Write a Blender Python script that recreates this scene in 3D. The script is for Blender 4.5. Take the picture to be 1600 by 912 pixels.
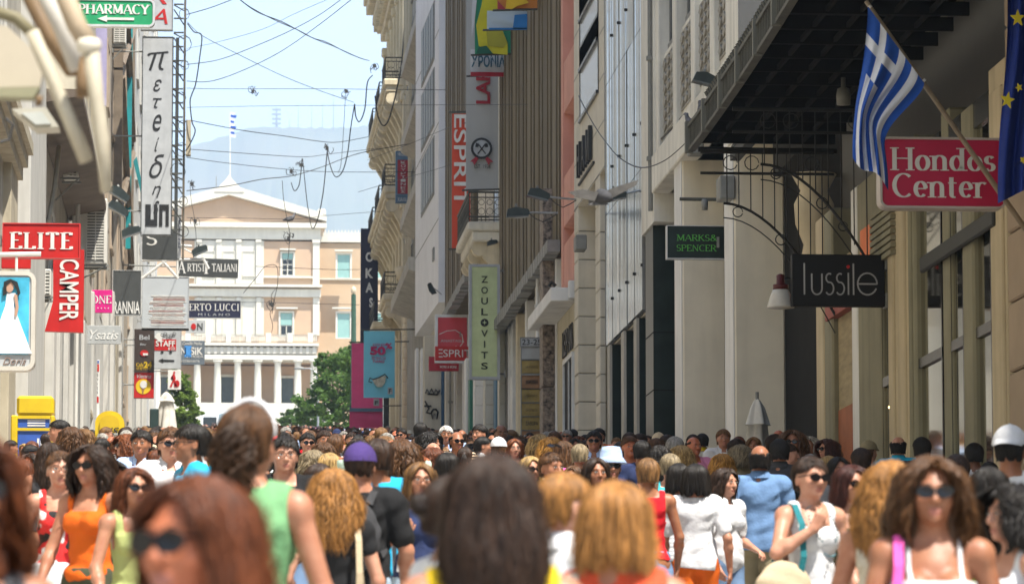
import bpy, bmesh, math, random
import numpy as np
from mathutils import Vector, Matrix
random.seed(7); rng = np.random.default_rng(7)
SC = bpy.context.scene
for _o in list(bpy.data.objects): bpy.data.objects.remove(_o)
# ------------------------------------------------------------------ camera
FPX = 6200.0; CAMZ = 1.72
PITCH = math.atan(694/FPX); YAW = math.atan(460/FPX*math.cos(PITCH))
cam_d = bpy.data.cameras.new('camera'); cam = bpy.data.objects.new('camera', cam_d)
SC.collection.objects.link(cam); SC.camera = cam
cam.location = (0, 0, CAMZ); cam.rotation_euler = (math.pi/2+PITCH, 0, -YAW)
cam_d.sensor_width = 36; cam_d.lens = 36*FPX/1600; cam_d.clip_start = .5; cam_d.clip_end = 40000
cam_d.dof.use_dof = True; cam_d.dof.focus_distance = 60; cam_d.dof.aperture_fstop = 6.0
# ------------------------------------------------------------------ world, sun, exposure
SUN_EL = math.radians(63); SUN_AZ = math.radians(146)      # azimuth clockwise from +Y (street direction)
W = bpy.data.worlds.new("World"); SC.world = W; W.use_nodes = True
nt = W.node_tree; nt.nodes.clear()
sky = nt.nodes.new('ShaderNodeTexSky'); sky.sky_type = 'NISHITA'; sky.sun_disc = False
sky.sun_elevation = SUN_EL; sky.sun_rotation = SUN_AZ; sky.altitude = 100; sky.air_density = 1.0; sky.dust_density = .8
bg = nt.nodes.new('ShaderNodeBackground'); bg.inputs[1].default_value = .088
wo = nt.nodes.new('ShaderNodeOutputWorld')
hs_ = nt.nodes.new('ShaderNodeHueSaturation'); hs_.inputs['Saturation'].default_value = .8; nt.links.new(sky.outputs[0], hs_.inputs['Color']); nt.links.new(hs_.outputs[0], bg.inputs[0]); nt.links.new(bg.outputs[0], wo.inputs[0])
sl = bpy.data.lights.new('sun', 'SUN'); sl.energy = 2.9; sl.angle = math.radians(.5); sl.color = (1, .95, .86)
so = bpy.data.objects.new('sun', sl); SC.collection.objects.link(so)
sd = Vector((math.sin(SUN_AZ)*math.cos(SUN_EL), math.cos(SUN_AZ)*math.cos(SUN_EL), math.sin(SUN_EL)))
so.rotation_euler = sd.to_track_quat('Z', 'Y').to_euler(); so.location = (0, 0, 60)
SC.view_settings.view_transform = 'Standard'; SC.view_settings.look = 'None'
SC.view_settings.exposure = 1.85; SC.view_settings.gamma = 1
SC.render.engine = 'CYCLES'; SC.cycles.max_bounces = 6; SC.cycles.volume_bounces = 1
# ------------------------------------------------------------------ pixel -> place helpers (photograph 1600 x 912)
_f = Vector((math.sin(YAW)*math.cos(PITCH), math.cos(YAW)*math.cos(PITCH), math.sin(PITCH)))
_r = Vector((math.cos(YAW), -math.sin(YAW), 0)); _u = _r.cross(_f)
CAM = Vector((0, 0, CAMZ))
def ray(px, py): return _f + _r*((px-800)/FPX) - _u*((py-456)/FPX)
def at(px, py, Y):
    d = ray(px, py); return CAM + d*(Y/d.y)
def atX(px, py, X):
    d = ray(px, py); return CAM + d*(X/d.x)
def YX(px, X, py=500): return atX(px, py, X).y
_gy = [-40, 0, 9, 29, 48, 80, 150, 300, 420, 24000]; _gz = [-2.6, 0, .66, 2.12, 3.58, 6.1, 11.6, 23.4, 34, 36]
def ground(y): return float(np.interp(y, _gy, _gz))
# ------------------------------------------------------------------ object helpers
def tag(o, label=None, cat=None, group=None, kind=None):
    if label: o['label'] = label
    if cat: o['category'] = cat
    if group: o['group'] = group
    if kind: o['kind'] = kind
    return o
def empty(name, loc, label=None, cat=None, group=None, rz=0):
    o = bpy.data.objects.new(name, None); SC.collection.objects.link(o); o.empty_display_size = .2
    o.location = loc; o.rotation_euler = (0, 0, rz); tag(o, label, cat, group); return o
class MB:
    def __init__(s): s.v = []; s.f = []; s.m = []; s.smooth = False
    def add(s, vs, fs, m=0):
        n = len(s.v); s.v += [tuple(v) for v in vs]; s.f += [tuple(i+n for i in f) for f in fs]; s.m += [m]*len(fs); return s
    def box(s, x0, x1, y0, y1, z0, z1, m=0, bev=0):
        if x0 > x1: x0, x1 = x1, x0
        if y0 > y1: y0, y1 = y1, y0
        if z0 > z1: z0, z1 = z1, z0
        b = min(bev, (x1-x0)*.45, (y1-y0)*.45, (z1-z0)*.45)
        if b <= 0:
            return s.add([(x, y, z) for x in (x0, x1) for y in (y0, y1) for z in (z0, z1)],
                [(0,1,3,2),(4,6,7,5),(0,4,5,1),(2,3,7,6),(0,2,6,4),(1,5,7,3)], m)
        vs = []; idx = {}
        for i in (0, 1):
            for j in (0, 1):
                for k in (0, 1):
                    c = ((x0, x1)[i], (y0, y1)[j], (z0, z1)[k]); d = (b*(1-2*i), b*(1-2*j), b*(1-2*k))
                    for a in range(3):
                        p = [c[q]+(d[q] if q != a else 0) for q in range(3)]; idx[i, j, k, a] = len(vs); vs.append(p)
        I = idx; fs = []
        for a in range(3):
            o = [q for q in range(3) if q != a]
            for sgn in (0, 1):
                q4 = []
                for (p, q) in ((0,0),(1,0),(1,1),(0,1)):
                    t = [0]*3; t[a] = sgn; t[o[0]] = p; t[o[1]] = q; q4.append(I[t[0], t[1], t[2], a])
                fs.append(q4)
        for a in range(3):
            o = [q for q in range(3) if q != a]
            for (p, q) in ((0,0),(1,0),(1,1),(0,1)):
                t0 = [0]*3; t1 = [0]*3; t0[a] = 0; t1[a] = 1; t0[o[0]] = t1[o[0]] = p; t0[o[1]] = t1[o[1]] = q
                fs.append([I[(*t0, o[0])], I[(*t0, o[1])], I[(*t1, o[1])], I[(*t1, o[0])]])
        for i in (0, 1):
            for j in (0, 1):
                for k in (0, 1): fs.append([I[i,j,k,0], I[i,j,k,1], I[i,j,k,2]])
        return s.add(vs, fs, m)
    def prism(s, poly, a0, a1, axis='y', m=0):
        """poly of 2D points extruded along an axis; poly is (x,z) for y, (y,z) for x, (x,y) for z"""
        def P(p, a): return {'y': (p[0], a, p[1]), 'x': (a, p[0], p[1]), 'z': (p[0], p[1], a)}[axis]
        n = len(poly); vs = [P(p, a0) for p in poly]+[P(p, a1) for p in poly]
        fs = [tuple(range(n)), tuple(range(2*n-1, n-1, -1))]+[(i, (i+1) % n, n+(i+1) % n, n+i) for i in range(n)]
        return s.add(vs, fs, m)
    def tube(s, pts, r, n=6, m=0, cap=True):
        pts = [Vector(p) for p in pts]; rs = r if isinstance(r, (list, tuple)) else [r]*len(pts)
        vs = []; up = Vector((0.13, .21, .97)); a = None
        for i, p in enumerate(pts):
            t = (pts[min(i+1, len(pts)-1)]-pts[max(i-1, 0)])
            if t.length < 1e-9: t = Vector((0, 0, 1))
            t.normalize()
            a = t.cross(up if a is None else a.cross(t)) if a is None else (a-t*a.dot(t))
            if a.length < 1e-6: a = t.cross(Vector((1, 0, 0)))
            a.normalize(); b = t.cross(a)
            for k in range(n):
                c = 2*math.pi*k/n; vs.append(p+(a*math.cos(c)+b*math.sin(c))*rs[i])
        fs = []
        for i in range(len(pts)-1):
            for k in range(n): fs.append((i*n+k, i*n+(k+1) % n, (i+1)*n+(k+1) % n, (i+1)*n+k))
        if cap: fs += [tuple(range(n))[::-1], tuple(range((len(pts)-1)*n, len(pts)*n))]
        return s.add(vs, fs, m)
    def lathe(s, prof, c=(0, 0, 0), n=16, m=0, rx=1, ry=1):
        vs = []; 
        for (r, z) in prof:
            for k in range(n):
                a = 2*math.pi*k/n; vs.append((c[0]+r*rx*math.cos(a), c[1]+r*ry*math.sin(a), c[2]+z))
        fs = []
        for i in range(len(prof)-1):
            for k in range(n): fs.append((i*n+k, i*n+(k+1) % n, (i+1)*n+(k+1) % n, (i+1)*n+k))
        fs += [tuple(range(n))[::-1], tuple(range((len(prof)-1)*n, len(prof)*n))]
        return s.add(vs, fs, m)
    def mesh(s, name='mesh'):
        me = bpy.data.meshes.new(name); me.from_pydata(s.v, [], s.f)
        if any(s.m): me.polygons.foreach_set('material_index', s.m)
        bm = bmesh.new(); bm.from_mesh(me); bmesh.ops.recalc_face_normals(bm, faces=bm.faces); bm.to_mesh(me); bm.free()
        if s.smooth: me.polygons.foreach_set('use_smooth', [True]*len(me.polygons))
        return me
    def build(s, name, mats, parent=None, smooth=False):
        s.smooth = s.smooth or smooth
        return obj(name, s.mesh(name), mats, parent)
def obj(name, me, mats, parent=None):
    o = bpy.data.objects.new(name, me); SC.collection.objects.link(o)
    ms = mats if isinstance(mats, (list, tuple)) else [mats]
    if len(me.materials) == 0:
        for m in ms: me.materials.append(m)
    else:
        for i, m in enumerate(ms):
            if i < len(me.materials) and me.materials[i] != m:
                o.material_slots[i].link = 'OBJECT'; o.material_slots[i].material = m
    if parent is not None:
        o.parent = parent
        # geometry is given in world coordinates unless told otherwise
    return o
def wparent(o, root):
    """parent o (built in world coordinates) under root keeping its place"""
    o.parent = root; o.matrix_parent_inverse = Matrix.LocRotScale(root.location, root.rotation_euler, None).inverted()
    return o
def part(name, mb, mats, root, smooth=False):
    o = mb.build(name, mats, None, smooth); return wparent(o, root) if root is not None else o
def sub(name, mb, mats, parent, root, smooth=False):
    o = mb.build(name, mats, None, smooth); o.parent = parent
    o.matrix_parent_inverse = Matrix.LocRotScale(root.location, root.rotation_euler, None).inverted() if False else Matrix.Identity(4)
    return o
# ------------------------------------------------------------------ materials
_mc = {}
def mat(name, col, rough=.7, var=.12, scale=1.5, metal=0, bump=.0, bscale=40, streak=0, streakcol=None, spec=.28, stretch=(1,1,1), tint=None, obj_coord=True):
    if name in _mc: return _mc[name]
    m = bpy.data.materials.new(name); m.use_nodes = True; n = m.node_tree.nodes; l = m.node_tree.links
    b = n['Principled BSDF']; b.inputs['Roughness'].default_value = rough; b.inputs['Metallic'].default_value = metal
    b.inputs['Specular IOR Level'].default_value = spec
    tc = n.new('ShaderNodeTexCoord'); mp = n.new('ShaderNodeMapping'); mp.inputs['Scale'].default_value = stretch
    l.new(tc.outputs['Object'], mp.inputs[0])
    c2 = tint or tuple(c*(1-var*1.6) for c in col)
    c1 = tuple(min(1, c*(1+var*.8)) for c in col)
    nz = n.new('ShaderNodeTexNoise'); nz.inputs['Scale'].default_value = scale; nz.inputs['Detail'].default_value = 8; nz.inputs['Roughness'].default_value = .62
    l.new(mp.outputs[0], nz.inputs[0])
    rp = n.new('ShaderNodeValToRGB'); rp.color_ramp.elements[0].position = .3; rp.color_ramp.elements[1].position = .7
    rp.color_ramp.elements[0].color = (*c2, 1); rp.color_ramp.elements[1].color = (*c1, 1)
    l.new(nz.outputs[0], rp.inputs[0]); out = rp.outputs[0]
    if streak:
        mp2 = n.new('ShaderNodeMapping'); mp2.inputs['Scale'].default_value = (1.6, 1.6, .13); l.new(tc.outputs['Object'], mp2.inputs[0])
        n2 = n.new('ShaderNodeTexNoise'); n2.inputs['Scale'].default_value = 2.2; n2.inputs['Detail'].default_value = 7; l.new(mp2.outputs[0], n2.inputs[0])
        r2 = n.new('ShaderNodeValToRGB'); r2.color_ramp.elements[0].position = .44; r2.color_ramp.elements[1].position = .72
        l.new(n2.outputs[0], r2.inputs[0])
        ml = n.new('ShaderNodeMath'); ml.operation = 'MULTIPLY'; ml.inputs[1].default_value = streak; l.new(r2.outputs[0], ml.inputs[0])
        mx = n.new('ShaderNodeMix'); mx.data_type = 'RGBA'; l.new(ml.outputs[0], mx.inputs[0]); l.new(out, mx.inputs[6])
        mx.inputs[7].default_value = (*(streakcol or tuple(c*.45 for c in col)), 1); out = mx.outputs[2]
    l.new(out, b.inputs['Base Color'])
    if bump:
        nb = n.new('ShaderNodeTexNoise'); nb.inputs['Scale'].default_value = bscale; nb.inputs['Detail'].default_value = 6
        l.new(mp.outputs[0], nb.inputs[0]); bp = n.new('ShaderNodeBump'); bp.inputs['Strength'].default_value = bump; bp.inputs['Distance'].default_value = .02
        l.new(nb.outputs[0], bp.inputs['Height']); l.new(bp.outputs[0], b.inputs['Normal'])
    _mc[name] = m; return m
def flat(name, col, rough=.5, metal=0, var=.1): return mat(name, col, rough, var, 2.5, metal, streak=.22)
def srgb(r, g, b):
    def c(v):
        v /= 255.0; return v/12.92 if v <= .04045 else ((v+.055)/1.055)**2.4
    return (c(r), c(g), c(b))
def emis(name, col, s):
    m = bpy.data.materials.new(name); m.use_nodes = True; b = m.node_tree.nodes['Principled BSDF']
    b.inputs['Base Color'].default_value = (*col, 1); b.inputs['Emission Color'].default_value = (*col, 1); b.inputs['Emission Strength'].default_value = s; return m
CREAM = mat('cream_stone', (.64, .55, .38), .85, .14, .9, bump=.25, bscale=18, streak=.5)
PLAST = mat('pale_plaster', (.64, .60, .50), .85, .1, .7, bump=.15, bscale=14, streak=.4)
WHITE = mat('white_paint', (.72, .71, .67), .6, .08, .9, streak=.3)
CONC = mat('grey_concrete', (.47, .44, .37), .85, .14, 1.1, bump=.2, bscale=25, streak=.6)
TAUPE = mat('warm_render', (.54, .49, .38), .85, .1, .8, bump=.15, bscale=20, streak=.35)
BROWN = mat('brown_metal_cladding', (.15, .115, .062), .6, .2, .5, stretch=(1, 6, .25), streak=.5)
PINK = mat('pink_render', (.62, .31, .23), .85, .1, .7, bump=.1, streak=.25)
TILE = mat('beige_stone_cladding', (.60, .55, .44), .55, .1, 1.3, bump=.1, streak=.25)
DARKM = mat('black_polished_cladding', (.018, .019, .018), .25, .3, 2)
DARKG = mat('dark_green_cladding', (.012, .022, .018), .3, .3, 2)
IRON = mat('black_wrought_iron', (.02, .02, .018), .5, .2, 5)
IRONG = mat('weathered_iron', (.07, .07, .058), .6, .3, 3)
STEEL = mat('galvanised_steel', (.35, .35, .34), .4, .15, 6, metal=.8)
GREYP = mat('grey_steel_paint', (.22, .22, .2), .5, .15, 4)
DKWIN = mat('dark_window_glass', (.02, .025, .028), .08, .2, 1.2)
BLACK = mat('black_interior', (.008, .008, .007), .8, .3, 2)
ACM = mat('air_conditioner_white', (.60, .58, .52), .5, .08, 3, streak=.3)
CABLE = mat('cable_rubber', (.05, .05, .05), .6, .2, 9)
HAZE = .00015
# ------------------------------------------------------------------ ground and terrain
PAVE = mat('stone_paving', (.34, .32, .29), .8, .15, 1.5, bump=.3, bscale=30)
g = MB(); ys = [-40, -5, 0, 4.5, 9, 19, 29, 38, 48, 64, 80, 115, 150, 225, 300, 360, 420, 600, 1500, 9000, 24000]
vs = []; 
for y in ys:
    for x in (-7000, -60, 60, 7000): vs.append((x, y, ground(y)-(0.0)))
g.add(vs, [(i*4+k, i*4+k+1, i*4+k+5, i*4+k+4) for i in range(len(ys)-1) for k in range(3)])
tag(g.build('ground', PAVE), kind='structure')
HILLM = mat('hazy_hillside', (.10, .12, .075), .95, .4, .002, tint=(.2, .18, .13))
hp = [(-400, 330), (0, 300), (180, 262), (260, 240), (300, 226), (360, 216), (400, 207), (440, 204), (480, 197), (520, 193), (560, 190), (600, 188), (660, 186), (760, 186), (900, 190), (1200, 210), (1700, 260), (2300, 330)]
hm = MB(); HY = 7000; nrow = 14; rows = []
fine = []
for i in range(len(hp)-1):
    for k in range(6):
        t = k/6; fine.append((hp[i][0]*(1-t)+hp[i+1][0]*t, hp[i][1]*(1-t)+hp[i+1][1]*t+random.uniform(-2, 2)))
for j in range(nrow):
    s = j/(nrow-1); row = []
    for (a, b) in fine:
        p = at(a, b, HY); z = 30+(p.z-30)*(s**.8)
        y = HY-2500*(1-s)+60*math.sin(a*.021+s*9)
        row.append((p.x*(y/HY), y, z+random.uniform(-6, 6)*(0 < s < 1)))
    rows.append(row)
row = [(p[0], p[1]+2000, 30) for p in rows[-1]]; rows.append(row)
nn = len(fine)
hm.add([p for r in rows for p in r], [(i*nn+k, i*nn+k+1, (i+1)*nn+k+1, (i+1)*nn+k) for i in range(len(rows)-1) for k in range(nn-1)])
tag(hm.build('hill', HILLM, smooth=True), kind='structure')
for (px, y0, wide) in ((432, 168, .9), (466, 160, .35), (487, 163, .3), (504, 158, .3), (521, 145, .45), (452, 186, .3)):
    a = at(px, y0, HY-6); b = at(px, 215, HY-6)
    mast = MB(); mast.tube([b, a], [wide*3.2, wide*1.3], 4)
    if wide > .8:
        for k in range(6): z = b.z+(a.z-b.z)*(k+1)/6.5; mast.box(a.x-8, a.x+8, HY-10, HY-4, z-1.6, z+1.6)
    o = mast.build('antenna_mast', GREYP)
    tag(o, {432: 'widest antenna mast with cross arms on the hazy ridge', 466: 'thin antenna mast just right of the widest one on the ridge', 487: 'thin antenna mast midway along the ridge', 504: 'thin antenna mast between two others on the right of the ridge', 521: 'tallest antenna mast at the right of the hazy ridge', 452: 'shortest antenna mast on the hazy ridge'}[px], 'antenna mast', 'antenna masts on the distant ridge')
# ------------------------------------------------------------------ lettering
def arc(cx, cy, rx, ry, a0, a1, n=12):
    return [(cx+rx*math.cos(math.radians(a0+(a1-a0)*i/n)), cy+ry*math.sin(math.radians(a0+(a1-a0)*i/n))) for i in range(n+1)]
def _ell(cx, cy, rx, ry): return arc(cx, cy, rx, ry, 90, 450, 24)
# glyph: width, strokes (polylines in cap-height units), serif ends (x, y) with horizontal serifs
GL = {
'A': (.72, [[(.02, 0), (.36, 1), (.70, 0)], [(.14, .34), (.58, .34)]], [(.02, 0), (.70, 0)]),
'B': (.62, [[(.1, 0), (.1, 1)], [(.1, 1), (.3, 1)]+arc(.3, .77, .22, .23, 90, -90)+[(.1, .54)], [(.1, .54), (.32, .54)]+arc(.32, .27, .25, .27, 90, -90)+[(.1, 0)]], [(.1, 0), (.1, 1)]),
'C': (.70, [arc(.40, .5, .33, .5, 48, 312, 20)], []),
'D': (.74, [[(.1, 0), (.1, 1)], [(.1, 1), (.3, 1)]+arc(.3, .5, .37, .5, 90, -90, 16)+[(.1, 0)]], [(.1, 0), (.1, 1)]),
'E': (.58, [[(.1, 0), (.1, 1)], [(.1, 1), (.5, 1), (.5, .86)], [(.1, .52), (.42, .52)], [(.1, 0), (.53, 0), (.53, .16)]], [(.1, 0), (.1, 1)]),
'F': (.54, [[(.1, 0), (.1, 1)], [(.1, 1), (.5, 1), (.5, .86)], [(.1, .52), (.42, .52)]], [(.1, 0), (.1, 1)]),
'H': (.78, [[(.12, 0), (.12, 1)], [(.66, 0), (.66, 1)], [(.12, .52), (.66, .52)]], [(.12, 0), (.12, 1), (.66, 0), (.66, 1)]),
'I': (.28, [[(.14, 0), (.14, 1)]], [(.14, 0), (.14, 1)]),
'K': (.70, [[(.1, 0), (.1, 1)], [(.6, 1), (.12, .45)], [(.25, .58), (.64, 0)]], [(.1, 0), (.1, 1), (.64, 0)]),
'L': (.56, [[(.1, 0), (.1, 1)], [(.1, 0), (.52, 0), (.52, .16)]], [(.1, 1), (.1, 0)]),
'M': (.88, [[(.1, 0), (.13, 1), (.44, .1), (.75, 1), (.78, 0)]], [(.1, 0), (.78, 0), (.1, 1), (.78, 1)]),
'N': (.76, [[(.1, 0), (.1, 1), (.66, 0), (.66, 1)]], [(.1, 0), (.66, 1)]),
'O': (.82, [_ell(.41, .5, .35, .5)], []),
'P': (.60, [[(.1, 0), (.1, 1)], [(.1, 1), (.3, 1)]+arc(.3, .74, .25, .26, 90, -90)+[(.1, .48)]], [(.1, 0), (.1, 1)]),
'R': (.66, [[(.1, 0), (.1, 1)], [(.1, 1), (.3, 1)]+arc(.3, .75, .24, .25, 90, -90)+[(.1, .5)], [(.3, .5), (.62, 0)]], [(.1, 0), (.1, 1), (.62, 0)]),
'S': (.54, [arc(.28, .75, .2, .25, 30, 260, 14)+arc(.27, .25, .22, .25, 80, -150, 14)], []),
'T': (.66, [[(.33, 0), (.33, 1)], [(.06, .86), (.06, 1), (.60, 1), (.60, .86)]], [(.33, 0)]),
'U': (.74, [[(.1, 1), (.1, .32)]+arc(.36, .32, .26, .32, 180, 360)+[(.62, 1)]], [(.1, 1), (.62, 1)]),
'Y': (.68, [[(.04, 1), (.34, .5), (.64, 1)], [(.34, .5), (.34, 0)]], [(.04, 1), (.64, 1), (.34, 0)]),
'Z': (.62, [[(.06, 1), (.54, 1), (.06, 0), (.56, 0)]], []),
'V': (.70, [[(.04, 1), (.35, 0), (.66, 1)]], [(.04, 1), (.66, 1)]),
'&': (.80, [[(.72, .0), (.22, .68)]+arc(.34, .82, .15, .17, 200, -20, 10)+[(.46, .70), (.16, .42)]+arc(.28, .22, .21, .22, 140, 320, 10)+[(.62, .45)]], []),
'a': (.50, [[(.08, .58)]+arc(.24, .5, .15, .16, 140, 0, 8)+[(.39, .0), (.46, .0)], arc(.22, .17, .15, .17, 60, 340, 12)], []),
'd': (.56, [_ell(.24, .32, .18, .32), [(.42, 1), (.42, 0)]], [(.38, 1), (.46, 0)]),
'e': (.50, [[(.08, .36), (.42, .36)]+arc(.25, .34, .18, .32, 10, 315, 18)], []),
'h': (.58, [[(.1, 0), (.1, 1)], [(.1, .45)]+arc(.28, .45, .17, .2, 160, 0, 10)+[(.45, 0)]], [(.1, 0), (.45, 0)]),
'i': (.26, [[(.12, 0), (.12, .64)], [(.12, .84), (.12, .90)]], [(.12, 0)]),
'l': (.26, [[(.12, 0), (.12, 1)]], [(.12, 0)]),
'n': (.58, [[(.1, 0), (.1, .64)], [(.1, .45)]+arc(.28, .45, .17, .2, 160, 0, 10)+[(.45, 0)]], [(.1, 0), (.45, 0), (.07, .64)]),
'o': (.52, [_ell(.26, .32, .19, .32)], []),
'r': (.42, [[(.1, 0), (.1, .64)], [(.1, .42)]+arc(.28, .46, .16, .18, 170, 45, 8)], [(.1, 0), (.07, .64)]),
's': (.40, [arc(.2, .48, .12, .16, 30, 260, 10)+arc(.2, .16, .13, .16, 80, -150, 10)], []),
't': (.38, [[(.16, .86), (.16, .12)]+arc(.25, .12, .09, .12, 180, 300, 6), [(.04, .62), (.34, .62)]], []),
'u': (.56, [[(.1, .64), (.1, .2)]+arc(.26, .2, .16, .2, 180, 350, 10)+[(.42, .64)], [(.42, .64), (.42, 0)]], []),
'y': (.50, [[(.06, .64), (.25, .05)], [(.44, .64), (.16, -.3), (.06, -.3)]], []),
'π': (.8, [[(.02, .70), (.10, .78), (.78, .86)], [(.30, .78), (.10, .05)], [(.58, .80), (.46, .25)]+[(.50, .10), (.6, .12)]], []),
}
def stroke_text(txt, thick=.16, thin=.05, serif=True, track=.06, slant=0):
    """returns MB in the x-z plane, cap height 1, starting at x=0, with a small depth, and its width"""
    mb = MB(); x0 = 0; lay = 0
    for ch in txt:
        if ch == ' ': x0 += .4; continue
        if ch not in GL: x0 += .4; continue
        w, strokes, ser = GL[ch]
        for st in strokes:
            L = []; R = []; n = len(st)
            for i, (x, y) in enumerate(st):
                a = st[max(i-1, 0)]; b = st[min(i+1, n-1)]
                if st[0] == st[-1] and i in (0, n-1): a = st[-2]; b = st[1]
                dx, dy = b[0]-a[0], b[1]-a[1]; l = math.hypot(dx, dy) or 1; dx /= l; dy /= l
                k = thin+(thick-thin)*abs(dy)**1.3
                L.append((x-dy*k/2, y+dx*k/2)); R.append((x+dy*k/2, y-dx*k/2))
            for i in range(n-1):
                corner = 0
                if len(st) < 8:   # straight strokes: each segment its own bar
                    (xa, ya), (xb, yb) = st[i], st[i+1]; dx, dy = xb-xa, yb-ya; l = math.hypot(dx, dy) or 1; dx /= l; dy /= l
                    k = (thin+(thick-thin)*abs(dy)**1.3)/2
                    if ch in 'NM' and serif and abs(dx) < .2: k = max(thin/2*1.2, k*.45) if ch == 'N' or i == 0 else k
                    if ch in 'AV' and serif and dx*dy > 0 and ch == 'A' and abs(dy) > .5: k *= .5
                    q = [(xa-dy*k, ya+dx*k), (xb-dy*k, yb+dx*k), (xb+dy*k, yb-dx*k), (xa+dy*k, ya-dx*k)]
                else: q = [L[i], L[i+1], R[i+1], R[i]]
                q = [(x0+p[0]+slant*p[1], p[1]) for p in q]; lay = (lay+1) % 9; fy = -.05-lay*.003
                mb.add([(p[0], 0, p[1]) for p in q]+[(p[0], fy, p[1]) for p in q], [(4, 5, 6, 7), (0, 1, 5, 4), (1, 2, 6, 5), (2, 3, 7, 6), (3, 0, 4, 7)])
        if serif:
            for (sx, sy) in ser:
                hw = thick*.5+.075; t = thin*.9; y0 = 0 if sy < .1 else sy-t
                if sy < .1: y0 = -t*.4
                a = x0+sx+slant*sy-hw
                mb.box(a, a+2*hw, -.078, 0, y0, y0+t)
        x0 += w+track
    return mb, x0-track
_tc = {}
def font_text(txt, bold=0, shear=0):
    cu = bpy.data.curves.new('t', 'FONT'); cu.body = txt; cu.size = 1; cu.extrude = .02; cu.offset = bold; cu.shear = shear; cu.resolution_u = 4
    o = bpy.data.objects.new('t', cu); SC.collection.objects.link(o)
    dg = bpy.context.evaluated_depsgraph_get(); me = bpy.data.meshes.new_from_object(o.evaluated_get(dg))
    v = [(p.co.x, -p.co.z-.0, p.co.y) for p in me.vertices]; f = [tuple(p.vertices) for p in me.polygons]
    bpy.data.objects.remove(o); bpy.data.curves.remove(cu); bpy.data.meshes.remove(me)
    mb = MB(); mb.add(v, f); return mb
def lettering(txt, root, x, z, y, w, h, m, style='sans', rot=0, name='lettering', parent=None, **k):
    """text centred on (x, z), standing on the plane y (facing -Y), scaled to w x h metres; rot in degrees"""
    if style == 'sans': mb = font_text(txt, k.get('bold', 0), k.get('shear', 0))
    else: mb, _ = stroke_text(txt, k.get('thick', .17), k.get('thin', .05), style == 'serif', k.get('track', .06), k.get('slant', 0))
    if not mb.v: return None
    V = np.array(mb.v); mn = V.min(0); mx = V.max(0); sx = w/max(mx[0]-mn[0], 1e-6); sz = h/max(mx[2]-mn[2], 1e-6)
    c, s = math.cos(math.radians(rot)), math.sin(math.radians(rot)); d = .012
    X = (V[:, 0]-(mn[0]+mx[0])/2)*sx; Z = (V[:, 2]-(mn[2]+mx[2])/2)*sz; Yv = (V[:, 1]-mx[1])/max(mx[1]-mn[1], 1e-6)*d
    mb.v = list(zip((x+X*c-Z*s).tolist(), (y-.003+Yv).tolist(), (z+X*s+Z*c).tolist()))
    o = mb.build(name, m)
    if parent is not None: o.parent = parent
    else: wparent(o, root)
    return o
TW = flat('sign_white', (.66, .65, .61)); TB = flat('sign_black', (.02, .02, .02)); TR = flat('sign_red', (.44, .012, .010))
TRK = flat('sign_dark_red', (.33, .012, .025), .35); TG = flat('sign_green', (.02, .30, .12)); TGY = flat('sign_grey', (.36, .37, .36))
TDG = flat('sign_dark_grey', (.055, .058, .055)); TMG = flat('sign_magenta', (.55, .01, .18)); TNV = flat('sign_navy', (.02, .022, .05))
TLG = flat('sign_pale_grey', (.42, .435, .44)); TLB = flat('sign_light_blue', (.12, .50, .66)); TYL = flat('sign_yellow', (.66, .44, .02), .4)
TOR = flat('sign_orange', (.75, .16, .02)); TMN = flat('sign_text_green', (.10, .42, .06)); TLM = flat('sign_lime_cloth', (.55, .62, .33), .8)
TSV = flat('sign_silver', (.6, .6, .58), .35, .3)
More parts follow.
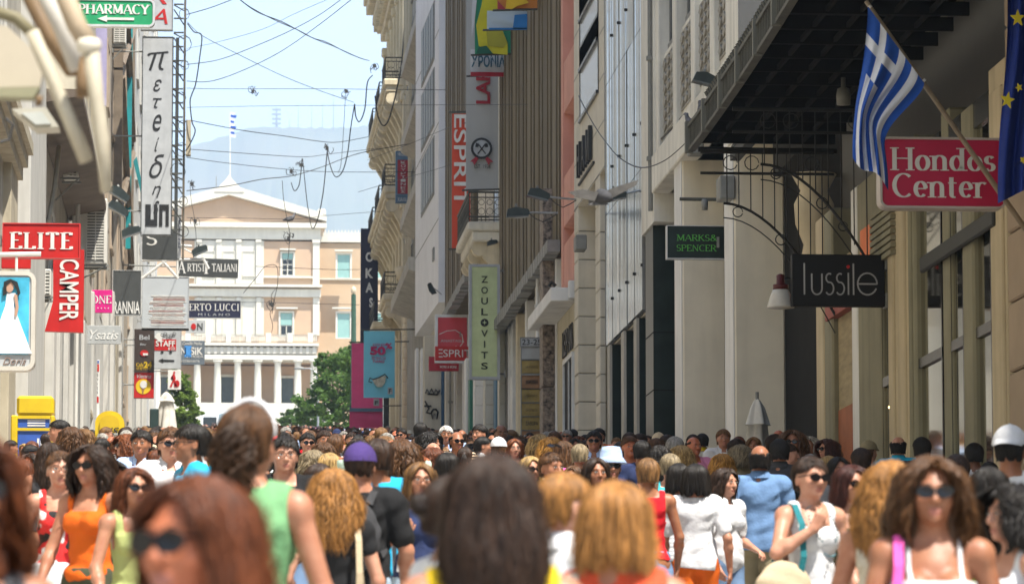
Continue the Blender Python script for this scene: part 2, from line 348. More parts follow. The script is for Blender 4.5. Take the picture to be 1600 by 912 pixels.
def sign(name, label, cat, px0, py0, px1, py1, Y, m, depth=.14, frame=None, fw=.03, arm=None, armz=(.2, .8), group=None, thin=False, r=0):
    """rectangular sign facing the camera; returns (root, helper) with helper(u,v)->(x,z) and size"""
    a = at(px0, py1, Y); b = at(px1, py0, Y); c = at(px0, py0, Y)
    x0, x1 = a.x, b.x; z0, z1 = a.z, b.z
    root = empty(name, ((x0+x1)/2, Y+depth/2, z0), label, cat, group)
    mb = MB()
    if r: # rounded corners
        poly = []
        for (cx, cz, a0) in ((x1-r, z1-r, 0), (x0+r, z1-r, 90), (x0+r, z0+r, 180), (x1-r, z0+r, 270)): poly += arc(cx, cz, r, r, a0, a0+90, 6)
        mb.prism(poly, Y, Y+depth)
    else: mb.box(x0, x1, Y, Y+depth, z0, z1, bev=.008)
    part('panel', mb, m, root)
    if frame:
        fb = MB()
        if r:
            for s_ in (1,):
                R2 = r+fw; poly = []; poly2 = []
                for (cx, cz, a0) in ((x1-r, z1-r, 0), (x0+r, z1-r, 90), (x0+r, z0+r, 180), (x1-r, z0+r, 270)):
                    poly += arc(cx, cz, R2, R2, a0, a0+90, 6); poly2 += arc(cx, cz, r-.004, r-.004, a0, a0+90, 6)
                n = len(poly)
                for yy0, yy1 in ((Y-.02, Y+depth+.02),):
                    vs = [(p[0], yy0, p[1]) for p in poly]+[(p[0], yy0, p[1]) for p in poly2]+[(p[0], yy1, p[1]) for p in poly]+[(p[0], yy1, p[1]) for p in poly2]
                    fs = []
                    for i in range(n):
                        j = (i+1) % n; fs += [(i, j, n+j, n+i), (2*n+i, 2*n+j, 3*n+j, 3*n+i), (i, j, 2*n+j, 2*n+i), (n+i, n+j, 3*n+j, 3*n+i)]
                    fb.add(vs, fs)
        else:
            y0, y1 = Y-.018, Y+depth+.018
            fb.box(x0-fw, x1+fw, y0, y1, z1, z1+fw); fb.box(x0-fw, x1+fw, y0, y1, z0-fw, z0); fb.box(x0-fw, x0, y0, y1, z0, z1); fb.box(x1, x1+fw, y0, y1, z0, z1)
        part('frame', fb, frame, root)
    if arm is not None:   # arm = X of the wall it is fixed to
        for t in armz:
            z = z0+(z1-z0)*t; xe = x0 if arm < x0 else x1
            ab = MB(); ab.tube([(arm, Y+depth/2, z), (xe, Y+depth/2, z)], .03, 6); ab.box(arm-.02, arm+.02, Y-.05, Y+depth+.05, z-.09, z+.09)
            part('bracket', ab, GREYP, root)
    return root, (x0, x1, z0, z1)
def L(root, R, u, v, w, h, txt, m, style='sans', Y=0, rot=0, **k):
    x0, x1, z0, z1 = R
    return lettering(txt, root, x0+(x1-x0)*u, z0+(z1-z0)*v, Y, (x1-x0)*w if rot % 180 == 0 else (z1-z0)*w, (z1-z0)*h if rot % 180 == 0 else (x1-x0)*h, m, style, rot, **k)
# ------------------------------------------------------------------ the parliament far behind
PW = mat('parliament_marble', (.62, .59, .50), .8, .07, .5, streak=.15)
PO = mat('parliament_ochre_render', (.49, .36, .235), .9, .06, .4)
PP = mat('parliament_pink_render', (.49, .345, .23), .9, .06, .4)
PG = mat('parliament_green_shutter', (.24, .40, .36), .7, .06, 2)
PY = 450
def pw(px, py, Y=PY): p = at(px, py, Y); return p.x, p.z
def pb(mb, px0, py0, px1, py1, front=0, back=1.0, Y=PY):
    x0, z1 = pw(px0, py0); x1, z0 = pw(px1, py1); mb.box(x0, x1, Y-front, Y+back, z0, z1)
pr = empty('parliament_building', (pw(358, 650)[0], PY+8, pw(358, 650)[1]), 'large cream neoclassical parliament building with a columned porch and a pediment closing the street', 'building')
m = MB(); pb(m, 215, 375, 499, 566, 0, 20); part('wall', m, PP, pr)
for a_ in ((120, 214.9), (499.1, 640)): m = MB(); pb(m, a_[0], 376, a_[1], 690, -2.2, 18); part('wing_wall', m, PO, pr)
m = MB(); pb(m, 215, 566, 499, 690, -3.2, 20); part('porch_back_wall', m, PP, pr)
m = MB(); pb(m, 213, 352, 501, 375, .35, 19.5); part('entablature', m, PW, pr)
m = MB()
xa, za = pw(213, 351.5); xb, _ = pw(503, 351.5); xm, zm = pw(358, 306)
m.prism([(xa, za+.05), (xb, za+.05), (xb, za+.5), (xm, zm), (xa, za+.5)], PY-.1, PY+19); part('pediment', m, PP, pr)
m = MB(); m.prism([(xa-.5, za+.5), (xm, zm), (xb+.5, za+.5), (xb+.5, za+1.1), (xm, zm+.85), (xa-.5, za+1.1)], PY-1.1, PY+19.5); m.box(xa-.5, xb+.5, PY-1.0, PY-.1, za-.25, za+.3)
part('cornice', m, PW, pr)
m = MB()
for i in range(46):
    for sgn in (-1, 1):
        t = i/45; x = xm+sgn*t*(xb-xm); z = zm+.8+(za+1.05-zm-.8)*t; m.box(x-.09, x+.09, PY-1.05, PY-.85, z, z+.42)
tag(part('roof_ornament', m, PW, pr), kind='stuff')
m = MB(); m.prism([(xm-1.7, zm+.3), (xm+1.7, zm+.3), (xm+.9, zm+1.2), (xm+.4, zm+1.7), (xm, zm+2.3), (xm-.4, zm+1.7), (xm-.9, zm+1.2)], PY-1.2, PY-.4); part('acroterion', m, PW, pr)
for sgn, px in ((1, 502), (-1, 214)):
    x, z = pw(px, 351); m = MB(); m.box(x-.5, x+.5, PY-1, PY+1, z+.9, z+1.7, bev=.2); part('corner_block', m, PW, pr)
for a_ in ((120, 213.5), (501.5, 640)): m = MB(); pb(m, a_[0], 366, a_[1], 376, -1.9, 5); part('wing_cornice', m, PW, pr)
m = MB()
for i in range(52):
    px = 504+i*2.6; x, z = pw(px, 366); m.box(x-.06, x+.06, PY+2.1, PY+2.3, z, z+.75-.25*(i % 2))
tag(part('roof_railing', m, PW, pr), kind='stuff')
def pwin(px0, py0, px1, py1, upper='g', lower=None, frame=True, par=pr, fr=3):
    """shuttered window: white frame, green shutter, panes"""
    f = MB()
    pb(f, px0-fr, py0-fr, px1+fr, py0-.4, .22, .1); pb(f, px0-fr, py1+.2, px1+fr, py1+2, .3, .1); pb(f, px0-fr, py0-.4, px0-.5, py1+.2, .2, .1); pb(f, px1+.5, py0-.4, px1+fr, py1+.2, .2, .1)
    fo = part('window', f, PW, par)
    return fo
def pshut(px0, py0, px1, py1, w):
    s = MB(); pb(s, px0, py0, px1, py1, .08, .1); sub('shutter', s, PG, w, pr)
def ppane(px0, py0, px1, py1, w, nx=2, ny=2):
    s = MB(); pb(s, px0, py0, px1, py1, .03, .1); sub('sash', s, PW, w, pr)
    dx = (px1-px0)/nx; dy = (py1-py0)/ny
    s = MB()
    for i in range(nx):
        for j in range(ny): pb(s, px0+i*dx+.9, py0+j*dy+.8, px0+(i+1)*dx-.9, py0+(j+1)*dy-.8, .06, -.02)
    sub('pane', s, DKWIN, w, pr)
m = MB()
pb(m, 304, 375.2, 412, 443.5, .12, .2); pb(m, 304, 465.2, 412, 524, .12, .2); part('bay_surround', m, PW, pr)
for px in (326, 357.5, 388.5):
    w = pwin(px-8.3, 394, px+8.3, 430, fr=1.5); pshut(px-8.3, 395, px+8.3, 430, w); ppane(px-8.3, 379, px+8.3, 394, w)
    w = pwin(px-8.3, 465.5, px+8.3, 524, fr=1.5); ppane(px-8.3, 466, px+8.3, 486, w); pshut(px-8.3, 487, px+8.3, 511 if px > 380 else 524, w)
    if px > 380: ppane(px-8.3, 512, px+8.3, 524, w)
for px in (404, 373, 342, 311):
    m = MB(); pb(m, px-3.6, 375.1, px+3.6, 443.6, .4, .1); pb(m, px-4.4, 375.1, px+4.4, 379, .55, .1); pb(m, px-3.6, 465.1, px+3.6, 524, .4, .1); part('pilaster', m, PW, pr)
w = pwin(441, 396, 457.5, 430); pshut(441, 396, 457.5, 405, w); ppane(441, 405.2, 457.5, 430, w, 2, 3)
w = pwin(438.5, 489, 456.5, 524); pshut(438.5, 489, 456.5, 508, w); ppane(438.5, 508.2, 456.5, 524, w, 2, 1)
for py in (398, 489.5):
    w = pwin(527.5, py, 546.5, py+(36 if py < 450 else 38)); pshut(527.5, py, 546.5, py+(36 if py < 450 else 38), w)
    w = pwin(590, py, 609, py+36); pshut(590, py, 609, py+36, w)
for a_ in ((431.5, 480.5, 465, 483), (519, 480.5, 554, 483), (437, 389, 462, 391.5), (523, 391, 551, 393.5)): m = MB(); pb(m, *a_, .6, .1); part('lintel', m, PW, pr)
for px in (494, 222):
    m = MB(); pb(m, px-5, 375.1, px+5, 446, .3, .1); pb(m, px-6, 375.1, px+6, 380, .45, .1); pb(m, px-5, 465.1, px+5, 524, .3, .1); part('pilaster', m, PW, pr)
m = MB(); pb(m, 213, 431.2, 303.5, 434.8, .35, .1); pb(m, 412.5, 431.2, 488.5, 434.8, .35, .1); pb(m, 499.6, 431.2, 640, 434.8, -2.0, 2.3); part('string_course', m, PW, pr)
m = MB(); pb(m, 211, 444, 503, 450, 1.1, .2); pb(m, 213, 450.3, 501, 464.8, .5, .2); part('belt_cornice', m, PW, pr)
m = MB(); pb(m, 205, 539, 497, 545, 3.6, .2); pb(m, 207, 545.3, 494, 557, 3.1, .2); pb(m, 206, 557.2, 495, 566.5, 3.4, .2); part('porch_entablature', m, PW, pr)
m = MB()
for i in range(28): pb(m, 212+i*10.2, 546, 216.5+i*10.2, 556.6, 3.3, -3.0)
tag(part('triglyph', m, mat('parliament_triglyph', (.55, .52, .45), .8, .1, 1), pr), kind='stuff')
m = MB(); pb(m, 208, 525, 494, 527, 3.3, -3.0); pb(m, 208, 537, 494, 539, 3.3, -3.0)
for i in range(110): pb(m, 209+i*2.6, 527.1, 210.4+i*2.6, 536.9, 3.2, -3.05)
tag(part('balustrade', m, PW, pr), kind='stuff')
for px in (232, 294, 325.5, 357, 388, 419, 452, 484): m = MB(); pb(m, px-4, 524.5, px+4, 539, 3.4, -2.9); part('balustrade_pier', m, PW, pr)
for px in (214.5, 245.5, 276.7, 308, 339.5, 370.7, 402, 433, 464.2, 489):
    x, z0 = pw(px, 633); _, z1 = pw(px, 567); H = z1-z0; m = MB(); r = .42
    m.lathe([(r*1.02, 0), (r, H*.02), (r*.97, H*.5), (r*.84, H*.93), (r*1.1, H*.955), (r*1.1, H*.965)], (x, PY-3.0, z0), 20)
    m.box(x-.52, x+.52, PY-3.52, PY-2.48, z0+H*.966, z1)
    part('column', m, PW, pr, True)
for (a, b, t) in ((345, 365, 585), (439, 459, 587), (251, 271, 585)):
    m = MB(); pb(m, a, t, b, 633, -3.1, 3.3); part('doorway', m, flat('doorway_grey', (.10, .12, .115)), pr)
    m = MB(); pb(m, a-1.5, t-4, b+1.5, t, -2.9, 3.3); part('door_lintel', m, PW, pr)
m = MB(); pb(m, 190, 633, 520, 700, 4.5, 2); part('podium', m, PW, pr)
fp = at(359.5, 176, PY-.5); fb = at(359.5, 299, PY-.5)
m = MB(); m.tube([fb, fp], [.07, .045], 6); r0 = empty('roof_flagpole', fb, 'white flagpole with a furled striped flag above the pediment of the parliament', 'flagpole')
part('pole', m, TW, r0)
m = MB()
for i in range(9):
    z = fp.z+.1-i*.32; w = .22+.16*math.sin(i*1.7); m.add([(fp.x+.06, PY-.5, z), (fp.x+.4+w, PY-.55+.1*(i % 2), z-.1), (fp.x+.4+w*.7, PY-.45, z-.42), (fp.x+.06, PY-.5, z-.32)], [(0, 1, 2, 3)], i % 2)
part('flag', m, [flat('flag_white', (.75, .77, .8), .8), flat('flag_blue', (.02, .08, .35), .8)], r0)
fp = at(338, 275, PY+9); fb = at(338, 322, PY+9); m = MB(); m.tube([fb, fp], [.06, .04], 5); tag(m.build('roof_aerial', GREYP), 'thin grey aerial on the parliament roof left of the flagpole', 'aerial')
# green lamp post and street lamp near the square
r0 = empty('street_lamp', at(552.5, 700, 260), 'dark green lamp post with a globe on top right of the parliament trees', 'street lamp')
m = MB(); a = at(552.5, 700, 260); b = at(552.5, 460, 260); m.tube([a, b], [.22, .16], 8); part('post', m, flat('lamp_post_green', (.04, .09, .06)), r0)
m = MB(); m.lathe([(.05, 0), (.16, .12), (.19, .3), (.14, .45), (.02, .55)], b, 10); part('lamp_globe', m, flat('globe_milk', (.6, .5, .35)), r0, True)
r0 = empty('street_lamp', at(497, 700, 300), 'curved grey street lamp arm reaching out of the right tree before the parliament', 'street lamp')
m = MB(); m.tube([at(497, 700, 300), at(497, 600, 300), at(494, 582, 300), at(484, 575.5, 300), at(474, 575, 300)], [.1, .08, .07, .06, .05], 6); part('arm', m, STEEL, r0)
m = MB(); a = at(469, 575, 300); m.lathe([(.02, -.12), (.2, -.08), (.22, 0), (.05, .12)], a, 10, rx=2.2); part('lamp_head', m, GREYP, r0, True)
# white bus at the end of the street
BX = flat('bus_white', (.70, .72, .72), .35); a = at(314, 640, 330); b = at(402, 700, 330)
r0 = empty('parked_bus', ((a.x+b.x)/2, 334, b.z), 'white bus with a curved roof and a wide pale windscreen below the parliament steps', 'bus')
m = MB(); m.prism([(a.x, b.z), (b.x, b.z), (b.x, a.z-.5), (b.x-.4, a.z-.15), (b.x-1.2, a.z), (a.x+1.2, a.z), (a.x+.4, a.z-.15), (a.x, a.z-.5)], 330, 339); part('body', m, BX, r0)
m = MB(); m.prism([(a.x+1.5, a.z-1.6), (b.x-.35, a.z-1.6), (b.x-.5, a.z-.55), (b.x-1.0, a.z-.32), (a.x+1.5, a.z-.32)], 329.95, 330.1); part('windscreen', m, flat('bus_windscreen', (.25, .33, .36), .1), r0)
m = MB(); m.box(a.x+.2, a.x+1.3, 329.95, 330.05, a.z-1.5, a.z-.6); part('side_window', m, DKWIN, r0)
# ------------------------------------------------------------------ trees
LEAFM = mat('leaf_green', (.10, .18, .035), .55, .5, .9, tint=(.06, .11, .025))
LEAFL = mat('leaf_light_green', (.19, .28, .05), .55, .4, 1.2, tint=(.10, .17, .03))
BARK = mat('bark', (.12, .09, .06), .9, .3, 3)
for _m in (LEAFM, LEAFL):
    n_ = _m.node_tree.nodes; l_ = _m.node_tree.links; b_ = n_['Principled BSDF']; tr = n_.new('ShaderNodeBsdfTranslucent'); ms = n_.new('ShaderNodeMixShader'); ms.inputs[0].default_value = .45
    l_.new(b_.inputs['Base Color'].links[0].from_socket, tr.inputs[0]); l_.new(b_.outputs[0], ms.inputs[1]); l_.new(tr.outputs[0], ms.inputs[2]); l_.new(ms.outputs[0], n_['Material Output'].inputs[0])
def tree(label, blobs, base, trunkr, leafm, n, ls, name='street_tree', group='trees at the end of the street'):
    r0 = empty(name, base, label, 'tree', group); R = random.Random(len(label)*7+n)
    m = MB(); top = Vector(blobs[0][0]); b = Vector(base)
    m.tube([b, b.lerp(top, .35)+Vector((.15, 0, 0)), b.lerp(top, .75), top], [trunkr, trunkr*.8, trunkr*.5, trunkr*.2], 8)
    for (c, r) in blobs[1:]:
        m.tube([b.lerp(top, .4), b.lerp(top, .5).lerp(Vector(c), .5)+Vector((0, 0, .3)), c], [trunkr*.45, trunkr*.3, .03], 5)
    part('trunk', m, BARK, r0)
    V = []; F = []
    tot = sum(r[0]*r[2] for c, r in blobs)
    clumps = []
    for (c, r) in blobs:
        for _ in range(int(26*r[0]*r[2]/tot*len(blobs))+4):
            d = Vector((R.gauss(0, 1), R.gauss(0, 1), R.gauss(0, 1))).normalized()*R.uniform(.5, 1.22)
            clumps.append((Vector((c[0]+d.x*r[0], c[1]+d.y*r[1], c[2]+d.z*r[2])), R.uniform(.16, .62)*min(r)*.55))
    for i in range(n):
        c, r = clumps[R.randrange(len(clumps))]
        d = Vector((R.gauss(0, .55), R.gauss(0, .55), R.gauss(0, .45)))*r; p = c+d
        a = Vector((R.gauss(0, 1), R.gauss(0, 1), R.gauss(0, .6))).normalized(); q = a.cross(Vector((R.gauss(0, 1), R.gauss(0, 1), R.gauss(0, 1)))).normalized()
        s = ls*R.uniform(.6, 1.4); k = len(V); V += [p-a*s, p+q*s*.45, p+a*s, p-q*s*.45]; F.append((k, k+1, k+2, k+3))
    m = MB(); m.add(V, F); me = bpy.data.meshes.new('crown'); me.from_pydata([tuple(v) for v in V], [], F)
    o = obj('crown', me, leafm); wparent(o, r0)
    return r0
def blob(px, py, Y, rx, rz): p = at(px, py, Y); s = Y/FPX; return (tuple(p), (rx*s, max(rx, rz)*s, rz*s))
def base(px, Y): p = at(px, 600, Y); return (p.x, Y, ground(Y))
tree('large dark green leafy tree before the right half of the parliament porch', [blob(528, 590, 290, 34, 38), blob(500, 625, 290, 34, 26), blob(540, 640, 290, 30, 25), blob(478, 645, 290, 24, 16), blob(515, 565, 290, 20, 20)], base(522, 290), .25, LEAFM, 15000, .17)
tree('tall slim dark tree crown beside the green lamp post and the magenta banner', [blob(553, 575, 270, 17, 42), blob(560, 620, 270, 20, 40), blob(545, 552, 270, 14, 16), blob(535, 655, 270, 30, 16)], base(556, 270), .2, LEAFM, 7000, .15)
tree('small bushy tree with low foliage left of the large parliament tree', [blob(462, 652, 310, 22, 12), blob(488, 655, 310, 24, 14), blob(445, 660, 310, 14, 8)], base(468, 310), .15, LEAFM, 5000, .15)
tree('light green bushy tree behind the folded parasol on the left side', [blob(288, 632, 210, 20, 30), blob(283, 608, 210, 12, 22), blob(297, 652, 210, 17, 20), blob(275, 590, 210, 9, 16)], base(286, 210), .16, LEAFL, 8000, .13)
# ------------------------------------------------------------------ RIGHT SIDE, far to near
def zpx(px, py, X): return atX(px, py, X).z
def mass(name, label, X, Y0, Y1, z0, z1, m, deep=12, cat='building'):
    root = empty(name, (X+deep/2, (Y0+Y1)/2, ground(Y0)), label, cat)
    b = MB(); b.box(X, X+deep, Y0, Y1, z0, z1); part('wall', b, m, root); return root
def rwin(root, X, Y0, Y1, z0, z1, nm=3, frame=None, glass=None, fr=.09, out=.03, bars=True, name='window'):
    """window on a street-facing wall to the right (wall plane X, facing -X)"""
    f = MB(); fr_ = frame or GREYP
    f.box(X-out, X+.05, Y0-fr, Y0, z0-fr, z1+fr); f.box(X-out, X+.05, Y1, Y1+fr, z0-fr, z1+fr); f.box(X-out, X+.05, Y0, Y1, z1, z1+fr); f.box(X-out-.04, X+.05, Y0, Y1, z0-fr, z0)
    for i in range(1, nm): y = Y0+(Y1-Y0)*i/nm; f.box(X-out*.8, X+.04, y-.035, y+.035, z0, z1)
    w = part(name, f, fr_, root); p = MB(); p.box(X-.008, X+.04, Y0, Y1, z0, z1); sub('pane', p, glass or DKWIN, w, root); return w
def corbel(root, X, Xo, Y, z, h, w=.45, m=None):
    """scrolled stone bracket under a balcony, from the wall X out to Xo"""
    c = MB(); d = X-Xo; pts = []
    for i in range(13):
        t = i/12; x = X-d*(1-t)**.8*(1-.10*math.sin(t*math.pi*3)); z_ = z-h*t*(.55+.45*t)-.04*math.sin(t*9)
        pts.append((x, z_))
    c.prism([(X, z)]+pts[:]+[(X, z-h)], Y-w/2, Y+w/2)
    for (t, r) in ((.1, h*.17), (.62, h*.12)):
        c.lathe([(r, -w*.58), (r*1.02, 0), (r, w*.58)], (0, 0, 0), 10)
        n = 3*10
        for k in range(len(c.v)-n, len(c.v)):
            x_, y_, z_ = c.v[k]; c.v[k] = (X-d*(1-t)+r*.6+x_, Y+z_, z-h*t*.55-r*.8+y_)
    return part('corbel', c, m or CREAM, root)
def railing(root, pts, h, n, m=IRON, scroll=True):
    """iron railing along a polyline of (x, y, z)"""
    r = MB()
    P = [Vector(p) for p in pts]
    for a, b in zip(P[:-1], P[1:]):
        for dz in (0.06, h*.18, h*.82, h): r.tube([a+Vector((0, 0, dz)), b+Vector((0, 0, dz))], .022 if dz < h else .035, 4)
        ln = (b-a).length; k = max(2, int(ln/n))
        for i in range(k+1):
            p = a.lerp(b, i/k); r.tube([p, p+Vector((0, 0, h))], .014, 4)
            if scroll and i < k:
                c = a.lerp(b, (i+.5)/k); d = (b-a).normalized()
                for s_, R_ in ((.35, .42), (.66, .36)):
                    ring = [c+d*(ln/k*R_*math.cos(t*math.pi/4))+Vector((0, 0, h*s_+ln/k*R_*math.sin(t*math.pi/4))) for t in range(9)]
                    r.tube(ring, .012, 3, cap=False)
    return part('railing', r, m, root)
# R1 cream neoclassical corner building with long balconies ------------------------------------------------
X1 = 9.0; Ya, Yb = 191.5, 216
r1 = mass('neoclassical_building', 'ornate cream neoclassical building with stacked balconies on scroll brackets beside the sky', X1, Ya, Yb, ground(Ya)-3, 46, CREAM)
lev = [CAMZ+(1150-116)/FPX*192, CAMZ+(1150-287)/FPX*192, CAMZ+(1150-458)/FPX*192]
for li, z in enumerate(lev):
    runs = ((192, 215),) if li < 2 else ((192, 197.5), (205, 214.5))
    for (y0, y1) in runs:
        s = MB(); s.box(7.85, X1, y0, y1, z-.35, z, bev=.06); s.box(7.98, X1, y0+.1, y1-.1, z-.6, z-.35); part('balcony_slab', s, CREAM, r1)
        k = max(2, int((y1-y0)/1.95))
        for i in range(k): corbel(r1, X1, 8.0, y0+.5+(y1-y0-1.0)*i/(k-1), z-.6, 1.9 if li < 2 else 1.5, .62)
    for (y0, y1) in (((192.1, 196.2), (199.5, 204.8), (208, 214)) if li < 2 else ((192.1, 197.3), (205.1, 214.3))):
        railing(r1, [(X1, y0, z), (7.95, y0, z), (7.95, y1, z), (X1, y1, z)], 1.05, .42)
for li, z in enumerate(lev+[lev[0]+5.2]):
    for y in (193.2, 196.6, 200.2, 203.6, 207.2, 211): rwin(r1, X1, y, y+1.3, z+.1, z+3.1, 2, CREAM, flat('shutter_grey', (.20, .21, .19)), fr=.22, out=.14)
for y in (191.9, 195.4, 198.9, 202.4, 206, 209.6, 214.6):
    p = MB(); p.box(X1-.22, X1, y-.28, y+.28, ground(y), lev[2]-.7, bev=.03)
    for a, b in ((lev[2]+.05, lev[1]-.7), (lev[1]+.05, lev[0]-.7), (lev[0]+.05, lev[0]+5.4)): p.box(X1-.24, X1, y-.26, y+.26, a, b, bev=.03); p.box(X1-.34, X1, y-.36, y+.36, b-.45, b, bev=.05)
    part('pilaster', p, CREAM, r1)
zc = CAMZ+(1150-48)/FPX*214
c = MB()
for i, (o_, h_) in enumerate(((.35, 0), (.55, .45), (.8, .9), (1.15, 1.5), (1.3, 2.0))): c.box(X1-o_, X1+.2, Ya-.05*i, Yb+.05*i, zc+h_, zc+h_+(.45 if i < 3 else .5), bev=.04)
part('cornice', c, CREAM, r1)
c = MB()
for i in range(26): y = Ya+.4+i*.94; c.box(X1-.75, X1-.36, y-.14, y+.14, zc+.46, zc+.89)
tag(part('dentil', c, CREAM, r1), kind='stuff')
c = MB(); c.box(X1-.1, X1+.3, 199.3, 199.9, lev[0]+.2, zc-.2); part('drainpipe', c, GREYP, r1)
# ground floor of R1: dark recesses, drum columns
for (pa, pb_, Yq, py0, mm) in ((600, 609, 209, 470, DARKM), (610, 627, 200, 470, CREAM), (628, 634, 194, 470, DARKM)):
    a = at(pa, 500, Yq); b = at(pb_, 500, Yq); q = MB(); q.box(a.x, b.x, Yq, Yq+1, ground(Yq), at(pa, py0, Yq).z, bev=.04); part('pier' if mm == CREAM else 'shop_opening', q, mm, r1)
Yc = 186; a = at(628.5, 600, Yc); b = at(646, 600, Yc); zt = at(640, 452, Yc).z; z = ground(Yc); root = empty('stone_column', ((a.x+b.x)/2, Yc, z), 'weathered round stone column of stacked drums right of the blue fifty percent banner', 'column')
hh = (zt-z)/15
for i in range(15):
    q = MB(); R_ = (b.x-a.x)/2*(1.02-.01*i)*random.uniform(.985, 1.015)
    q.lathe([(R_*.96, .012), (R_, .05), (R_, hh-.05), (R_*.96, hh-.006)], ((a.x+b.x)/2, Yc, z+i*hh), 16); part('drum', q, CREAM, root, True)
q = MB(); q.box(a.x-.12, b.x+.15, Yc-.4, Yc+.5, zt, zt+.25, bev=.04); q.lathe([(.35, 0), (.5, .3), (.62, .75), (.5, .8)], ((a.x+b.x)/2-.05, Yc, zt+.25), 12); part('capital', q, CREAM, root, True)
# R2 grey building with ledges ------------------------------------------------------------------------------
X2 = 8.75
r2 = mass('grey_building', 'narrow dark grey building with sloping concrete ledges between the cream balconies and the white bay', X2, 165, 189, ground(170)-3, 40, mat('dull_grey_render', (.30, .29, .25), .85, .15, 1, streak=.4))
for (px, py) in ((631.6, 101), (631, 220), (630, 346), (615, 474)):
    p = at(px, py, 177); yb = 186
    s = MB(); s.prism([(p.x, p.z-.1), (p.x, p.z+.42), (X2+.02, p.z+.42), (X2+.02, p.z-.45)], 163, 180); part('ledge', s, CONC, r2)
for i, z in enumerate([at(640, py, 175).z for py in (80, 200, 320, 440, -30)]):
    for y in (165.5, 170, 174.5, 180): rwin(r2, X2, y, y+3.6, z+.3, z+2.4, 4, GREYP)
    for y in (182, 184.5, 187): 
        q = MB(); q.box(X2-.16, X2, y-.15, y+.15, z, z+3.2); part('mullion', q, CREAM, r2)
# R3 white building with angled bay ------------------------------------------------------------------------
def facet(mb, pa, pb_, back, z0, z1):
    """vertical slab along pa->pb (x,y) with thickness towards +x"""
    n = Vector((pb_[1]-pa[1], -(pb_[0]-pa[0]), 0)).normalized()*back
    if n.x < 0: n = -n
    mb.prism([pa, pb_, (pb_[0]+n.x, pb_[1]+n.y), (pa[0]+n.x, pa[1]+n.y)], z0, z1, 'z')
WB = mat('white_tile_render', (.80, .80, .80), .6, .06, .7, streak=.18)
A_ = (8.25, 150.0); B_ = (8.0, 163.0); zb3 = at(681, 472, 150).z
r3 = empty('white_bay_building', (10, 155, ground(155)), 'white building with slanted strip windows and a sharp overhanging bay', 'building')
q = MB(); facet(q, A_, B_, 10, zb3, 37); part('wall', q, WB, r3)
def onf(t, off=0): return (A_[0]+(B_[0]-A_[0])*t-off, A_[1]+(B_[1]-A_[1])*t)
for pyc, hh_ in ((-105, 0), (62, 0), (165, 1), (270, 2), (-205, 0)):
    p = at(668, pyc, 154.5); zc_ = p.z
    f = MB(); facet(f, onf(.17, .03), onf(.72, .03), .1, zc_-1.15, zc_+1.15); w = part('window', f, GREYP, r3)
    for k in range(5):
        q = MB(); t0 = .19+k*.105; facet(q, onf(t0, .05), onf(t0+.085, .05), .05, zc_-1.05, zc_+1.05); sub('pane', q, flat('sky_lit_glass', (.09, .11, .12), .35), w, r3)
for z in (zb3+3.2, zb3+6.9, zb3+10.5, zb3+14):
    q = MB(); facet(q, onf(0, .012), onf(1, .012), .02, z, z+.03); part('joint', q, GREYP, r3)
q = MB(); q.box(8.6, 18, 147, 165, ground(150)-3, zb3-.01); part('ground_floor_wall', q, PLAST, r3)
for (pa, pb_, Yq, t, mm, nm) in ((649, 654, 158, 545, WHITE, 'door_jamb'), (657, 661, 156.6, 545, WHITE, 'door_jamb'), (662, 690, 148, 525, TAUPE, 'graffiti_panel'), (690, 694, 147.4, 560, flat('blue_door_edge', (.02, .07, .14)), 'door_edge'), (695, 708, 147, 540, PLAST, 'pier'), (709, 712, 146.6, 540, WHITE, 'pier_edge'), (713, 722, 146, 540, CONC, 'pier'), (723, 726, 145.4, 540, WHITE, 'pier_edge')):
    a = at(pa, 500, Yq); b = at(pb_, 500, Yq); q = MB(); q.box(a.x, b.x, Yq-.3, Yq+.5, ground(Yq), at(pa, t, Yq).z, bev=.02); part(nm, q, mm, r3)
GRF = flat('graffiti_black', (.03, .03, .03))
for (cx, cy, pts) in ((676, 611, [(-11, 3), (-9, -3), (-5, 3), (-2, -4), (2, 3), (5, -3), (8, 2), (11, -2), (7, 5), (-8, 4)]), (672, 640, [(-8, -14), (-2, -2), (-6, 4), (2, 6)]), (679, 648, [(-5, -4), (-3, 6), (0, -2), (3, 6), (5, -5), (2, -9), (-2, -9), (-5, -4)]), (668, 634, [(-5, 0), (6, 0)])):
    q = MB(); q.tube([at(cx+a, cy+b, 147.66) for a, b in pts], .035, 4); part('graffiti', q, GRF, r3)
# R4 brown clad building in two stretches + the old house between -------------------------------------------
X4 = 8.5
BROWN2 = mat('brown_metal_dark', (.115, .088, .048), .55, .25, .5, stretch=(1, 6, .25), streak=.4); BROWN3 = mat('brown_metal_light', (.15, .118, .068), .55, .25, .5, stretch=(1, 6, .25), streak=.6)
def clad(label, ya, yb, py, pyY, X=X4, name='brown_clad_building'):
    zb = at(780, py, pyY).z; root = empty(name, (X+5, (ya+yb)/2, ground(ya)), label, 'building')
    q = MB(); q.box(X, X+11, ya, yb, zb+.25, 33); part('wall', q, BROWN, root)
    y = ya+.02; k = 0; me = {}
    while y < yb-.1:
        w = (.5, 1.15, .7, .35)[k % 4]; d = (.04, .075, .025, .06)[k % 4]
        s = MB(); s.box(X-d, X-.002, y, min(y+w, yb), zb+random.uniform(-.12, .12), 33)
        part('slat', s, (BROWN, BROWN2, BROWN3)[(k*5) % 3], root); y += w+.012; k += 1
    for i in range(int((yb-ya)/.8)):   # broken lower edge
        s = MB(); yy = ya+i*.8; s.box(X-.34, X-.02, yy, yy+.68, zb-.12-random.uniform(0, .08), zb+.16); part('edge_plate', s, GREYP, root)
    return root, zb
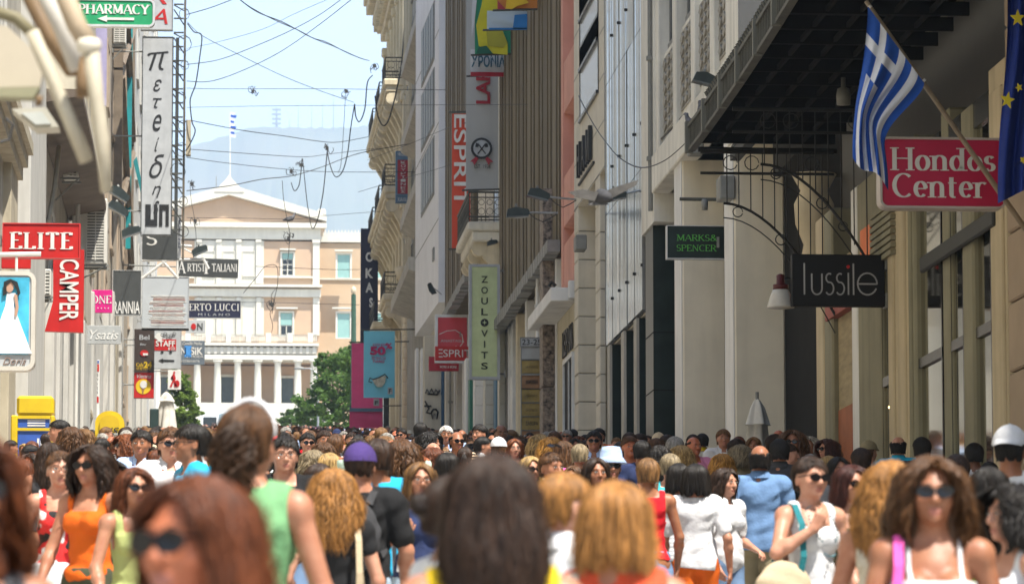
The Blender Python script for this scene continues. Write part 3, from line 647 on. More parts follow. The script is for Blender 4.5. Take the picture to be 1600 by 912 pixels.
r4, z4 = clad('tall dark brown building clad in vertical metal slats right of the hanging banners', 98.6, 119.6, 443, 107)
r4b, z4b = clad('narrow brown slatted building between the white bay and the white banner', 132.5, 149.2, 470, 140)
r5 = mass('old_house', 'old cream house with an ironwork balcony on scrolled brackets between the two brown slatted buildings', 8.62, 119.7, 132.4, ground(120)-3, 34, PLAST)
zs = at(750, 346, 121).z
q = MB(); q.box(7.55, 8.62, 121, 127, zs-.28, zs, bev=.05); q.box(7.7, 8.62, 121.1, 126.9, zs-.6, zs-.28, bev=.04); part('balcony_slab', q, PLAST, r5)
for y in (121.5, 123.4, 125.3, 126.6): corbel(r5, 8.62, 7.7, y, zs-.55, 1.35, .34, CREAM)
railing(r5, [(8.62, 121.05, zs), (7.6, 121.05, zs), (7.6, 126.9, zs), (8.62, 126.9, zs)], .92, .24, IRONG)
for z in (zs+.1, zs+4.6, zs+9.2, zs+14): rwin(r5, 8.62, 122.8, 124.4, z, z+2.8, 2, WHITE)
for (pa, pb_, Yq, t, mm, nm) in ((727, 733, 133, 560, WHITE, 'pilaster'), (733, 740, 131.5, 560, mat('green_door_paint', (.03, .16, .11), .5), 'door_edge'), (741, 755, 127.6, 540, WHITE, 'pier'), (757, 772, 124, 540, PLAST, 'pier'), (773, 779, 123, 560, flat('blue_door_panel', (.10, .20, .29)), 'door_panel'), (779.5, 790, 119.6, 470, PLAST, 'pier'), (791, 794, 118.7, 470, DARKM, 'gap'), (794, 799, 118.2, 475, WHITE, 'pier_edge'), (799, 808, 117, 470, TSV, 'shutter_box')):
    a = at(pa, 500, Yq); b = at(pb_, 500, Yq); q = MB(); q.box(a.x, b.x, Yq-.3, Yq+.6, ground(Yq), at(pa, t, Yq).z, bev=.02)
    if nm == 'pier':
        for k in range(12):
            s = MB(); z0 = ground(Yq)+k*.62
            if z0+.6 < at(pa, t, Yq).z: s.box(a.x-.015, b.x+.015, Yq-.33, Yq-.301, z0+.02, z0+.6, bev=.012); part('stone_block', s, mm, r5)
    part(nm, q, mm, r5)
# ground floor below the brown cladding: porch, plaques, marble pillar
r6 = mass('shop_front_wall', 'pale shop wall with a stone base under the brown slatted building beside the brass plaques', 8.9, 98.6, 119.5, ground(99)-3, z4+.2, PLAST, 10)
for i, y in enumerate((100.2, 103.5, 106.5, 110, 113.5)):
    q = MB(); q.box(8.5, 8.9, y, y+.35, ground(y), z4-.1, bev=.03); part('pier', q, (WHITE, CREAM, PLAST)[i % 3], r6)
q = MB(); a = at(801, 430, 112); q.tube([at(842, 470, 105), at(853, 450, 102), at(846, 500, 102)], .05, 5); part('conduit', q, WHITE, r6)
Yp = 103.5
def plaque(px0, py0, px1, py1, m, txt=None, tm=TB, th=.3, label=None, wd=.6):
    root, R = sign('wall_plaque', label, 'plaque', px0, py0, px1, py1, Yp, m, .08, GREYP, .02, group='brass company plaques on the shop wall' if 'brass' in label else None)
    if txt: L(root, R, .5, .5, wd, th, txt, tm, 'sans', Yp)
    return root
BR = mat('aged_brass', (.30, .22, .07), .45, .25, 3, metal=.3)
plaque(814, 528, 847, 540.5, TLG, '23-25', TB, .68, 'white house number plaque reading 23-25 above the brass plaques', .9)
plaque(815, 543, 846.5, 561, TGY, None, label='blank grey plaque just below the house number')
for i, (t, ph) in enumerate((('ΙΑΤΡΕΙΟ', 'topmost brass plaque with faint lettering below the blank grey one'), ('ΔΩΡΟΘΕΑ', 'reddish brass plaque with dark lettering, second brass one from the top'), ('ΔΙΚΗΓΟΡΟΣ', 'brass plaque with sparse thin lettering in the middle of the column of plaques'), ('ΟΠΤΙΚΟΣ', 'brass plaque with short dark word, second from the bottom'), ('ΣΑΒΟΡΑ', 'brass plaque with bold dark word, lowest full one above the crowd'), ('ΕΜΠΟΡΙΟ', 'lowest reddish brass plaque just above the heads of the crowd'))):
    y0 = (563, 586.5, 608, 630, 651, 673)[i]
    plaque(815, y0, 846.5, y0+20, BR if i not in (1, 5) else mat('reddish_brass', (.28, .15, .07), .5, .25, 3), t, TB if i in (1, 4) else flat('dull_gold_text', (.16, .11, .03)), .3 if i in (1, 4) else .2, ph)
root = empty('marble_pillar', at(858, 700, 100.4), 'mottled grey brown marble pillar right of the brass plaques', 'pillar')
a = at(848, 600, 100.4); b = at(867, 600, 100.4)
for k in range(5):
    z0 = ground(100)+k*1.7-.5; q = MB(); q.box(a.x, b.x, 100.4, 101.4, z0+.01, z0+1.69, bev=.02)
    part('marble_slab', q, mat('mottled_marble', (.22, .17, .13), .5, .7, 9, bump=.1), root)
# R5 pink building with white canopy ---------------------------------------------------------------------
r7 = empty('pink_building', (13, 97, ground(97)), 'salmon pink building with deep recesses above a white concrete canopy', 'building')
Yn, Yf = 94.7, 98.5; zw = at(880, 447, 96).z
q = MB(); q.box(8.5, 18, Yf-.55, Yf, zw-.1, 28); q.box(9.1, 18, Yn, Yf-.55, zw-.1, 28); part('wall', q, PINK, r7)
for py in (448, 340, 158, -60):
    z = at(888, py, 96).z; q = MB(); q.prism([(8.52, z), (8.52, z+1.25), (9.1, z+1.25), (9.1, z-.1)], Yn, Yf-.56); part('balcony_front', q, PINK, r7)
q = MB(); q.box(8.9, 9.08, Yn+.1, Yn+.9, at(888, 300, 95).z, at(888, 268, 95).z, bev=.03); part('junction_box', q, ACM, r7)
cn = empty('concrete_canopy', (8.2, 98, at(860, 460, 95).z), 'white projecting concrete canopy under the pink building', 'canopy')
z0 = at(870, 471, 95).z; z1 = at(870, 449.5, 95).z; q = MB(); q.box(7.93, 9.0, 94.9, 102, z0, z1, bev=.02); part('slab', q, WHITE, cn)
q = MB(); q.box(8.35, 8.75, 94.7, 94.88, z0+.05, z1+.15, bev=.02); part('light_box', q, WHITE, cn)
q = MB(); q.tube([at(858, 449, 95.2)+Vector((0, 0, .02)), at(862, 441, 95.2), at(868, 447, 95.2)], .05, 5); part('lamp_fitting', q, IRON, cn)
YEL = mat('yellowed_render', (.50, .44, .30), .8, .1, 1, streak=.3)
r8 = mass('shop_wall', 'yellowish shop wall with raised black lettering and a dark doorway under the white canopy', 8.52, 94.7, 99.9, ground(95)-3, z0-.01, YEL, 6)
q = MB(); za = at(885, 560, 95.6).z; q.box(8.49, 8.53, 95.0, 97.4, ground(95), za); part('doorway', q, BLACK, r8)
q = MB(); q.box(8.44, 8.56, 94.9, 95.0, ground(95), za+.1); q.box(8.44, 8.56, 97.4, 97.5, ground(95), za+.1); q.box(8.44, 8.56, 95.0, 97.4, za, za+.12); q.box(8.46, 8.5, 96.1, 96.2, ground(95), za); part('door_frame', q, TSV, r8)
for i, ch in enumerate('ΚΕΡΑΝ'):
    zz = at(888, 532, 96.5).z; y_ = 97.9-i*.55
    g_ = font_text(ch, .02); V = np.array(g_.v); V[:, 0] -= V[:, 0].min(); V *= .62/max(V[:, 2].max(), .1); g_.v = [(8.5-.02-v[1], y_-v[0], zz-.3+v[2]) for v in V]
    part('letter', g_, TB, r8)
# R6 beige clad building ----------------------------------------------------------------------------------
X6 = 8.48
r9 = empty('stone_clad_building', (13, 91, ground(91)), 'pale beige stone clad building with slanting dark framed windows beside the glass facade', 'building')
zs6 = at(912, 300, 91).z
q = MB(); q.box(X6, 18, 87.1, 94.6, zs6, 27); part('wall', q, TILE, r9)
q = MB(); q.box(9.6, 18, 87.1, 94.6, ground(88)-3, zs6-.01); part('recess_wall', q, TILE, r9)
for py in (100, 19, -60): 
    z = at(925, py, 89.9).z; rwin(r9, X6, 88.4, 92.9, z-.85, z+.85, 1, DARKM, flat('pale_curtain_glass', (.32, .34, .33), .15), fr=.08, out=.02)
for k in range(-2, 12):
    z = zs6+.02+k*1.05
    if z > zs6: q = MB(); q.box(X6-.006, X6+.01, 87.1, 94.6, z, z+.022); part('joint', q, GREYP, r9)
for i, ch in enumerate('ΗΑΜ'):   # raised black letters on the wall
    z = at(919, 235, 91).z; y_ = 92.9-i*1.15
    g_ = font_text(ch, .01); V = np.array(g_.v); V[:, 0] -= V[:, 0].min(); V[:, 0] *= 1.05; V *= .78/max(V[:, 2].max(), .1); g_.v = [(X6-.06-v[1]*2, y_-v[0], z-.38+v[2]) for v in V]
    part('letter', g_, TB, r9)
q = MB(); q.box(X6-.05, X6, 89.3, 93.1, at(919, 235, 91).z-.55, at(919, 235, 91).z-.5); part('letter_rail', q, TB, r9)
bl = MB()
def blocks(root, px0, px1, Yq, pys, m, dx=0):
    a = at(px0, 500, Yq); b = at(px1, 500, Yq)
    for p0, p1 in zip(pys[:-1], pys[1:]):
        s = MB(); s.box(X6, b.x, Yq, Yq+1.0, at(px0, p1, Yq).z+.012, at(px0, p0, Yq).z-.012, bev=.015); part('stone_block', s, m, root)
    s = MB(); s.box(X6+.03, b.x-.03, Yq+.03, Yq+.97, ground(Yq), at(px0, pys[0], Yq).z-.02); part('pier_core', s, GREYP, root)
blocks(r9, 898, 938, 93.6, [318]+[361+44.4*k for k in range(11)], TILE)
blocks(r9, 937, 947, 88.2, [270]+[318+44.4*k for k in range(13)], TILE)
# R7 mirrored glass facade and dark piers -----------------------------------------------------------------
r10 = empty('glass_building', (13, 83, ground(83)), 'building with a wavy mirrored glass facade above dark clad piers', 'building')
zg = at(975, 512, 83).z
GM = bpy.data.materials.new('mirror_glass'); GM.use_nodes = True; n_ = GM.node_tree.nodes; l_ = GM.node_tree.links; b_ = n_['Principled BSDF']
b_.inputs['Base Color'].default_value = (.33, .42, .48, 1); b_.inputs['Metallic'].default_value = 1; b_.inputs['Roughness'].default_value = .13
tc = n_.new('ShaderNodeTexCoord'); nz = n_.new('ShaderNodeTexNoise'); nz.inputs['Scale'].default_value = .55; nz.inputs['Detail'].default_value = 1
mp = n_.new('ShaderNodeMapping'); mp.inputs['Scale'].default_value = (1, 3.2, .10); l_.new(tc.outputs['Object'], mp.inputs[0]); l_.new(mp.outputs[0], nz.inputs[0])
bp = n_.new('ShaderNodeBump'); bp.inputs['Distance'].default_value = .05; bp.inputs['Strength'].default_value = .35; l_.new(nz.outputs[0], bp.inputs['Height']); l_.new(bp.outputs[0], b_.inputs['Normal'])
q = MB(); q.box(8.56, 18, 79.3, 87.05, zg-.02, 27); part('wall', q, DARKM, r10)
pw_ = (87.05-79.35)/5; ph_ = 2.9
for i in range(5):
    for k in range(7):
        y0 = 79.35+i*pw_; z0 = zg+k*ph_; tl = random.uniform(-.006, .006)
        q = MB(); q.prism([(8.5+tl, y0+.008), (8.5-tl, y0+pw_-.008), (8.55, y0+pw_-.008), (8.55, y0+.008)], z0+.008, z0+ph_-.008, 'z'); part('pane', q, GM, r10)
        q = MB(); q.box(8.46, 8.5, y0-.02, y0+.02, z0+ph_*.3, z0+ph_*.3+.06); part('glazing_clip', q, IRON, r10)
q = MB()
for i in range(6): q.box(8.492, 8.55, 79.35+i*pw_-.012, 79.35+i*pw_+.012, zg, 27)
part('mullion', q, GREYP, r10)
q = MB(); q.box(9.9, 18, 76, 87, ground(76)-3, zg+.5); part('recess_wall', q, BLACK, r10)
q = MB(); q.box(8.6, 9.95, 79.3, 87, zg-.05, zg-.021); part('soffit', q, TAUPE, r10)
for (pl, pr_, top) in ((951, 972, 532), (973, 992, 513), (993, 1012, 494)):
    Yq = YX(pl+2.5, 8.5); a = 8.5; b = at(pr_+6, 500, Yq).x
    q = MB(); q.box(8.5, b, Yq, Yq+.55, ground(Yq), zg-.06); part('pier', q, DARKG, r10)
    q = MB(); q.box(8.485, 8.499, Yq, Yq+.56, ground(Yq), zg-.06); q.box(8.485, 8.54, Yq-.012, Yq-.001, ground(Yq), zg-.06); part('pier_edge', q, CONC, r10)
# R8 concrete building with screens, arcade pillars --------------------------------------------------------
Y0_, Y1_ = 64.0, 79.2
r11 = empty('concrete_building', (13, 70, ground(70)), 'grey white concrete building with perforated window screens over tall arcade pillars', 'building')
zl = at(1026, 298, 76.5).z; zh = at(1026, 240, 76.5).z
CW = mat('aged_white_concrete', (.72, .69, .60), .8, .1, .9, bump=.15, bscale=22, streak=.5)
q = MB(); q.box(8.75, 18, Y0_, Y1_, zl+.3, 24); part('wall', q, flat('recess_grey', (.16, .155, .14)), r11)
zl2 = at(1005, 362, 78.5).z
q = MB(); q.box(8.47, 9.6, 76.9, 79.25, zl2, 24); part('end_pier', q, CW, r11)
q = MB(); q.box(8.42, 8.8, Y0_, 76.88, zl, zh, bev=.02); part('fascia_beam', q, CW, r11)
q = MB(); q.prism([(8.8, zl+.3), (8.6, zl+.02), (9.6, zl+.02), (9.6, zl+.3)], Y0_, 76.9); q.box(8.6, 18, Y0_, 76.9, zl+.02, zl+.29); part('soffit', q, TAUPE, r11)
zt = at(1140, 110, 65.5)
pys_ = [76.85, 73.9, 71.0, 68.2, 65.6]
for y in pys_:
    q = MB(); q.box(8.5, 8.76, y-.55, y, zh, 24, bev=.02); part('pier', q, CW, r11)
for y0, y1 in zip(pys_[1:], pys_[:-1]):
    y1 -= .55; mid = (y0+y1)/2
    for fl in range(3):
        zz = zh+.35+fl*3.6
        rwin(r11, 8.74, y0+.15, y1-.15, zz+1.75, zz+3.25, 2, GREYP)
        q = MB(); q.box(8.62, 8.75, y0, y1, zz-.12, zz); q.box(8.62, 8.75, y0, y1, zz+1.45, zz+1.58); part('sill', q, CW, r11)
        # perforated screen: a lattice of small rings and stars
        q = MB(); nx = 4; nz_ = 6; dx = (y1-y0)/nx; dz = 1.45/nz_
        for i in range(nx+1): q.box(8.60, 8.64, y0+i*dx-.025, y0+i*dx+.025, zz, zz+1.45)
        for k in range(nz_+1): q.box(8.60, 8.64, y0, y1, zz+k*dz-.02, zz+k*dz+.02)
        for i in range(nx):
            for k in range(nz_):
                c_ = (8.60, y0+(i+.5)*dx, zz+(k+.5)*dz)
                q.prism([(c_[1]+dx*.42*math.cos(t*math.pi/2), c_[2]+dz*.42*math.sin(t*math.pi/2)) for t in range(4)], 8.575, 8.62, 'x')
        tag(part('screen', q, mat('screen_concrete', (.33, .31, .26), .85, .2, 2), r11), kind='stuff')
q = MB(); q.box(8.45, 9.4, Y0_, 65.6, zh-1.5, 24); part('corner_pier', q, CW, r11)
for z in (zh+1.2, zh+2.9, zh+4.6, zh+6.3): q = MB(); q.box(8.44, 9.41, Y0_-.01, 65.6, z, z+.02); part('joint', q, GREYP, r11)
PIL = mat('smooth_pillar_render', (.78, .70, .54), .75, .08, .7, streak=.2)
for (pl, pr_, top, Yb_, lab) in ((1055, 1134, 300, 73.7, ''), (1136, 1227, 215, 66.2, '')):
    Yq = YX(pl+11.5, 8.5); b = at(pr_, 500, Yq).x; q = MB(); q.box(8.5, b, Yq, Yq+1.15, ground(Yq), zl+.1 if pl < 1100 else zl+.1, bev=.03); part('pillar', q, PIL, r11)
    q = MB(); q.box(8.485, 8.502, Yq+.02, Yq+1.14, ground(Yq), zl); part('pillar_side', q, WHITE, r11)
q = MB(); Yq = 77.4; q.box(8.5, 9.6, Yq, Yq+1.4, ground(Yq), zl2-.02); part('dark_pier', q, DARKG, r11)
for py in (520, 610): z = at(1035, py, Yq).z; q = MB(); q.box(8.49, 9.61, Yq-.012, Yq+1.4, z, z+.02); part('joint', q, BLACK, r11)
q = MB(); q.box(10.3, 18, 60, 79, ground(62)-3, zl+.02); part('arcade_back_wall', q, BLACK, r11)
# R9 near shops -------------------------------------------------------------------------------------------
NX = 8.55
STN = mat('honey_stone', (.50, .41, .26), .8, .12, 1, bump=.15, bscale=25, streak=.4)
STG = mat('olive_grey_stone', (.25, .23, .15), .8, .12, 1.2, streak=.4)
r12 = empty('near_shop_building', (13, 50, ground(50)), 'honey coloured stone building with tall shop windows and pilasters at the right edge', 'building')
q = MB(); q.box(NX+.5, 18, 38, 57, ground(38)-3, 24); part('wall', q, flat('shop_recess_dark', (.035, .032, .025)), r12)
q = MB(); zt_ = at(1400, 130, 50).z; q.box(NX-.02, NX+.5, 38, 57.5, zt_+.6, 19); part('upper_wall', q, STG, r12)
zc9 = at(1500, 150, 45).z
for (pl, pr_, top, mm, nm) in ((1277, 1289, 330, STN, 'pier'), (1290, 1302, 330, STG, 'pier'), (1334, 1343, 200, WHITE, 'door_jamb'), (1343, 1379, 300, STG, 'pier'), (1394, 1408, 250, STN, 'pilaster'), (1408, 1426, 330, STN, 'pilaster'), (1426, 1436, 330, STG, 'pilaster'), (1476, 1487, 300, STG, 'pier'), (1510, 1526, 330, STG, 'window_frame'), (1556, 1583, 150, STN, 'pilaster'), (1583, 1592, 150, STG, 'pier')):
    ya = YX(pr_, NX); yb = YX(pl, NX); o_ = {'pilaster': .05, 'pier': .02, 'window_frame': .04, 'door_jamb': .03}[nm]
    q = MB(); q.box(NX-o_, NX+.5, ya, yb, ground(yb)-.2, zc9 if nm != 'window_frame' else zc9-.2, bev=.03)
    if nm == 'pilaster': q.box(NX-o_-.03, NX+.4, ya+.15, yb-.15, ground(yb)-.2, zc9-.3, bev=.02)
    part(nm, q, mm, r12)
for k in range(9):
    z = ground(41)+.3+k*.75; q = MB(); q.box(NX-.12, NX+.5, 38, YX(1593, NX), z, z+.73, bev=.02); part('stone_block', q, mat('pinkish_stone', (.33, .25, .17), .8, .12, 1, bump=.15), r12)
SG = bpy.data.materials.new('shop_window_glass'); SG.use_nodes = True; b_ = SG.node_tree.nodes['Principled BSDF']
b_.inputs['Base Color'].default_value = (.55, .54, .48, 1); b_.inputs['Roughness'].default_value = .06; b_.inputs['Metallic'].default_value = 1
for (pl, pr_, y0p, y1p) in ((1437, 1475, 330, 700), (1488, 1509, 330, 700), (1527, 1553, 330, 700), (1380, 1393, 330, 700)):
    ya = YX(pr_, NX+.02); yb = YX(pl, NX+.02); zt = zc9-.5
    f = MB(); f.box(NX-.01, NX+.03, ya, yb, zt, zt+.3); zt2 = zt-2.4; f.box(NX-.01, NX+.03, ya, yb, zt2, zt2+.12); f.box(NX-.005, NX+.028, ya, ya+.06, ground(yb), zt+.01); f.box(NX-.005, NX+.028, yb-.06, yb, ground(yb), zt+.01); w = part('shop_window', f, DARKM, r12)
    q = MB(); q.box(NX+.03, NX+.07, ya+.06, yb-.06, zt2+.12, zt); sub('pane', q, SG, w, r12); q = MB(); q.box(NX+.03, NX+.07, ya+.06, yb-.06, ground(yb)-.2, zt2); sub('pane', q, SG, w, r12)
# door interiors
ORG = mat('orange_door_panel', (.30, .09, .03), .6, .2, 2); ya = YX(1334, NX+.06); yb = YX(1303, NX+.06)
q = MB(); q.box(NX+.06, NX+.1, ya, yb, ground(yb), ground(yb)+2.1); part('door_leaf', q, ORG, r12)
q = MB(); q.box(NX+.07, NX+.12, ya, yb, ground(yb)+2.1, ground(yb)+4.2); part('door_curtain', q, mat('tan_blind', (.34, .27, .15), .8, .2, 2, stretch=(1, 1, 6)), r12)
q = MB(); q.prism([(yb+.1, at(1300, 500, 55).z), (ya, at(1334, 470, 52).z+.05), (ya, at(1334, 440, 52).z), (yb+.1, at(1300, 445, 55).z)], NX-.05, NX+.1, 'x'); part('red_fascia', q, mat('faded_red_fascia', (.30, .07, .05), .6), r12)
# sloping shop fascias above windows
q = MB(); q.box(NX-.12, NX-.05, YX(1555, NX-.1), YX(1440, NX-.1), at(1500, 392, 45).z, at(1500, 366, 45).z, bev=.02); part('shop_fascia', q, mat('grey_fascia', (.03, .031, .027), .6), r12)
ya = YX(1395, NX-.1); yb = YX(1345, NX-.1)
for k in range(8):
    q = MB(); z = at(1380, 400, 52).z+k*.09-.3; q.box(NX-.12, NX, ya, yb-.9, z, z+.06); part('louvre_slat', q, STG, r12)
q = MB(); q.box(NX-.1, NX-.02, yb-.85, yb, at(1380, 400, 52).z-.3, at(1380, 400, 52).z+.3); part('orange_notice', q, TOR, r12)
# carved capital
for px, py, Yq in ((1272, 330, 57.5),):
    q = MB(); p = at(px, py, Yq); q.lathe([(.12, -.9), (.2, -.7), (.16, -.5), (.28, -.2), (.3, .1), (.2, .3), (.34, .55)], p, 10); part('carved_capital', q, STN, r12, True)
q = MB(); q.lathe([(.02, 0), (.05, .03), (.02, .09)], at(1394, 640, 50), 8); part('wall_lamp', q, emis('warm_lamp', (1, .62, .2), 6), r12)
# canopy of iron and glass ---------------------------------------------------------------------------------
cr = empty('iron_canopy', (7.5, 48, at(1100, 240, 54.5).z), 'large black wrought iron and glass entrance canopy with a ribbed edge reaching over the street', 'canopy')
zc = at(1082, 237, 54.5).z; XE = 6.53; YE = 54.5; CBK = mat('canopy_underside_shade', (.007, .007, .006), .9, .4, 3, spec=.1)  # shade under the canopy is put into this near-black colour
def edge(y, lift=0):   # the front edge bows outward towards the camera
    t = (YE-y)/20; return XE-.55*max(0, t)**1.6
ysl = [YE-i*1.0 for i in range(0, 21)]
f = MB()
for i in range(20):
    y0, y1 = ysl[i], ysl[i+1]; x0, x1 = edge(y0), edge(y1)
    for (zo, zi, ox) in ((.0, .05, .05), (.33, .38, .06)):
        f.add([(x0-ox, y0, zc+zo), (x1-ox, y1, zc+zo), (x1+.05, y1, zc+zo), (x0+.05, y0, zc+zo), (x0-ox, y0, zc+zi), (x1-ox, y1, zc+zi), (x1+.05, y1, zc+zi), (x0+.05, y0, zc+zi)], [(0,1,2,3), (4,5,6,7), (0,1,5,4), (3,2,6,7), (0,3,7,4), (1,2,6,5)])
    f.add([(x0, y0, zc), (x1, y1, zc), (x1, y1, zc+.36), (x0, y0, zc+.36)], [(0, 1, 2, 3)])
part('fascia', f, IRONG, cr)
f = MB()
for i in range(20*6):
    y = YE-i/6; x = edge(y); f.box(x-.04, x+.0, y-.018, y+.018, zc+.05, zc+.33)
tag(part('fascia_rib', f, IRONG, cr), kind='stuff')
for i in range(0, 20, 2):
    y = YE-i; f = MB(); x = edge(y); f.box(x-.09, x+.02, y-.05, y+.05, zc-.02, zc+.42); part('fascia_post', f, mat('canopy_post_iron', (.12, .12, .10), .5), cr)
f = MB()
for i in range(20):
    y0, y1 = ysl[i], ysl[i+1]
    f.add([(edge(y0)+.02, y0, zc+.30), (edge(y1)+.02, y1, zc+.30), (NX, y1, zc+.44), (NX, y0, zc+.44), (edge(y0)+.02, y0, zc+.33), (edge(y1)+.02, y1, zc+.33), (NX, y1, zc+.47), (NX, y0, zc+.47)], [(0,1,2,3), (4,5,6,7), (0, 3, 7, 4)])
part('roof_panel', f, CBK, cr)
for i in range(20):
    y = YE-.02-i; f = MB(); f.box(edge(y)+.02, NX, y-.03, y+.03, zc+.12, zc+.28); part('rafter', f, CBK, cr)
for x in (6.9, 7.3, 7.7, 8.1):
    f = MB(); f.box(x-.02, x+.02, YE-20, YE, zc+.14, zc+.2); part('purlin', f, CBK, cr)
# cresting above the canopy
f = MB()
for i in range(60):
    y = YE-2-i*.22; x = edge(y); f.tube([(x+.05, y, zc+.38), (x-.02, y+.06, zc+.52), (x+.08, y+.12, zc+.6), (x+.02, y+.16, zc+.42)], .025, 4)
tag(part('cresting', f, IRONG, cr), kind='stuff')
# scrolled brackets
def bracket(y, zo=0):
    f = MB(); zb = zc+zo
    P = [(edge(y)+.1, y, zb-.03), (8.5, y, zb-.03)]; f.tube(P, .03, 5); f.tube([(edge(y)+.1, y, zb-.33), (8.5, y, zb-.33)], .022, 5)
    ar = [(6.95+(8.5-6.95)*t, y, zb-.75-1.55*t**1.9) for t in [i/12 for i in range(13)]]; f.tube(ar, .02, 5)
    ar2 = [(6.95+(8.5-6.95)*t, y, zb-.95-1.6*t**1.9) for t in [i/12 for i in range(13)]]; f.tube(ar2, .009, 4)
    for k in range(9):
        t = (k+.3)/9; x = 6.95+1.5*t; f.tube([(x, y, zb-.03), (x, y, zb-.75-1.55*t**1.9)], .009, 4)
    for (x, z, r) in ((7.15, zb-.87, .07), (7.75, zb-1.25, .075), (8.02, zb-1.55, .06), (8.3, zb-2.0, .07), (7.05, zb-.18, .1), (7.35, zb-.18, .1), (8.2, zb-.18, .1)):
        f.tube([(x+r*math.cos(a*.6), y, z+r*math.sin(a*.6)) for a in range(11)], .008, 4, cap=False)
    return part('scroll_bracket', f, IRON, cr)
for y in (54.3, 50.5): bracket(y)
f = MB(); f.tube([(6.6, 54.3, zc+.0), (8.55, 54.35, zc)], .04, 5); f.tube([(6.6, 54.3, zc+.35), (8.55, 54.35, zc+.4)], .04, 5); part('end_beam', f, IRON, cr)
# balcony band above the canopy
r13 = empty('iron_balcony', (8.2, 55, at(1250, 60, 60).z), 'iron balcony, dark slab standing for recess shade, above the canopy beside the concrete building', 'balcony')
a = at(1196, 100, 63); q = MB(); q.box(8.35, 9.3, 50, 63.2, zc+1.55, zc+6); part('screen', q, DARKM, r13)  # solid dark slab put in for the shade of the recess
q = MB()
for i in range(40):
    y = 63-i*.3; q.lathe([(.02, 0), (.09, .05), (.04, .14), (.1, .24), (.02, .3)], (8.28, y, zc+1.3), 6)
tag(part('baluster', q, IRONG, r13), kind='stuff')
q = MB(); q.box(8.2, 8.36, 50, 63.2, zc+1.15, zc+1.3); q.box(8.2, 8.36, 50, 63.2, zc+1.6, zc+1.7); part('rail', q, IRON, r13)
r14 = mass('dark_upper_building', 'dark recessed upper storey above the iron canopy at the top right', 9.0, 36, 63.9, zc+1.0, 20.5, mat('dark_recess_render', (.028, .026, .021), .85, .2, 1), 10)  # darkness of the recess is put into the render colour
for (X_, w_, ya_, yb_, zt__, mm, lb) in ((8.6, 10, 6, 37.9, 17, STG, 'plain honey coloured building nearer than the right edge of the view'), (-14.25, 10, 6, 65.9, 26, PLAST, 'plain pale building nearer than the left edge of the view')):
    rr = empty('street_building', (X_+5, 20, ground(10)), lb, 'building'); q = MB(); q.box(X_, X_+w_, ya_, yb_, ground(5)-3, zt__); part('wall', q, mm, rr)  # unseen continuation of the street; right block added to shade the crowd

for (X_, Y_, z0, z1, rt, mm) in ((8.42, 77.1, 12, 29, r11, GREYP), (8.36, 104.2, 8, 14, r6, WHITE), (8.5, 146.5, 11, 17, r3, GREYP)):
    q = MB(); q.tube([(X_, Y_, z0), (X_, Y_, z1)], .05, 6)
    for k in range(int((z1-z0)/2)): q.box(X_-.07, X_+.1, Y_-.07, Y_+.07, z0+1+2*k, z0+1.08+2*k)
    part('wall_pipe', q, mm, rt)
for (X_, Y_, z_, w, h, rt) in ((8.42, 65.0, 10.6, .5, .4, r11), (8.4, 91.5, 13.0, .6, .35, r9), (8.3, 152, 20, .7, .5, r3), (8.44, 69.4, 12.0, .35, .5, r11)):
    q = MB(); q.box(X_-.16, X_+.1, Y_, Y_+w, z_, z_+h, bev=.02); part('vent_box', q, GREYP, rt)
# ------------------------------------------------------------------ LEFT SIDE
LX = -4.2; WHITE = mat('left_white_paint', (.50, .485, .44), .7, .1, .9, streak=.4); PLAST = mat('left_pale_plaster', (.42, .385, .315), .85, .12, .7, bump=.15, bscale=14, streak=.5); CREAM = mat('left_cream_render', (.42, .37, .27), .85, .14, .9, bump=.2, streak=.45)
GR = mat('left_grey_marble', (.30, .30, .28), .6, .3, 1.2, streak=.6)
def lmass(name, label, X, Y0, Y1, z1, m, deep=10):
    root = empty(name, (X-deep/2, (Y0+Y1)/2, ground(Y0)), label, 'building'); b = MB(); b.box(X-deep, X, Y0, Y1, ground(Y0)-3, z1); part('wall', b, m, root); return root
def lwin(root, X, Y0, Y1, z0, z1, nm=2, frame=WHITE, glass=DKWIN, out=.06, fr=.12):
    f = MB(); f.box(X-.05, X+out, Y0-fr, Y0, z0-fr, z1+fr); f.box(X-.05, X+out, Y1, Y1+fr, z0-fr, z1+fr); f.box(X-.05, X+out, Y0, Y1, z1, z1+fr); f.box(X-.05, X+out+.05, Y0, Y1, z0-fr, z0)
    for i in range(1, nm): y = Y0+(Y1-Y0)*i/nm; f.box(X-.04, X+out*.8, y-.04, y+.04, z0, z1)
    w = part('window', f, frame, root); p = MB(); p.box(X-.04, X+.01, Y0, Y1, z0, z1); sub('pane', p, glass, w, root)
def lband(root, m, X, px0, px1, py0, py1, out, name, Yref=None, bev=.02):
    """upright band on the left wall between two picture columns"""
    ya, yb = YX(px0, X), YX(px1, X); 
    z0 = at(px0, py1, ya).z if py1 < 900 else ground(ya)-.3; z1 = at(px0, py0, ya).z
    q = MB(); q.box(X-.1, X+out, ya, yb, z0, z1, bev=bev); return part(name, q, m, root)
l1 = lmass('cream_building', 'pale cream building at the left edge with a white pillar behind the red sign', LX, 66, 88, 27, PLAST)
lband(l1, WHITE, LX, 26, 52, -200, 999, .25, 'pillar')
lband(l1, CREAM, LX, 2, 12, 200, 999, .16, 'pilaster')
q = MB(); z = at(10, 240, 75).z
for k in range(3): q.box(LX, LX+.25+.1*k, 66, YX(13, LX), z+k*.25, z+k*.25+.24)
part('cornice', q, CREAM, l1)
for z in (14, 18.5, 23): lwin(l1, LX, 68, 71, z, z+2.4); lwin(l1, LX, 73, 75.5, z, z+2.4)
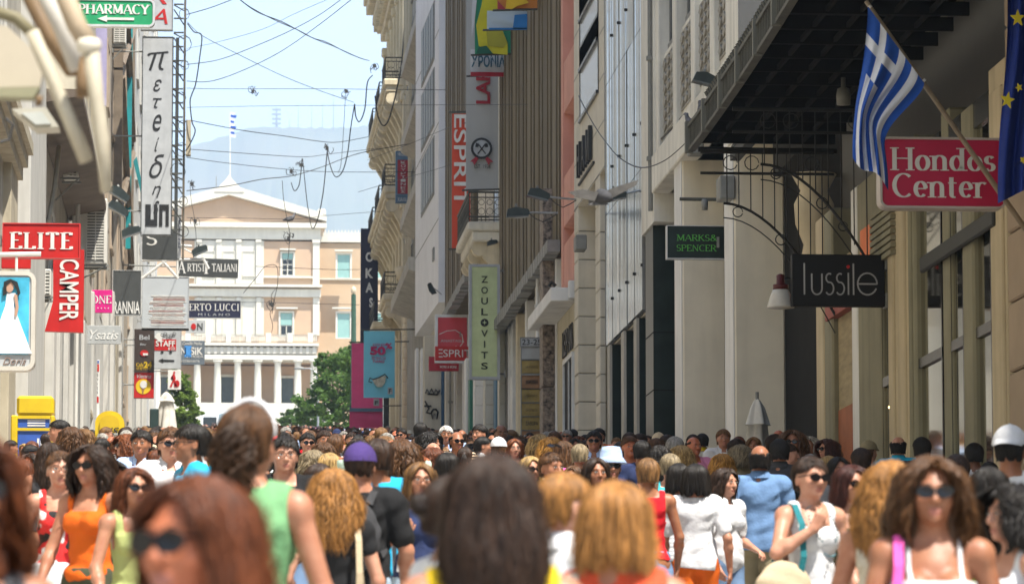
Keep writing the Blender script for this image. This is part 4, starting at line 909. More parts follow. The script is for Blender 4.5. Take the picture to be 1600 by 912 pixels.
l2 = lmass('panelled_building', 'white building with a slanting balcony and many narrow grey pilasters along its shops', LX-.02, 88.1, 132, 32, PLAST)
for i, (pa, pb_, m_, o_) in enumerate(((56, 60, WHITE, .12), (72, 76, WHITE, .2), (78, 81, GR, .08), (83, 87, WHITE, .18), (89, 94, GR, .1), (95, 98, WHITE, .2), (100, 105, GR, .07), (106, 108.5, WHITE, .2), (109, 122, GR, .1), (122.5, 126, WHITE, .18), (127, 137, mat('stained_white_panel', (.5, .5, .47), .7, .2, 1, streak=.6), .12))):
    lband(l2, m_, LX, pa, pb_, 420 if i < 9 else 500, 999, o_, 'pilaster')
ya = YX(60, LX+1.0); yb = YX(105, LX+1.0)
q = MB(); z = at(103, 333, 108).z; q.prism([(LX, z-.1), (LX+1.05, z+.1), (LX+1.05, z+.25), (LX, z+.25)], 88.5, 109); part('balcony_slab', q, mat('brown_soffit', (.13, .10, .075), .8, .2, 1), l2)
q = MB(); q.box(LX, LX+.9, 88.6, 108.9, z+.25, z+1.2); part('balcony_front', q, TAUPE, l2)
for z_ in (z+.4, z+4.5, z+9, z-4.2): 
    for y in (91, 97, 103, 113, 121, 127): lwin(l2, LX-.02, y, y+2.2, z_+.4, z_+2.8, 2, WHITE if y < 110 else CREAM)
q = MB(); q.tube([at(92, 230, 95), at(86, 290, 94), at(76, 345, 93), at(70, 352, 93)], .06, 6); part('drainpipe', q, CREAM, l2)
q = MB(); q.tube([(LX+.35, 106, ground(106)), (LX+.35, 106, 30)], .07, 6); part('conduit', q, WHITE, l2)
for (px0, px1, Y_) in ((64, 80, 99),):
    for k in range(7):
        q = MB(); z = at(70, 412, Y_).z-k*.16; q.box(LX, LX+.25, Y_, Y_+2, z-.1, z); part('louvre_slat', q, IRONG, l2)
l3 = lmass('beige_building', 'beige building with stacked air conditioners and a brown lattice by the teal banner', LX-.03, 132.1, 190, 38, mat('beige_plaster', (.38, .32, .24), .85, .1, .8, streak=.4))
for i, (pa, pb_, m_, o_) in enumerate(((142, 158, WHITE, .1), (160, 163, WHITE, .22), (164, 168, GR, .1), (169, 172, WHITE, .22), (175, 179, CREAM, .18), (181, 184, WHITE, .25), (186, 189, GR, .1), (200, 206, WHITE, .22))):
    lband(l3, m_, LX-.02, pa, min(pb_, 205), 455, 999, o_, 'pilaster')
for z in (16, 20.2, 24.5, 28.8, 33, 37): 
    for y in (135, 143, 150, 160, 170, 180): lwin(l3, LX-.03, y, y+2.4, z, z+2.3, 2, mat('tan_frame', (.38, .30, .22), .7))
for z0 in (22, 27.5, 33):   # crossed lattice on the front
    q = MB(); 
    for s_ in (0, 1): q.tube([(LX+.3, 152, z0+5*s_), (LX+.3, 172, z0+5*(1-s_))], .14, 4)
    q.box(LX, LX+.35, 151.6, 152.2, z0-.2, z0+5.2); q.box(LX, LX+.35, 171.8, 172.4, z0-.2, z0+5.2); part('lattice_brace', q, mat('brown_brace', (.20, .155, .11), .7, .2, 2), l3)
l4 = lmass('far_left_building', 'far white building with narrow shop pilasters behind the hanging café sign', LX-.05, 190.1, 262, 46, WHITE)
for (pa, pb_, m_, o_) in ((206.5, 209, GR, .15), (211, 213, WHITE, .3), (215, 220, DARKM, .1), (222, 225, WHITE, .3), (228, 231, GR, .1), (233, 236, WHITE, .35), (238, 240, CREAM, .2)):
    lband(l4, m_, LX-.04, pa, pb_, 560, 999, o_, 'pilaster')
for z in (24, 29, 34, 39, 44, 49): 
    for y in range(194, 258, 8): lwin(l4, LX-.05, y, y+3, z, z+2.6)
# air conditioners, each on its bracket
def aircon(px0, py0, px1, py1, Y, label, grille='side'):
    a = at(px0, py1, Y); b = at(px1, py0, Y); d = .9
    root = empty('air_conditioner', ((a.x+b.x)/2, Y+.4, a.z), label, 'air conditioner', 'air conditioners on the left walls')
    q = MB(); q.box(a.x, b.x, Y, Y+d, a.z, b.z, bev=.03); part('casing', q, ACM, root)
    w = b.x-a.x; h = b.z-a.z; n = max(4, int(h/.09))
    g_ = MB(); xs = a.x+w*(.42 if grille == 'side' else .12); xe = b.x-w*.08
    g_.box(xs, xe, Y-.012, Y-.002, a.z+h*.06, b.z-h*.06); gr_ = part('grille', g_, flat('grille_dark', (.10, .10, .09)), root)
    s = MB()
    for i in range(n): z = a.z+h*.06+h*.88*(i+.5)/n; s.box(xs, xe, Y-.035, Y-.013, z-h/n*.22, z+h/n*.22)
    for i in range(3): x = xs+(xe-xs)*i/2; s.box(x-.012, x+.012, Y-.045, Y-.012, a.z+h*.05, b.z-h*.05)
    sub('grille_bars', s, ACM, gr_, root)
    s = MB(); s.box(a.x-.05, b.x+.05, Y+.05, Y+.1, a.z-.06, a.z-.005); s.box(a.x-.05, b.x+.05, Y+d-.1, Y+d-.05, a.z-.06, a.z-.005); s.tube([(LX, Y+.08, a.z-.6), (b.x, Y+.08, a.z-.05)], .025, 4); part('bracket', s, GREYP, root)
    return root
aircon(112, 310, 168, 412, 108, 'large beige air conditioner with a tall barred grille right of the red elite sign', 'side')
aircon(109, 150, 134, 210, 104, 'white air conditioner with horizontal slats behind the blurred awning frame', 'all')
aircon(124, 218, 140, 262, 116, 'small white air conditioner half hidden below the slatted one')
aircon(176, 38, 197, 68, 150, 'small air conditioner just below the green pharmacy sign', 'all')
aircon(60, 420, 80, 462, 92, 'grey air conditioner low on the wall left of the tall red vertical sign', 'all')
aircon(98, 248, 122, 276, 100, 'small white wall unit with rounded edges left of the awning tube')
# ------------------------------------------------------------------ LEFT SIGNS
s_, R_ = sign('hanging_sign', 'green hanging pharmacy sign with a white left pointing arrow', 'sign', 112, 2, 239, 38, 95, TG, .2, TSV, .05, arm=LX, armz=(.5,), r=.1)
L(s_, R_, .52, .64, .9, .42, 'PHARMACY', TW, 'serif', 95, thick=.2)
x0, x1, z0, z1 = R_; q = MB(); zz = z0+(z1-z0)*.24; q.prism([(x0+.62, zz), (x0+.85, zz+.08), (x0+.85, zz+.03), (x0+1.5, zz+.03), (x0+1.5, zz-.03), (x0+.85, zz-.03), (x0+.85, zz-.08)], 94.98, 94.998); part('arrow', q, TW, s_)
s_, R_ = sign('hanging_sign', 'white hanging sign with large red letters at the top left corner of the sky', 'sign', 221, -60, 270, 46, 148, TLG, .25, GREYP, .03, arm=LX, armz=(.2, .9))
L(s_, R_, .6, .52, .7, .30, 'K', TR, 'sans', 148, shear=.3); L(s_, R_, .55, .19, .6, .22, 'A', TR, 'sans', 148, shear=.3)
s_, R_ = sign('hanging_sign', 'tall pale grey vertical sign with black handwritten letters and a square logo at its foot', 'sign', 220.5, 59, 270, 366, 150, TLG, .35, TDG, .03, arm=LX, armz=(.12, .5, .93))
L(s_, R_, .5, .88, .72, .10, 'π', TB, 'stroke', 150, thick=.10, thin=.07)
for (ch, v, w, h) in (('ε', .755, .28, .06), ('τ', .665, .3, .05), ('e', .565, .3, .085), ('ί', .455, .16, .07), ('δ', .345, .5, .12), ('η', .215, .3, .06), ('s', .135, .2, .07)):
    L(s_, R_, .5, v, w, h, ch, TB, 'sans', 150, shear=.35)
x0, x1, z0, z1 = R_; W_ = x1-x0; zz = z0+.62
for (a, b, c, d) in ((.10, .30, 0, .75), (.30, .42, 0, .22), (.42, .55, 0, .75), (.62, .74, 0, .75), (.74, .86, .55, .75), (.86, .98, 0, .75)):
    q = MB(); q.box(x0+W_*a*.9+.05, x0+W_*b*.9+.05, 149.975, 149.997, zz-.3+c*1.1, zz-.3+d*1.1); part('logo_bar', q, TB, s_)
s_, R_ = sign('hanging_sign', 'dark grey vertical sign with a curly white letter under the tall pale sign', 'sign', 222, 362, 280, 405, 156, TDG, .2)
L(s_, R_, .25, .75, .3, .5, 'S', TW, 'stroke', 156, thick=.12, thin=.08)
q = MB(); a = at(271.5, 405, 151.5); b = at(280, 59, 151.5); q.box(a.x, b.x, 151.5, 151.9, a.z, b.z); o = q.build('sign_side_board', TDG); tag(o, 'narrow dark board standing upright between the tall pale sign and the mast', 'board')
s_, R_ = sign('hanging_sign', 'slim white sign with small dark lettering turned upright beside the mast', 'sign', 277, 325, 283.5, 404, 141, TLG, .1)
L(s_, R_, .5, .5, .95*.6, .6, 'PRESTIGE', TNV, 'sans', 141, rot=90)
# the mast with its rungs
mr = empty('steel_mast', at(287.5, 405, 140), 'tall dark steel mast with cable rungs in front of the sky on the left', 'mast')
q = MB(); a = at(284, 405, 140); b = at(291.5, -30, 140); q.box(a.x, b.x, 140, 140.2, a.z, b.z, bev=.02); part('post', q, mat('mast_brown', (.14, .12, .09), .6, .2, 2), mr)
for i in range(17):
    z = at(287, 8+i*22, 140).z; q = MB(); xx = at(271, 100, 140).x; q.box(xx, a.x-.01, 140.02, 140.08, z, z+.05); q.tube([(xx, 140.05, z+.35*(i % 2)), (a.x, 140.05, z-.2)], .025, 4); part('rung', q, IRONG, mr)
q = MB(); p = at(293, 206, 139.9); q.box(p.x-.05, p.x+.12, 139.7, 140.2, p.z-.85, p.z+.4); part('meter_box', q, CREAM, mr)
for i in range(9):
    q = MB(); c = at(280+random.uniform(-6, 10), 20+i*42+random.uniform(-9, 9), 139.8); r = random.uniform(.12, .3)
    q.tube([(c.x+r*math.cos(t*.7)*(1+.1*t/9), 139.8+.02*t, c.z+r*1.2*math.sin(t*.7)) for t in range(12)], .012, 4); part('cable_coil', q, CABLE, mr)
# teal banner strip
q = MB(); a = at(196, 388, 165); b = at(208, -10, 165); q.box(a.x, b.x, 165, 165.25, a.z, b.z); o = q.build('vertical_banner', flat('teal_banner_cloth', (.015, .24, .25), .7)); tag(o, 'long narrow teal vertical banner on the left facade', 'banner')
q = MB(); a = at(148, 200, 118); b = at(168, -20, 118); q.box(a.x, b.x, 118, 118.15, at(150, 165, 118).z, b.z); o = q.build('vertical_banner', flat('lilac_banner', (.33, .30, .45), .7)); tag(o, 'lilac vertical banner behind the blurred awning tube under the pharmacy sign', 'banner')
q = MB(); p0, p1, p2 = at(209, 252, 160), at(225, 322, 160), at(228, 318, 160); q.prism([(p0.x-.02, p0.z), (p0.x+.12, p0.z+.2), (p2.x, p2.z), (p1.x, p1.z)], 160, 160.4); o = q.build('awning_wing', flat('teal_awning_cloth', (.02, .2, .21), .7)); tag(o, 'small slanted teal awning wing left of the tall pale sign', 'awning')
# elite and camper
s_, R_ = sign('hanging_sign', 'red horizontal sign with white serif letters reading elite on the left', 'sign', 5, 351, 124, 401, 70, TR, .18, flat('sign_red_edge', (.5, .03, .03)), .02, arm=LX+.3, armz=(.5,))
L(s_, R_, .5, .5, .84, .52, 'ELITE', TW, 'serif', 70, thick=.2, track=.17)
ar = at(125, 390, 78); c0 = [at(83, 385, 78), at(131.5, 390, 78), at(130, 519, 78), at(70, 517, 78), at(83, 470, 78)]
s_ = empty('hanging_sign', c0[3], 'tall red sign with white upright letters reading camper and a slanted foot', 'sign')
q = MB(); q.prism([(p.x, p.z) for p in c0], 78, 78.2); part('panel', q, TR, s_)
cx = (c0[0].x+c0[1].x)/2; W_ = c0[1].x-c0[0].x; zt = c0[1].z-.12; 
lettering('CAMPER', s_, cx+.02, (zt+c0[2].z)/2+.08, 78, (zt-c0[2].z)-.3, W_*.62, TW, 'sans', -90, bold=.012)
s_, R_ = sign('hanging_sign', 'red panel edge half hidden below the elite sign at the left border', 'sign', 2, 402, 48, 419, 73, TR, .1)
# bridal light box
s_, R_ = sign('light_box_sign', 'rounded light box picture of a bride in a long white dress on a blue ground', 'sign', -38, 430, 50, 572, 50, TLG, .25, mat('lightbox_frame', (.52, .49, .43), .5), .05, arm=LX, armz=(.9,), r=.07)
x0, x1, z0, z1 = R_; W_ = x1-x0; H_ = z1-z0
def dec(root, mb, m, name='print'): return part(name, mb, m, root)
q = MB(); q.prism([(x0+.03, z0+H_*.13), (x1-.03, z0+H_*.13), (x1-.03, z1-.03), (x0+.03, z1-.03)], 49.985, 49.998); dec(s_, q, mat('print_blue', (.06, .42, .62), .5, .35, 1.8), 'picture_ground')
bx = x0+W_*.58
q = MB(); q.prism([(bx-.20, z0+H_*.14), (bx+.30, z0+H_*.14), (bx+.16, z0+H_*.45), (bx+.07, z0+H_*.66), (bx+.09, z0+H_*.80), (bx-.02, z0+H_*.80), (bx-.04, z0+H_*.66), (bx-.12, z0+H_*.45)], 49.97, 49.984); dec(s_, q, mat('dress_white', (.72, .74, .76), .7, .1, 5), 'bride_dress')
q = MB(); q.prism(arc(bx+.01, z0+H_*.87, .055, .075, 0, 360, 14)[:-1], 49.96, 49.969); dec(s_, q, flat('print_skin', (.45, .27, .19)), 'bride_face')
q = MB(); q.prism([(bx-.07, z0+H_*.77), (bx-.02, z0+H_*.79), (bx-.03, z0+H_*.88), (bx+.03, z0+H_*.925), (bx+.10, z0+H_*.84), (bx+.12, z0+H_*.76), (bx+.15, z0+H_*.80), (bx+.11, z0+H_*.92), (bx+.02, z0+H_*.955), (bx-.06, z0+H_*.92)], 49.95, 49.959); dec(s_, q, TB, 'bride_hair')
q = MB(); q.prism([(bx+.07, z0+H_*.79), (bx+.11, z0+H_*.78), (bx+.13, z0+H_*.64), (bx+.11, z0+H_*.55), (bx+.08, z0+H_*.55), (bx+.09, z0+H_*.65)], 49.95, 49.959); dec(s_, q, flat('print_skin', (.45, .27, .19)), 'bride_arm')
L(s_, R_, .62, .06, .6, .08, 'ia Doris', flat('caption_brown', (.25, .18, .15)), 'sans', 50, shear=.4)
q = MB(); a = at(-5, 399, 52); b = at(64, 397, 52); q.tube([(a.x-.3, 52, a.z), (b.x, 52, b.z)], .035, 8); part('hanger_bar', q, TW, s_)
q = MB(); p = at(26, 398, 52); q.tube([p, p-Vector((0, 0, .25))], .02, 6); part('hanger_rod', q, TW, s_)
s_, R_ = sign('hanging_sign', 'magenta sign with white serif lettering reading one between the red and the dark sign', 'sign', 118, 453, 175.5, 488, 130, TMG, .15, arm=LX, armz=(.5,))
L(s_, R_, .70, .58, .56, .36, 'ONE', TW, 'serif', 130, thick=.15, track=.1); L(s_, R_, .08, .58, .1, .32, 'Y', TW, 'serif', 130); L(s_, R_, .66, .2, .5, .07, '. . . . . .', TW, 'sans', 130)
s_, R_ = sign('hanging_sign', 'dark grey square sign with tall white letters along its lower edge', 'sign', 176, 423, 220.5, 492, 150, TDG, .2, TSV, .015, arm=LX, armz=(.5,))
L(s_, R_, .5, .17, .94, .28, 'RANNIA', TW, 'sans', 150, bold=.01)
s_, R_ = sign('hanging_sign', 'grey sign with slanted white brush lettering below the magenta sign', 'sign', 131, 508.5, 189, 537, 122, TGY, .12, arm=LX, armz=(.5,))
L(s_, R_, .55, .5, .78, .5, 'Ysatis', TW, 'sans', 122, shear=.35)
s_, R_ = sign('hanging_sign', 'large pale grey square board with thin reddish and white streaks across its lower half', 'sign', 222, 433.5, 294.5, 511, 160, mat('board_grey', (.42, .45, .47), .5, .05, 1), .25, TLG, .03, arm=LX, armz=(.6,))
x0, x1, z0, z1 = R_
for i in range(16):
    q = MB(); z = z0+.1+i*.078; a = x0+.35+random.uniform(-.12, .1); b = x1-.12+random.uniform(-.1, .06); n = 9
    up_ = [(a+(b-a)*k/n, z+random.uniform(.012, .03)) for k in range(n+1)]; lo = [(a+(b-a)*k/n, z-random.uniform(.005, .02)) for k in range(n, -1, -1)]
    q.prism(up_+lo, 159.985, 159.998); part('streak', q, (TW, flat('streak_red', (.45, .25, .22)), flat('streak_tan', (.5, .38, .33)))[i % 3 if i % 4 else 0], s_)
q = MB(); 
for i in range(40): x = x0+(x1-x0)*i/39; q.lathe([(.01, 0), (.05, -.05), (.01, -.1)], (x, 160.1, z0-.03), 5)
tag(part('dark_fringe', q, IRON, s_), kind='stuff')
# white lattice bracket above
br = empty('sign_bracket', at(225, 435, 158), 'white welded bracket frame above the streaked square board', 'bracket')
q = MB()
for (a, b) in (((222, 372), (278, 435)), ((222, 435), (262, 405)), ((222, 407), (318, 405)), ((222, 381), (275, 381)), ((277, 381), (277, 433)), ((318, 405), (326, 420)), ((222, 366), (232, 383)), ((277, 383), (300, 385))):
    q.tube([at(a[0], a[1], 158), at(b[0], b[1], 158)], .055, 6)
part('frame', q, TW, br)
def spot(label, px, py, Y, ang, s=1, armto=None, name='floodlight', cable=True, armm=None):
    """floodlight with a tapered housing; ang tilts it in the picture plane; armto = picture point of the arm's root"""
    p = at(px, py, Y); root = empty(name, p, label, 'floodlight', 'floodlights on wall arms')
    q = MB(); c, sn = math.cos(math.radians(ang)), math.sin(math.radians(ang))
    pts = [(-.34, -.10), (-.30, .11), (-.05, .17), (.30, .09), (.34, .0), (.30, -.09)]
    q.prism([(p.x+s*(a*c-b*sn), p.z+s*(a*sn+b*c)) for a, b in pts], Y-.16*s, Y+.16*s); part('housing', q, mat('floodlight_dark', (.03, .04, .038), .45, .2, 4), root)
    q = MB(); q.prism([(p.x+s*(a*c-b*sn), p.z+s*(a*sn+b*c)) for a, b in [(-.36, -.14), (-.30, -.10), (.30, -.10), (.30, -.13)]], Y-.17*s, Y+.17*s); part('lens', q, flat('lens_glass', (.12, .13, .13), .1), root)
    q = MB(); q.lathe([(.03*s, 0), (.05*s, .06*s), (.02*s, .12*s)], (p.x-.05*s, Y, p.z+.16*s), 6); part('knob', q, GREYP, root)
    if armto:
        e = at(armto[0], armto[1], Y); q = MB(); st = Vector((p.x+.3*s*c, Y, p.z+.3*s*sn)) if e.x > p.x else Vector((p.x-.3*s*c, Y, p.z-.3*s*sn)); q.tube([st, e], .03*max(s, .7), 6); part('arm', q, armm or STEEL, root)
        if cable:
            m_ = st.lerp(e, .5); q = MB(); q.tube([st, st.lerp(m_, .5)-Vector((0, 0, .14)), m_-Vector((0, 0, .22)), m_.lerp(e, .5)-Vector((0, 0, .12)), e], .012, 4); part('cable', q, CABLE, root)
    return root
spot('dark floodlight on a white arm above the artisti sign', 312, 391, 158, 25, 1.0, (280, 385), cable=False, armm=TW)
spot('upper of two dark floodlights left of the teal banner', 187, 303, 130, -32, 1.1, (132, 296))
spot('lower of two dark floodlights left of the teal banner', 185, 326, 134, -30, 1.1, (166, 318), cable=False)
spot('dark floodlight just above the dark square sign with white letters', 205, 362, 145, 18, 1.1, (222, 370), cable=False)
s_, R_ = sign('hanging_sign', 'dark green black sign with white capitals reading artisti italiani before the parliament', 'sign', 278, 404, 372, 432, 170, TDG, .2, arm=LX, armz=(.5,))
s_.rotation_euler = (0, math.radians(1.5), 0)
L(s_, R_, .57, .5, .83, .44, 'RTISTI  TALIANI', TW, 'serif', 170, thick=.17, track=.1); L(s_, R_, .06, .5, .15, .66, 'A', TW, 'serif', 170); L(s_, R_, .47, .5, .07, .68, 'I', TW, 'serif', 170)
s_, R_ = sign('hanging_sign', 'navy sign with white serif capitals and a thin line of small letters reading milano', 'sign', 293, 470, 376, 496, 185, TNV, .2, TSV, .02, arm=LX, armz=(.5,))
L(s_, R_, .50, .62, .94, .42, 'ERTO LUCCI', TW, 'serif', 185, thick=.14, track=.13); L(s_, R_, .5, .19, .6, .14, 'M I L A N O', TLG, 'sans', 185)
s_, R_ = sign('hanging_sign', 'small white sign with a red round dot and a dark letter below the navy sign', 'sign', 290, 500, 321, 520, 200, TLG, .1, arm=LX, armz=(.9,))
L(s_, R_, .72, .5, .28, .55, 'N', TDG, 'sans', 200, bold=.02)
x0, x1, z0, z1 = R_; q = MB(); q.prism(arc(x0+(x1-x0)*.4, (z0+z1)/2, .13, .16, 0, 360, 14)[:-1], 199.97, 199.997); part('red_dot', q, TR, s_)
s_, R_ = sign('hanging_sign', 'slate grey hanging sign with light blue block and bold white letters reading sik', 'sign', 281, 532, 320, 569, 190, flat('slate', (.12, .145, .17)), .15, arm=LX, armz=(.5,))
x0, x1, z0, z1 = R_; q = MB(); q.box(x0+.22, x0+.55, 189.985, 189.998, z0+.35, z1-.25); part('blue_block', q, flat('print_blue_block', (.06, .25, .6)), s_)
L(s_, R_, .68, .56, .5, .32, 'SiK', TW, 'sans', 190, bold=.02); L(s_, R_, .14, .56, .2, .3, 'N', TW, 'sans', 190, bold=.02); L(s_, R_, .5, .88, .8, .12, 'Camille Mellas', TW, 'sans', 190, shear=.3); L(s_, R_, .6, .33, .7, .1, 'DI MODA', TW, 'sans', 190); L(s_, R_, .42, .14, .75, .09, 'ΚΟΣΜΗΜΑΤΑ', TW, 'sans', 190)
s_, R_ = sign('hanging_sign', 'pale grey sign with a red block reading staff and a black arrow pointing left', 'sign', 240.5, 515, 283, 575, 175, TLG, .2, TGY, .02, arm=LX, armz=(.6,))
x0, x1, z0, z1 = R_; W_ = x1-x0; H_ = z1-z0
q = MB(); q.box(x0+.02, x0+W_*.82, 174.985, 174.998, z0+H_*.46, z0+H_*.75); part('red_block', q, TR, s_)
L(s_, R_, .42, .64, .72, .15, 'STAFF', TW, 'sans', 174.98, bold=.02); L(s_, R_, .66, .51, .26, .08, '& CO.', TW, 'sans', 174.98, bold=.01)
q = MB(); zz = z0+H_*.2; q.prism([(x0+W_*.17, zz), (x0+W_*.34, zz+.1), (x0+W_*.34, zz+.045), (x0+W_*.76, zz+.03), (x0+W_*.76, zz-.04), (x0+W_*.34, zz-.045), (x0+W_*.34, zz-.1)], 174.98, 174.998); part('arrow', q, TB, s_)
for k in range(5):
    q = MB(); t = k/4; q.tube([(x0+W_*(.3+.45*t)+.07*math.cos(a*.8), 174.96, z0+H_*(.86+.04*math.sin(k*2))+.05*math.sin(a*.8)) for a in range(9)], .012, 4, cap=False); part('drawn_curl', q, TB, s_)
for u in (.3, .62): q = MB(); q.prism(arc(x0+W_*u, z0+H_*.42, .07, .045, 0, 360, 10)[:-1], 174.97, 174.998); part('drawn_wheel', q, TB, s_)
q = MB(); q.prism([(x0, z0+H_*.8)]+arc(x0+.2, z0+H_*.8, .16, .2, 150, -30, 8)+[(x0+.3, z0+H_*.66)], 174.96, 174.975); part('drawn_cloud', q, TW, s_)
s_, R_ = sign('hanging_sign', 'small white square sign with a red walking figure and a round red ball', 'sign', 262, 578, 283, 608, 182, TW, .12, arm=LX, armz=(.95,))
x0, x1, z0, z1 = R_; W_ = x1-x0; H_ = z1-z0
for pts in ([(.42, .92), (.52, .95), (.56, .86), (.50, .80), (.60, .60), (.55, .40), (.72, .15), (.50, .12), (.45, .40), (.30, .12), (.15, .14), (.38, .5), (.36, .75), (.22, .62), (.24, .58), (.40, .80)], [(.7+.2*math.cos(a), .30+.18*math.sin(a)) for a in [k*math.pi/6 for k in range(12)]]):
    q = MB(); q.prism([(x0+W_*a, z0+H_*b) for a, b in pts], 181.975, 181.998); part('red_figure', q, TR, s_)
s_, R_ = sign('hanging_sign', 'vertical brown and red café sign with yellow 24 lettering and an ice cream cone', 'sign', 209, 514, 241.5, 622, 172, mat('sign_dark_brown', (.05, .035, .028), .4), .2, arm=LX, armz=(.2, .85))
x0, x1, z0, z1 = R_; W_ = x1-x0; H_ = z1-z0
q = MB(); q.box(x0+.01, x1-.01, 171.985, 171.998, z0+.02, z0+H_*.37); part('red_panel', q, TR, s_)
L(s_, R_, .68, .485, .4, .09, '24', TYL, 'sans', 172, bold=.03); L(s_, R_, .28, .485, .36, .05, 'Cafe', TYL, 'sans', 172); L(s_, R_, .48, .43, .7, .035, 'ΕΠΕΤΟΥΣ', TYL, 'sans', 172); L(s_, R_, .5, .32, .7, .06, 'Vienna', TLG, 'sans', 171.98, shear=.35)
q = MB(); q.prism(arc(x0+W_*.47, z0+H_*.17, .33, .33, 0, 360, 20)[:-1], 171.97, 171.984); part('yellow_disc', q, TYL, s_)
q = MB(); q.prism([(x0+W_*.36, z0+H_*.17), (x0+W_*.44, z0+H_*.05), (x0+W_*.58, z0+H_*.17)], 171.955, 171.969); part('cone', q, flat('cone_brown', (.3, .16, .07)), s_)
q = MB(); q.prism(arc(x0+W_*.48, z0+H_*.2, .15, .17, 0, 360, 14)[:-1], 171.945, 171.954); part('ice_cream', q, TW, s_)
q = MB(); q.prism(arc(x0+W_*.5, z0+H_*.65, .18, .14, 0, 360, 14)[:-1], 171.97, 171.998); part('cup', q, TR, s_); q = MB(); q.box(x0+W_*.44, x0+W_*.68, 171.955, 171.969, z0+H_*.62, z0+H_*.65); part('cup_foam', q, TW, s_)
L(s_, R_, .5, .88, .5, .07, 'Bel', TLG, 'sans', 172, bold=.01); L(s_, R_, .45, .78, .3, .03, 'Bar', TLG, 'sans', 172)
# narrow upright signs low on the left wall
def strip(label, px0, py0, px1, py1, Y, m): 
    s, R = sign('upright_sign', label, 'sign', px0, py0, px1, py1, Y, m, .1, arm=LX, armz=(.5,)); return s, R
strip('narrow magenta upright sign left of the camper sign', 66.5, 488, 72, 578, 96, TMG)
strip('narrow lime green upright sign below the magenta strip', 66.5, 578.5, 72, 640, 96.2, flat('lime_paint', (.35, .42, .08)))
s_, R_ = strip('dark red upright board with pale curly letters near the yellow phone booth', 190, 495, 200, 700, 185, TRK)
for i, ch in enumerate('OrSySy'): L(s_, R_, .6, .84-.15*i, .7, .07, ch, flat('pink_text', (.5, .25, .25)), 'sans', 185)
s_, R_ = strip('white directory board with small dark lines and two orange red blocks', 141, 562, 156, 652, 133, TW)
x0, x1, z0, z1 = R_; H_ = z1-z0
for (v0, v1, mm) in ((.80, .92, TR), (.26, .36, TR), (.94, .99, flat('board_blue', (.08, .12, .3)))): q = MB(); q.box(x0+.02, x1-.02, 132.985, 132.998, z0+H_*v0, z0+H_*v1); part('colour_block', q, mm, s_)
L(s_, R_, .5, .86, .6, .07, 'by', TYL, 'sans', 132.98)
for i, t in enumerate(('FEC', 'people', 'in Italy', 'AXEC', 'MUSIC', 'Bar')): L(s_, R_, .5, .74-.075*i, .7, .035, t, TDG, 'sans', 133)
# phone booths ---------------------------------------------------------------------------------------------
YP = mat('booth_yellow', (.60, .42, .015), .35, .1, 3, streak=.12); BL = flat('booth_blue_panel', (.04, .10, .38), .3)
a = at(25, 700, 73); b = at(84, 618, 73); k1 = empty('phone_booth', ((a.x+b.x)/2, 73.3, ground(73)), 'square yellow telephone booth with blue notice panels at the far left', 'phone booth')
g0 = ground(73); q = MB(); q.box(a.x, b.x, 73, 73.7, b.z-.36, b.z, bev=.05); part('roof_box', q, YP, k1)
q = MB(); q.box(a.x-.1, a.x+.02, 73, 73.8, g0, b.z-.36, bev=.02); q.box(b.x-.06, b.x+.02, 73, 73.8, g0, b.z-.36, bev=.02); q.box(a.x+.02, b.x-.06, 73.02, 73.1, b.z-.42, b.z-.361); q.box(a.x+.02, b.x-.06, 73.02, 73.1, b.z-.64, b.z-.59); part('frame', q, YP, k1)
q = MB(); q.box(a.x+.03, b.x-.07, 73.05, 73.09, b.z-.585, b.z-.425); part('notice_panel', q, BL, k1); q = MB(); q.box(a.x+.03, b.x-.07, 73.05, 73.09, g0+.5, b.z-.645); part('notice_panel', q, BL, k1)
q = MB(); 
for i in range(4): q.box(a.x+.38+i*.06, a.x+.42+i*.06, 73.04, 73.049, b.z-1.15, b.z-.78)
for z in (.455, .5, .545): q.box(a.x+.2, b.x-.15, 73.04, 73.049, b.z-z-.012, b.z-z+.012)
part('notice_print', q, TW, k1)
q = MB(); q.box(a.x+.06, b.x-.12, 73.5, 73.7, g0+1.0, g0+1.6); part('telephone', q, GREYP, k1)
a = at(148, 700, 80); b = at(194, 641, 80); k2 = empty('phone_booth', ((a.x+b.x)/2, 80.3, ground(80)), 'yellow telephone booth with a rounded top and black scribbles', 'phone booth')
g0 = ground(80); w = (b.x-a.x)/2; cx = (a.x+b.x)/2
out_ = [(a.x, g0), (b.x, g0)]+[(p[0], p[1]) for p in arc(cx, b.z-w*.85, w, w*.85, 0, 180, 16)]
q = MB(); q.prism(out_, 80.08, 80.8); part('shell', q, YP, k2)
inn = [(a.x+.1, g0), (b.x-.1, g0)]+[(p[0], p[1]) for p in arc(cx, b.z-w*.85, w-.09, w*.85-.09, 0, 180, 16)]
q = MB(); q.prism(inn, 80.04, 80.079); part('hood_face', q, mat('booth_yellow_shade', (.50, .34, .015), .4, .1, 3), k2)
q = MB(); q.box(cx-.24, cx+.22, 79.95, 80.03, g0+.9, g0+1.68, bev=.03); part('telephone', q, flat('phone_grey', (.16, .16, .14)), k2)
q = MB(); q.box(cx-.12, cx+.1, 79.93, 79.949, g0+1.42, g0+1.56); part('display', q, flat('phone_display', (.4, .42, .36)), k2); q = MB(); q.box(cx-.1, cx+.12, 79.93, 79.949, g0+1.08, g0+1.2); part('card_slot', q, BL, k2)
lettering('SilS', k2, cx, b.z-.42, 80.03, .38, .16, TB, 'sans', 0, shear=.3)
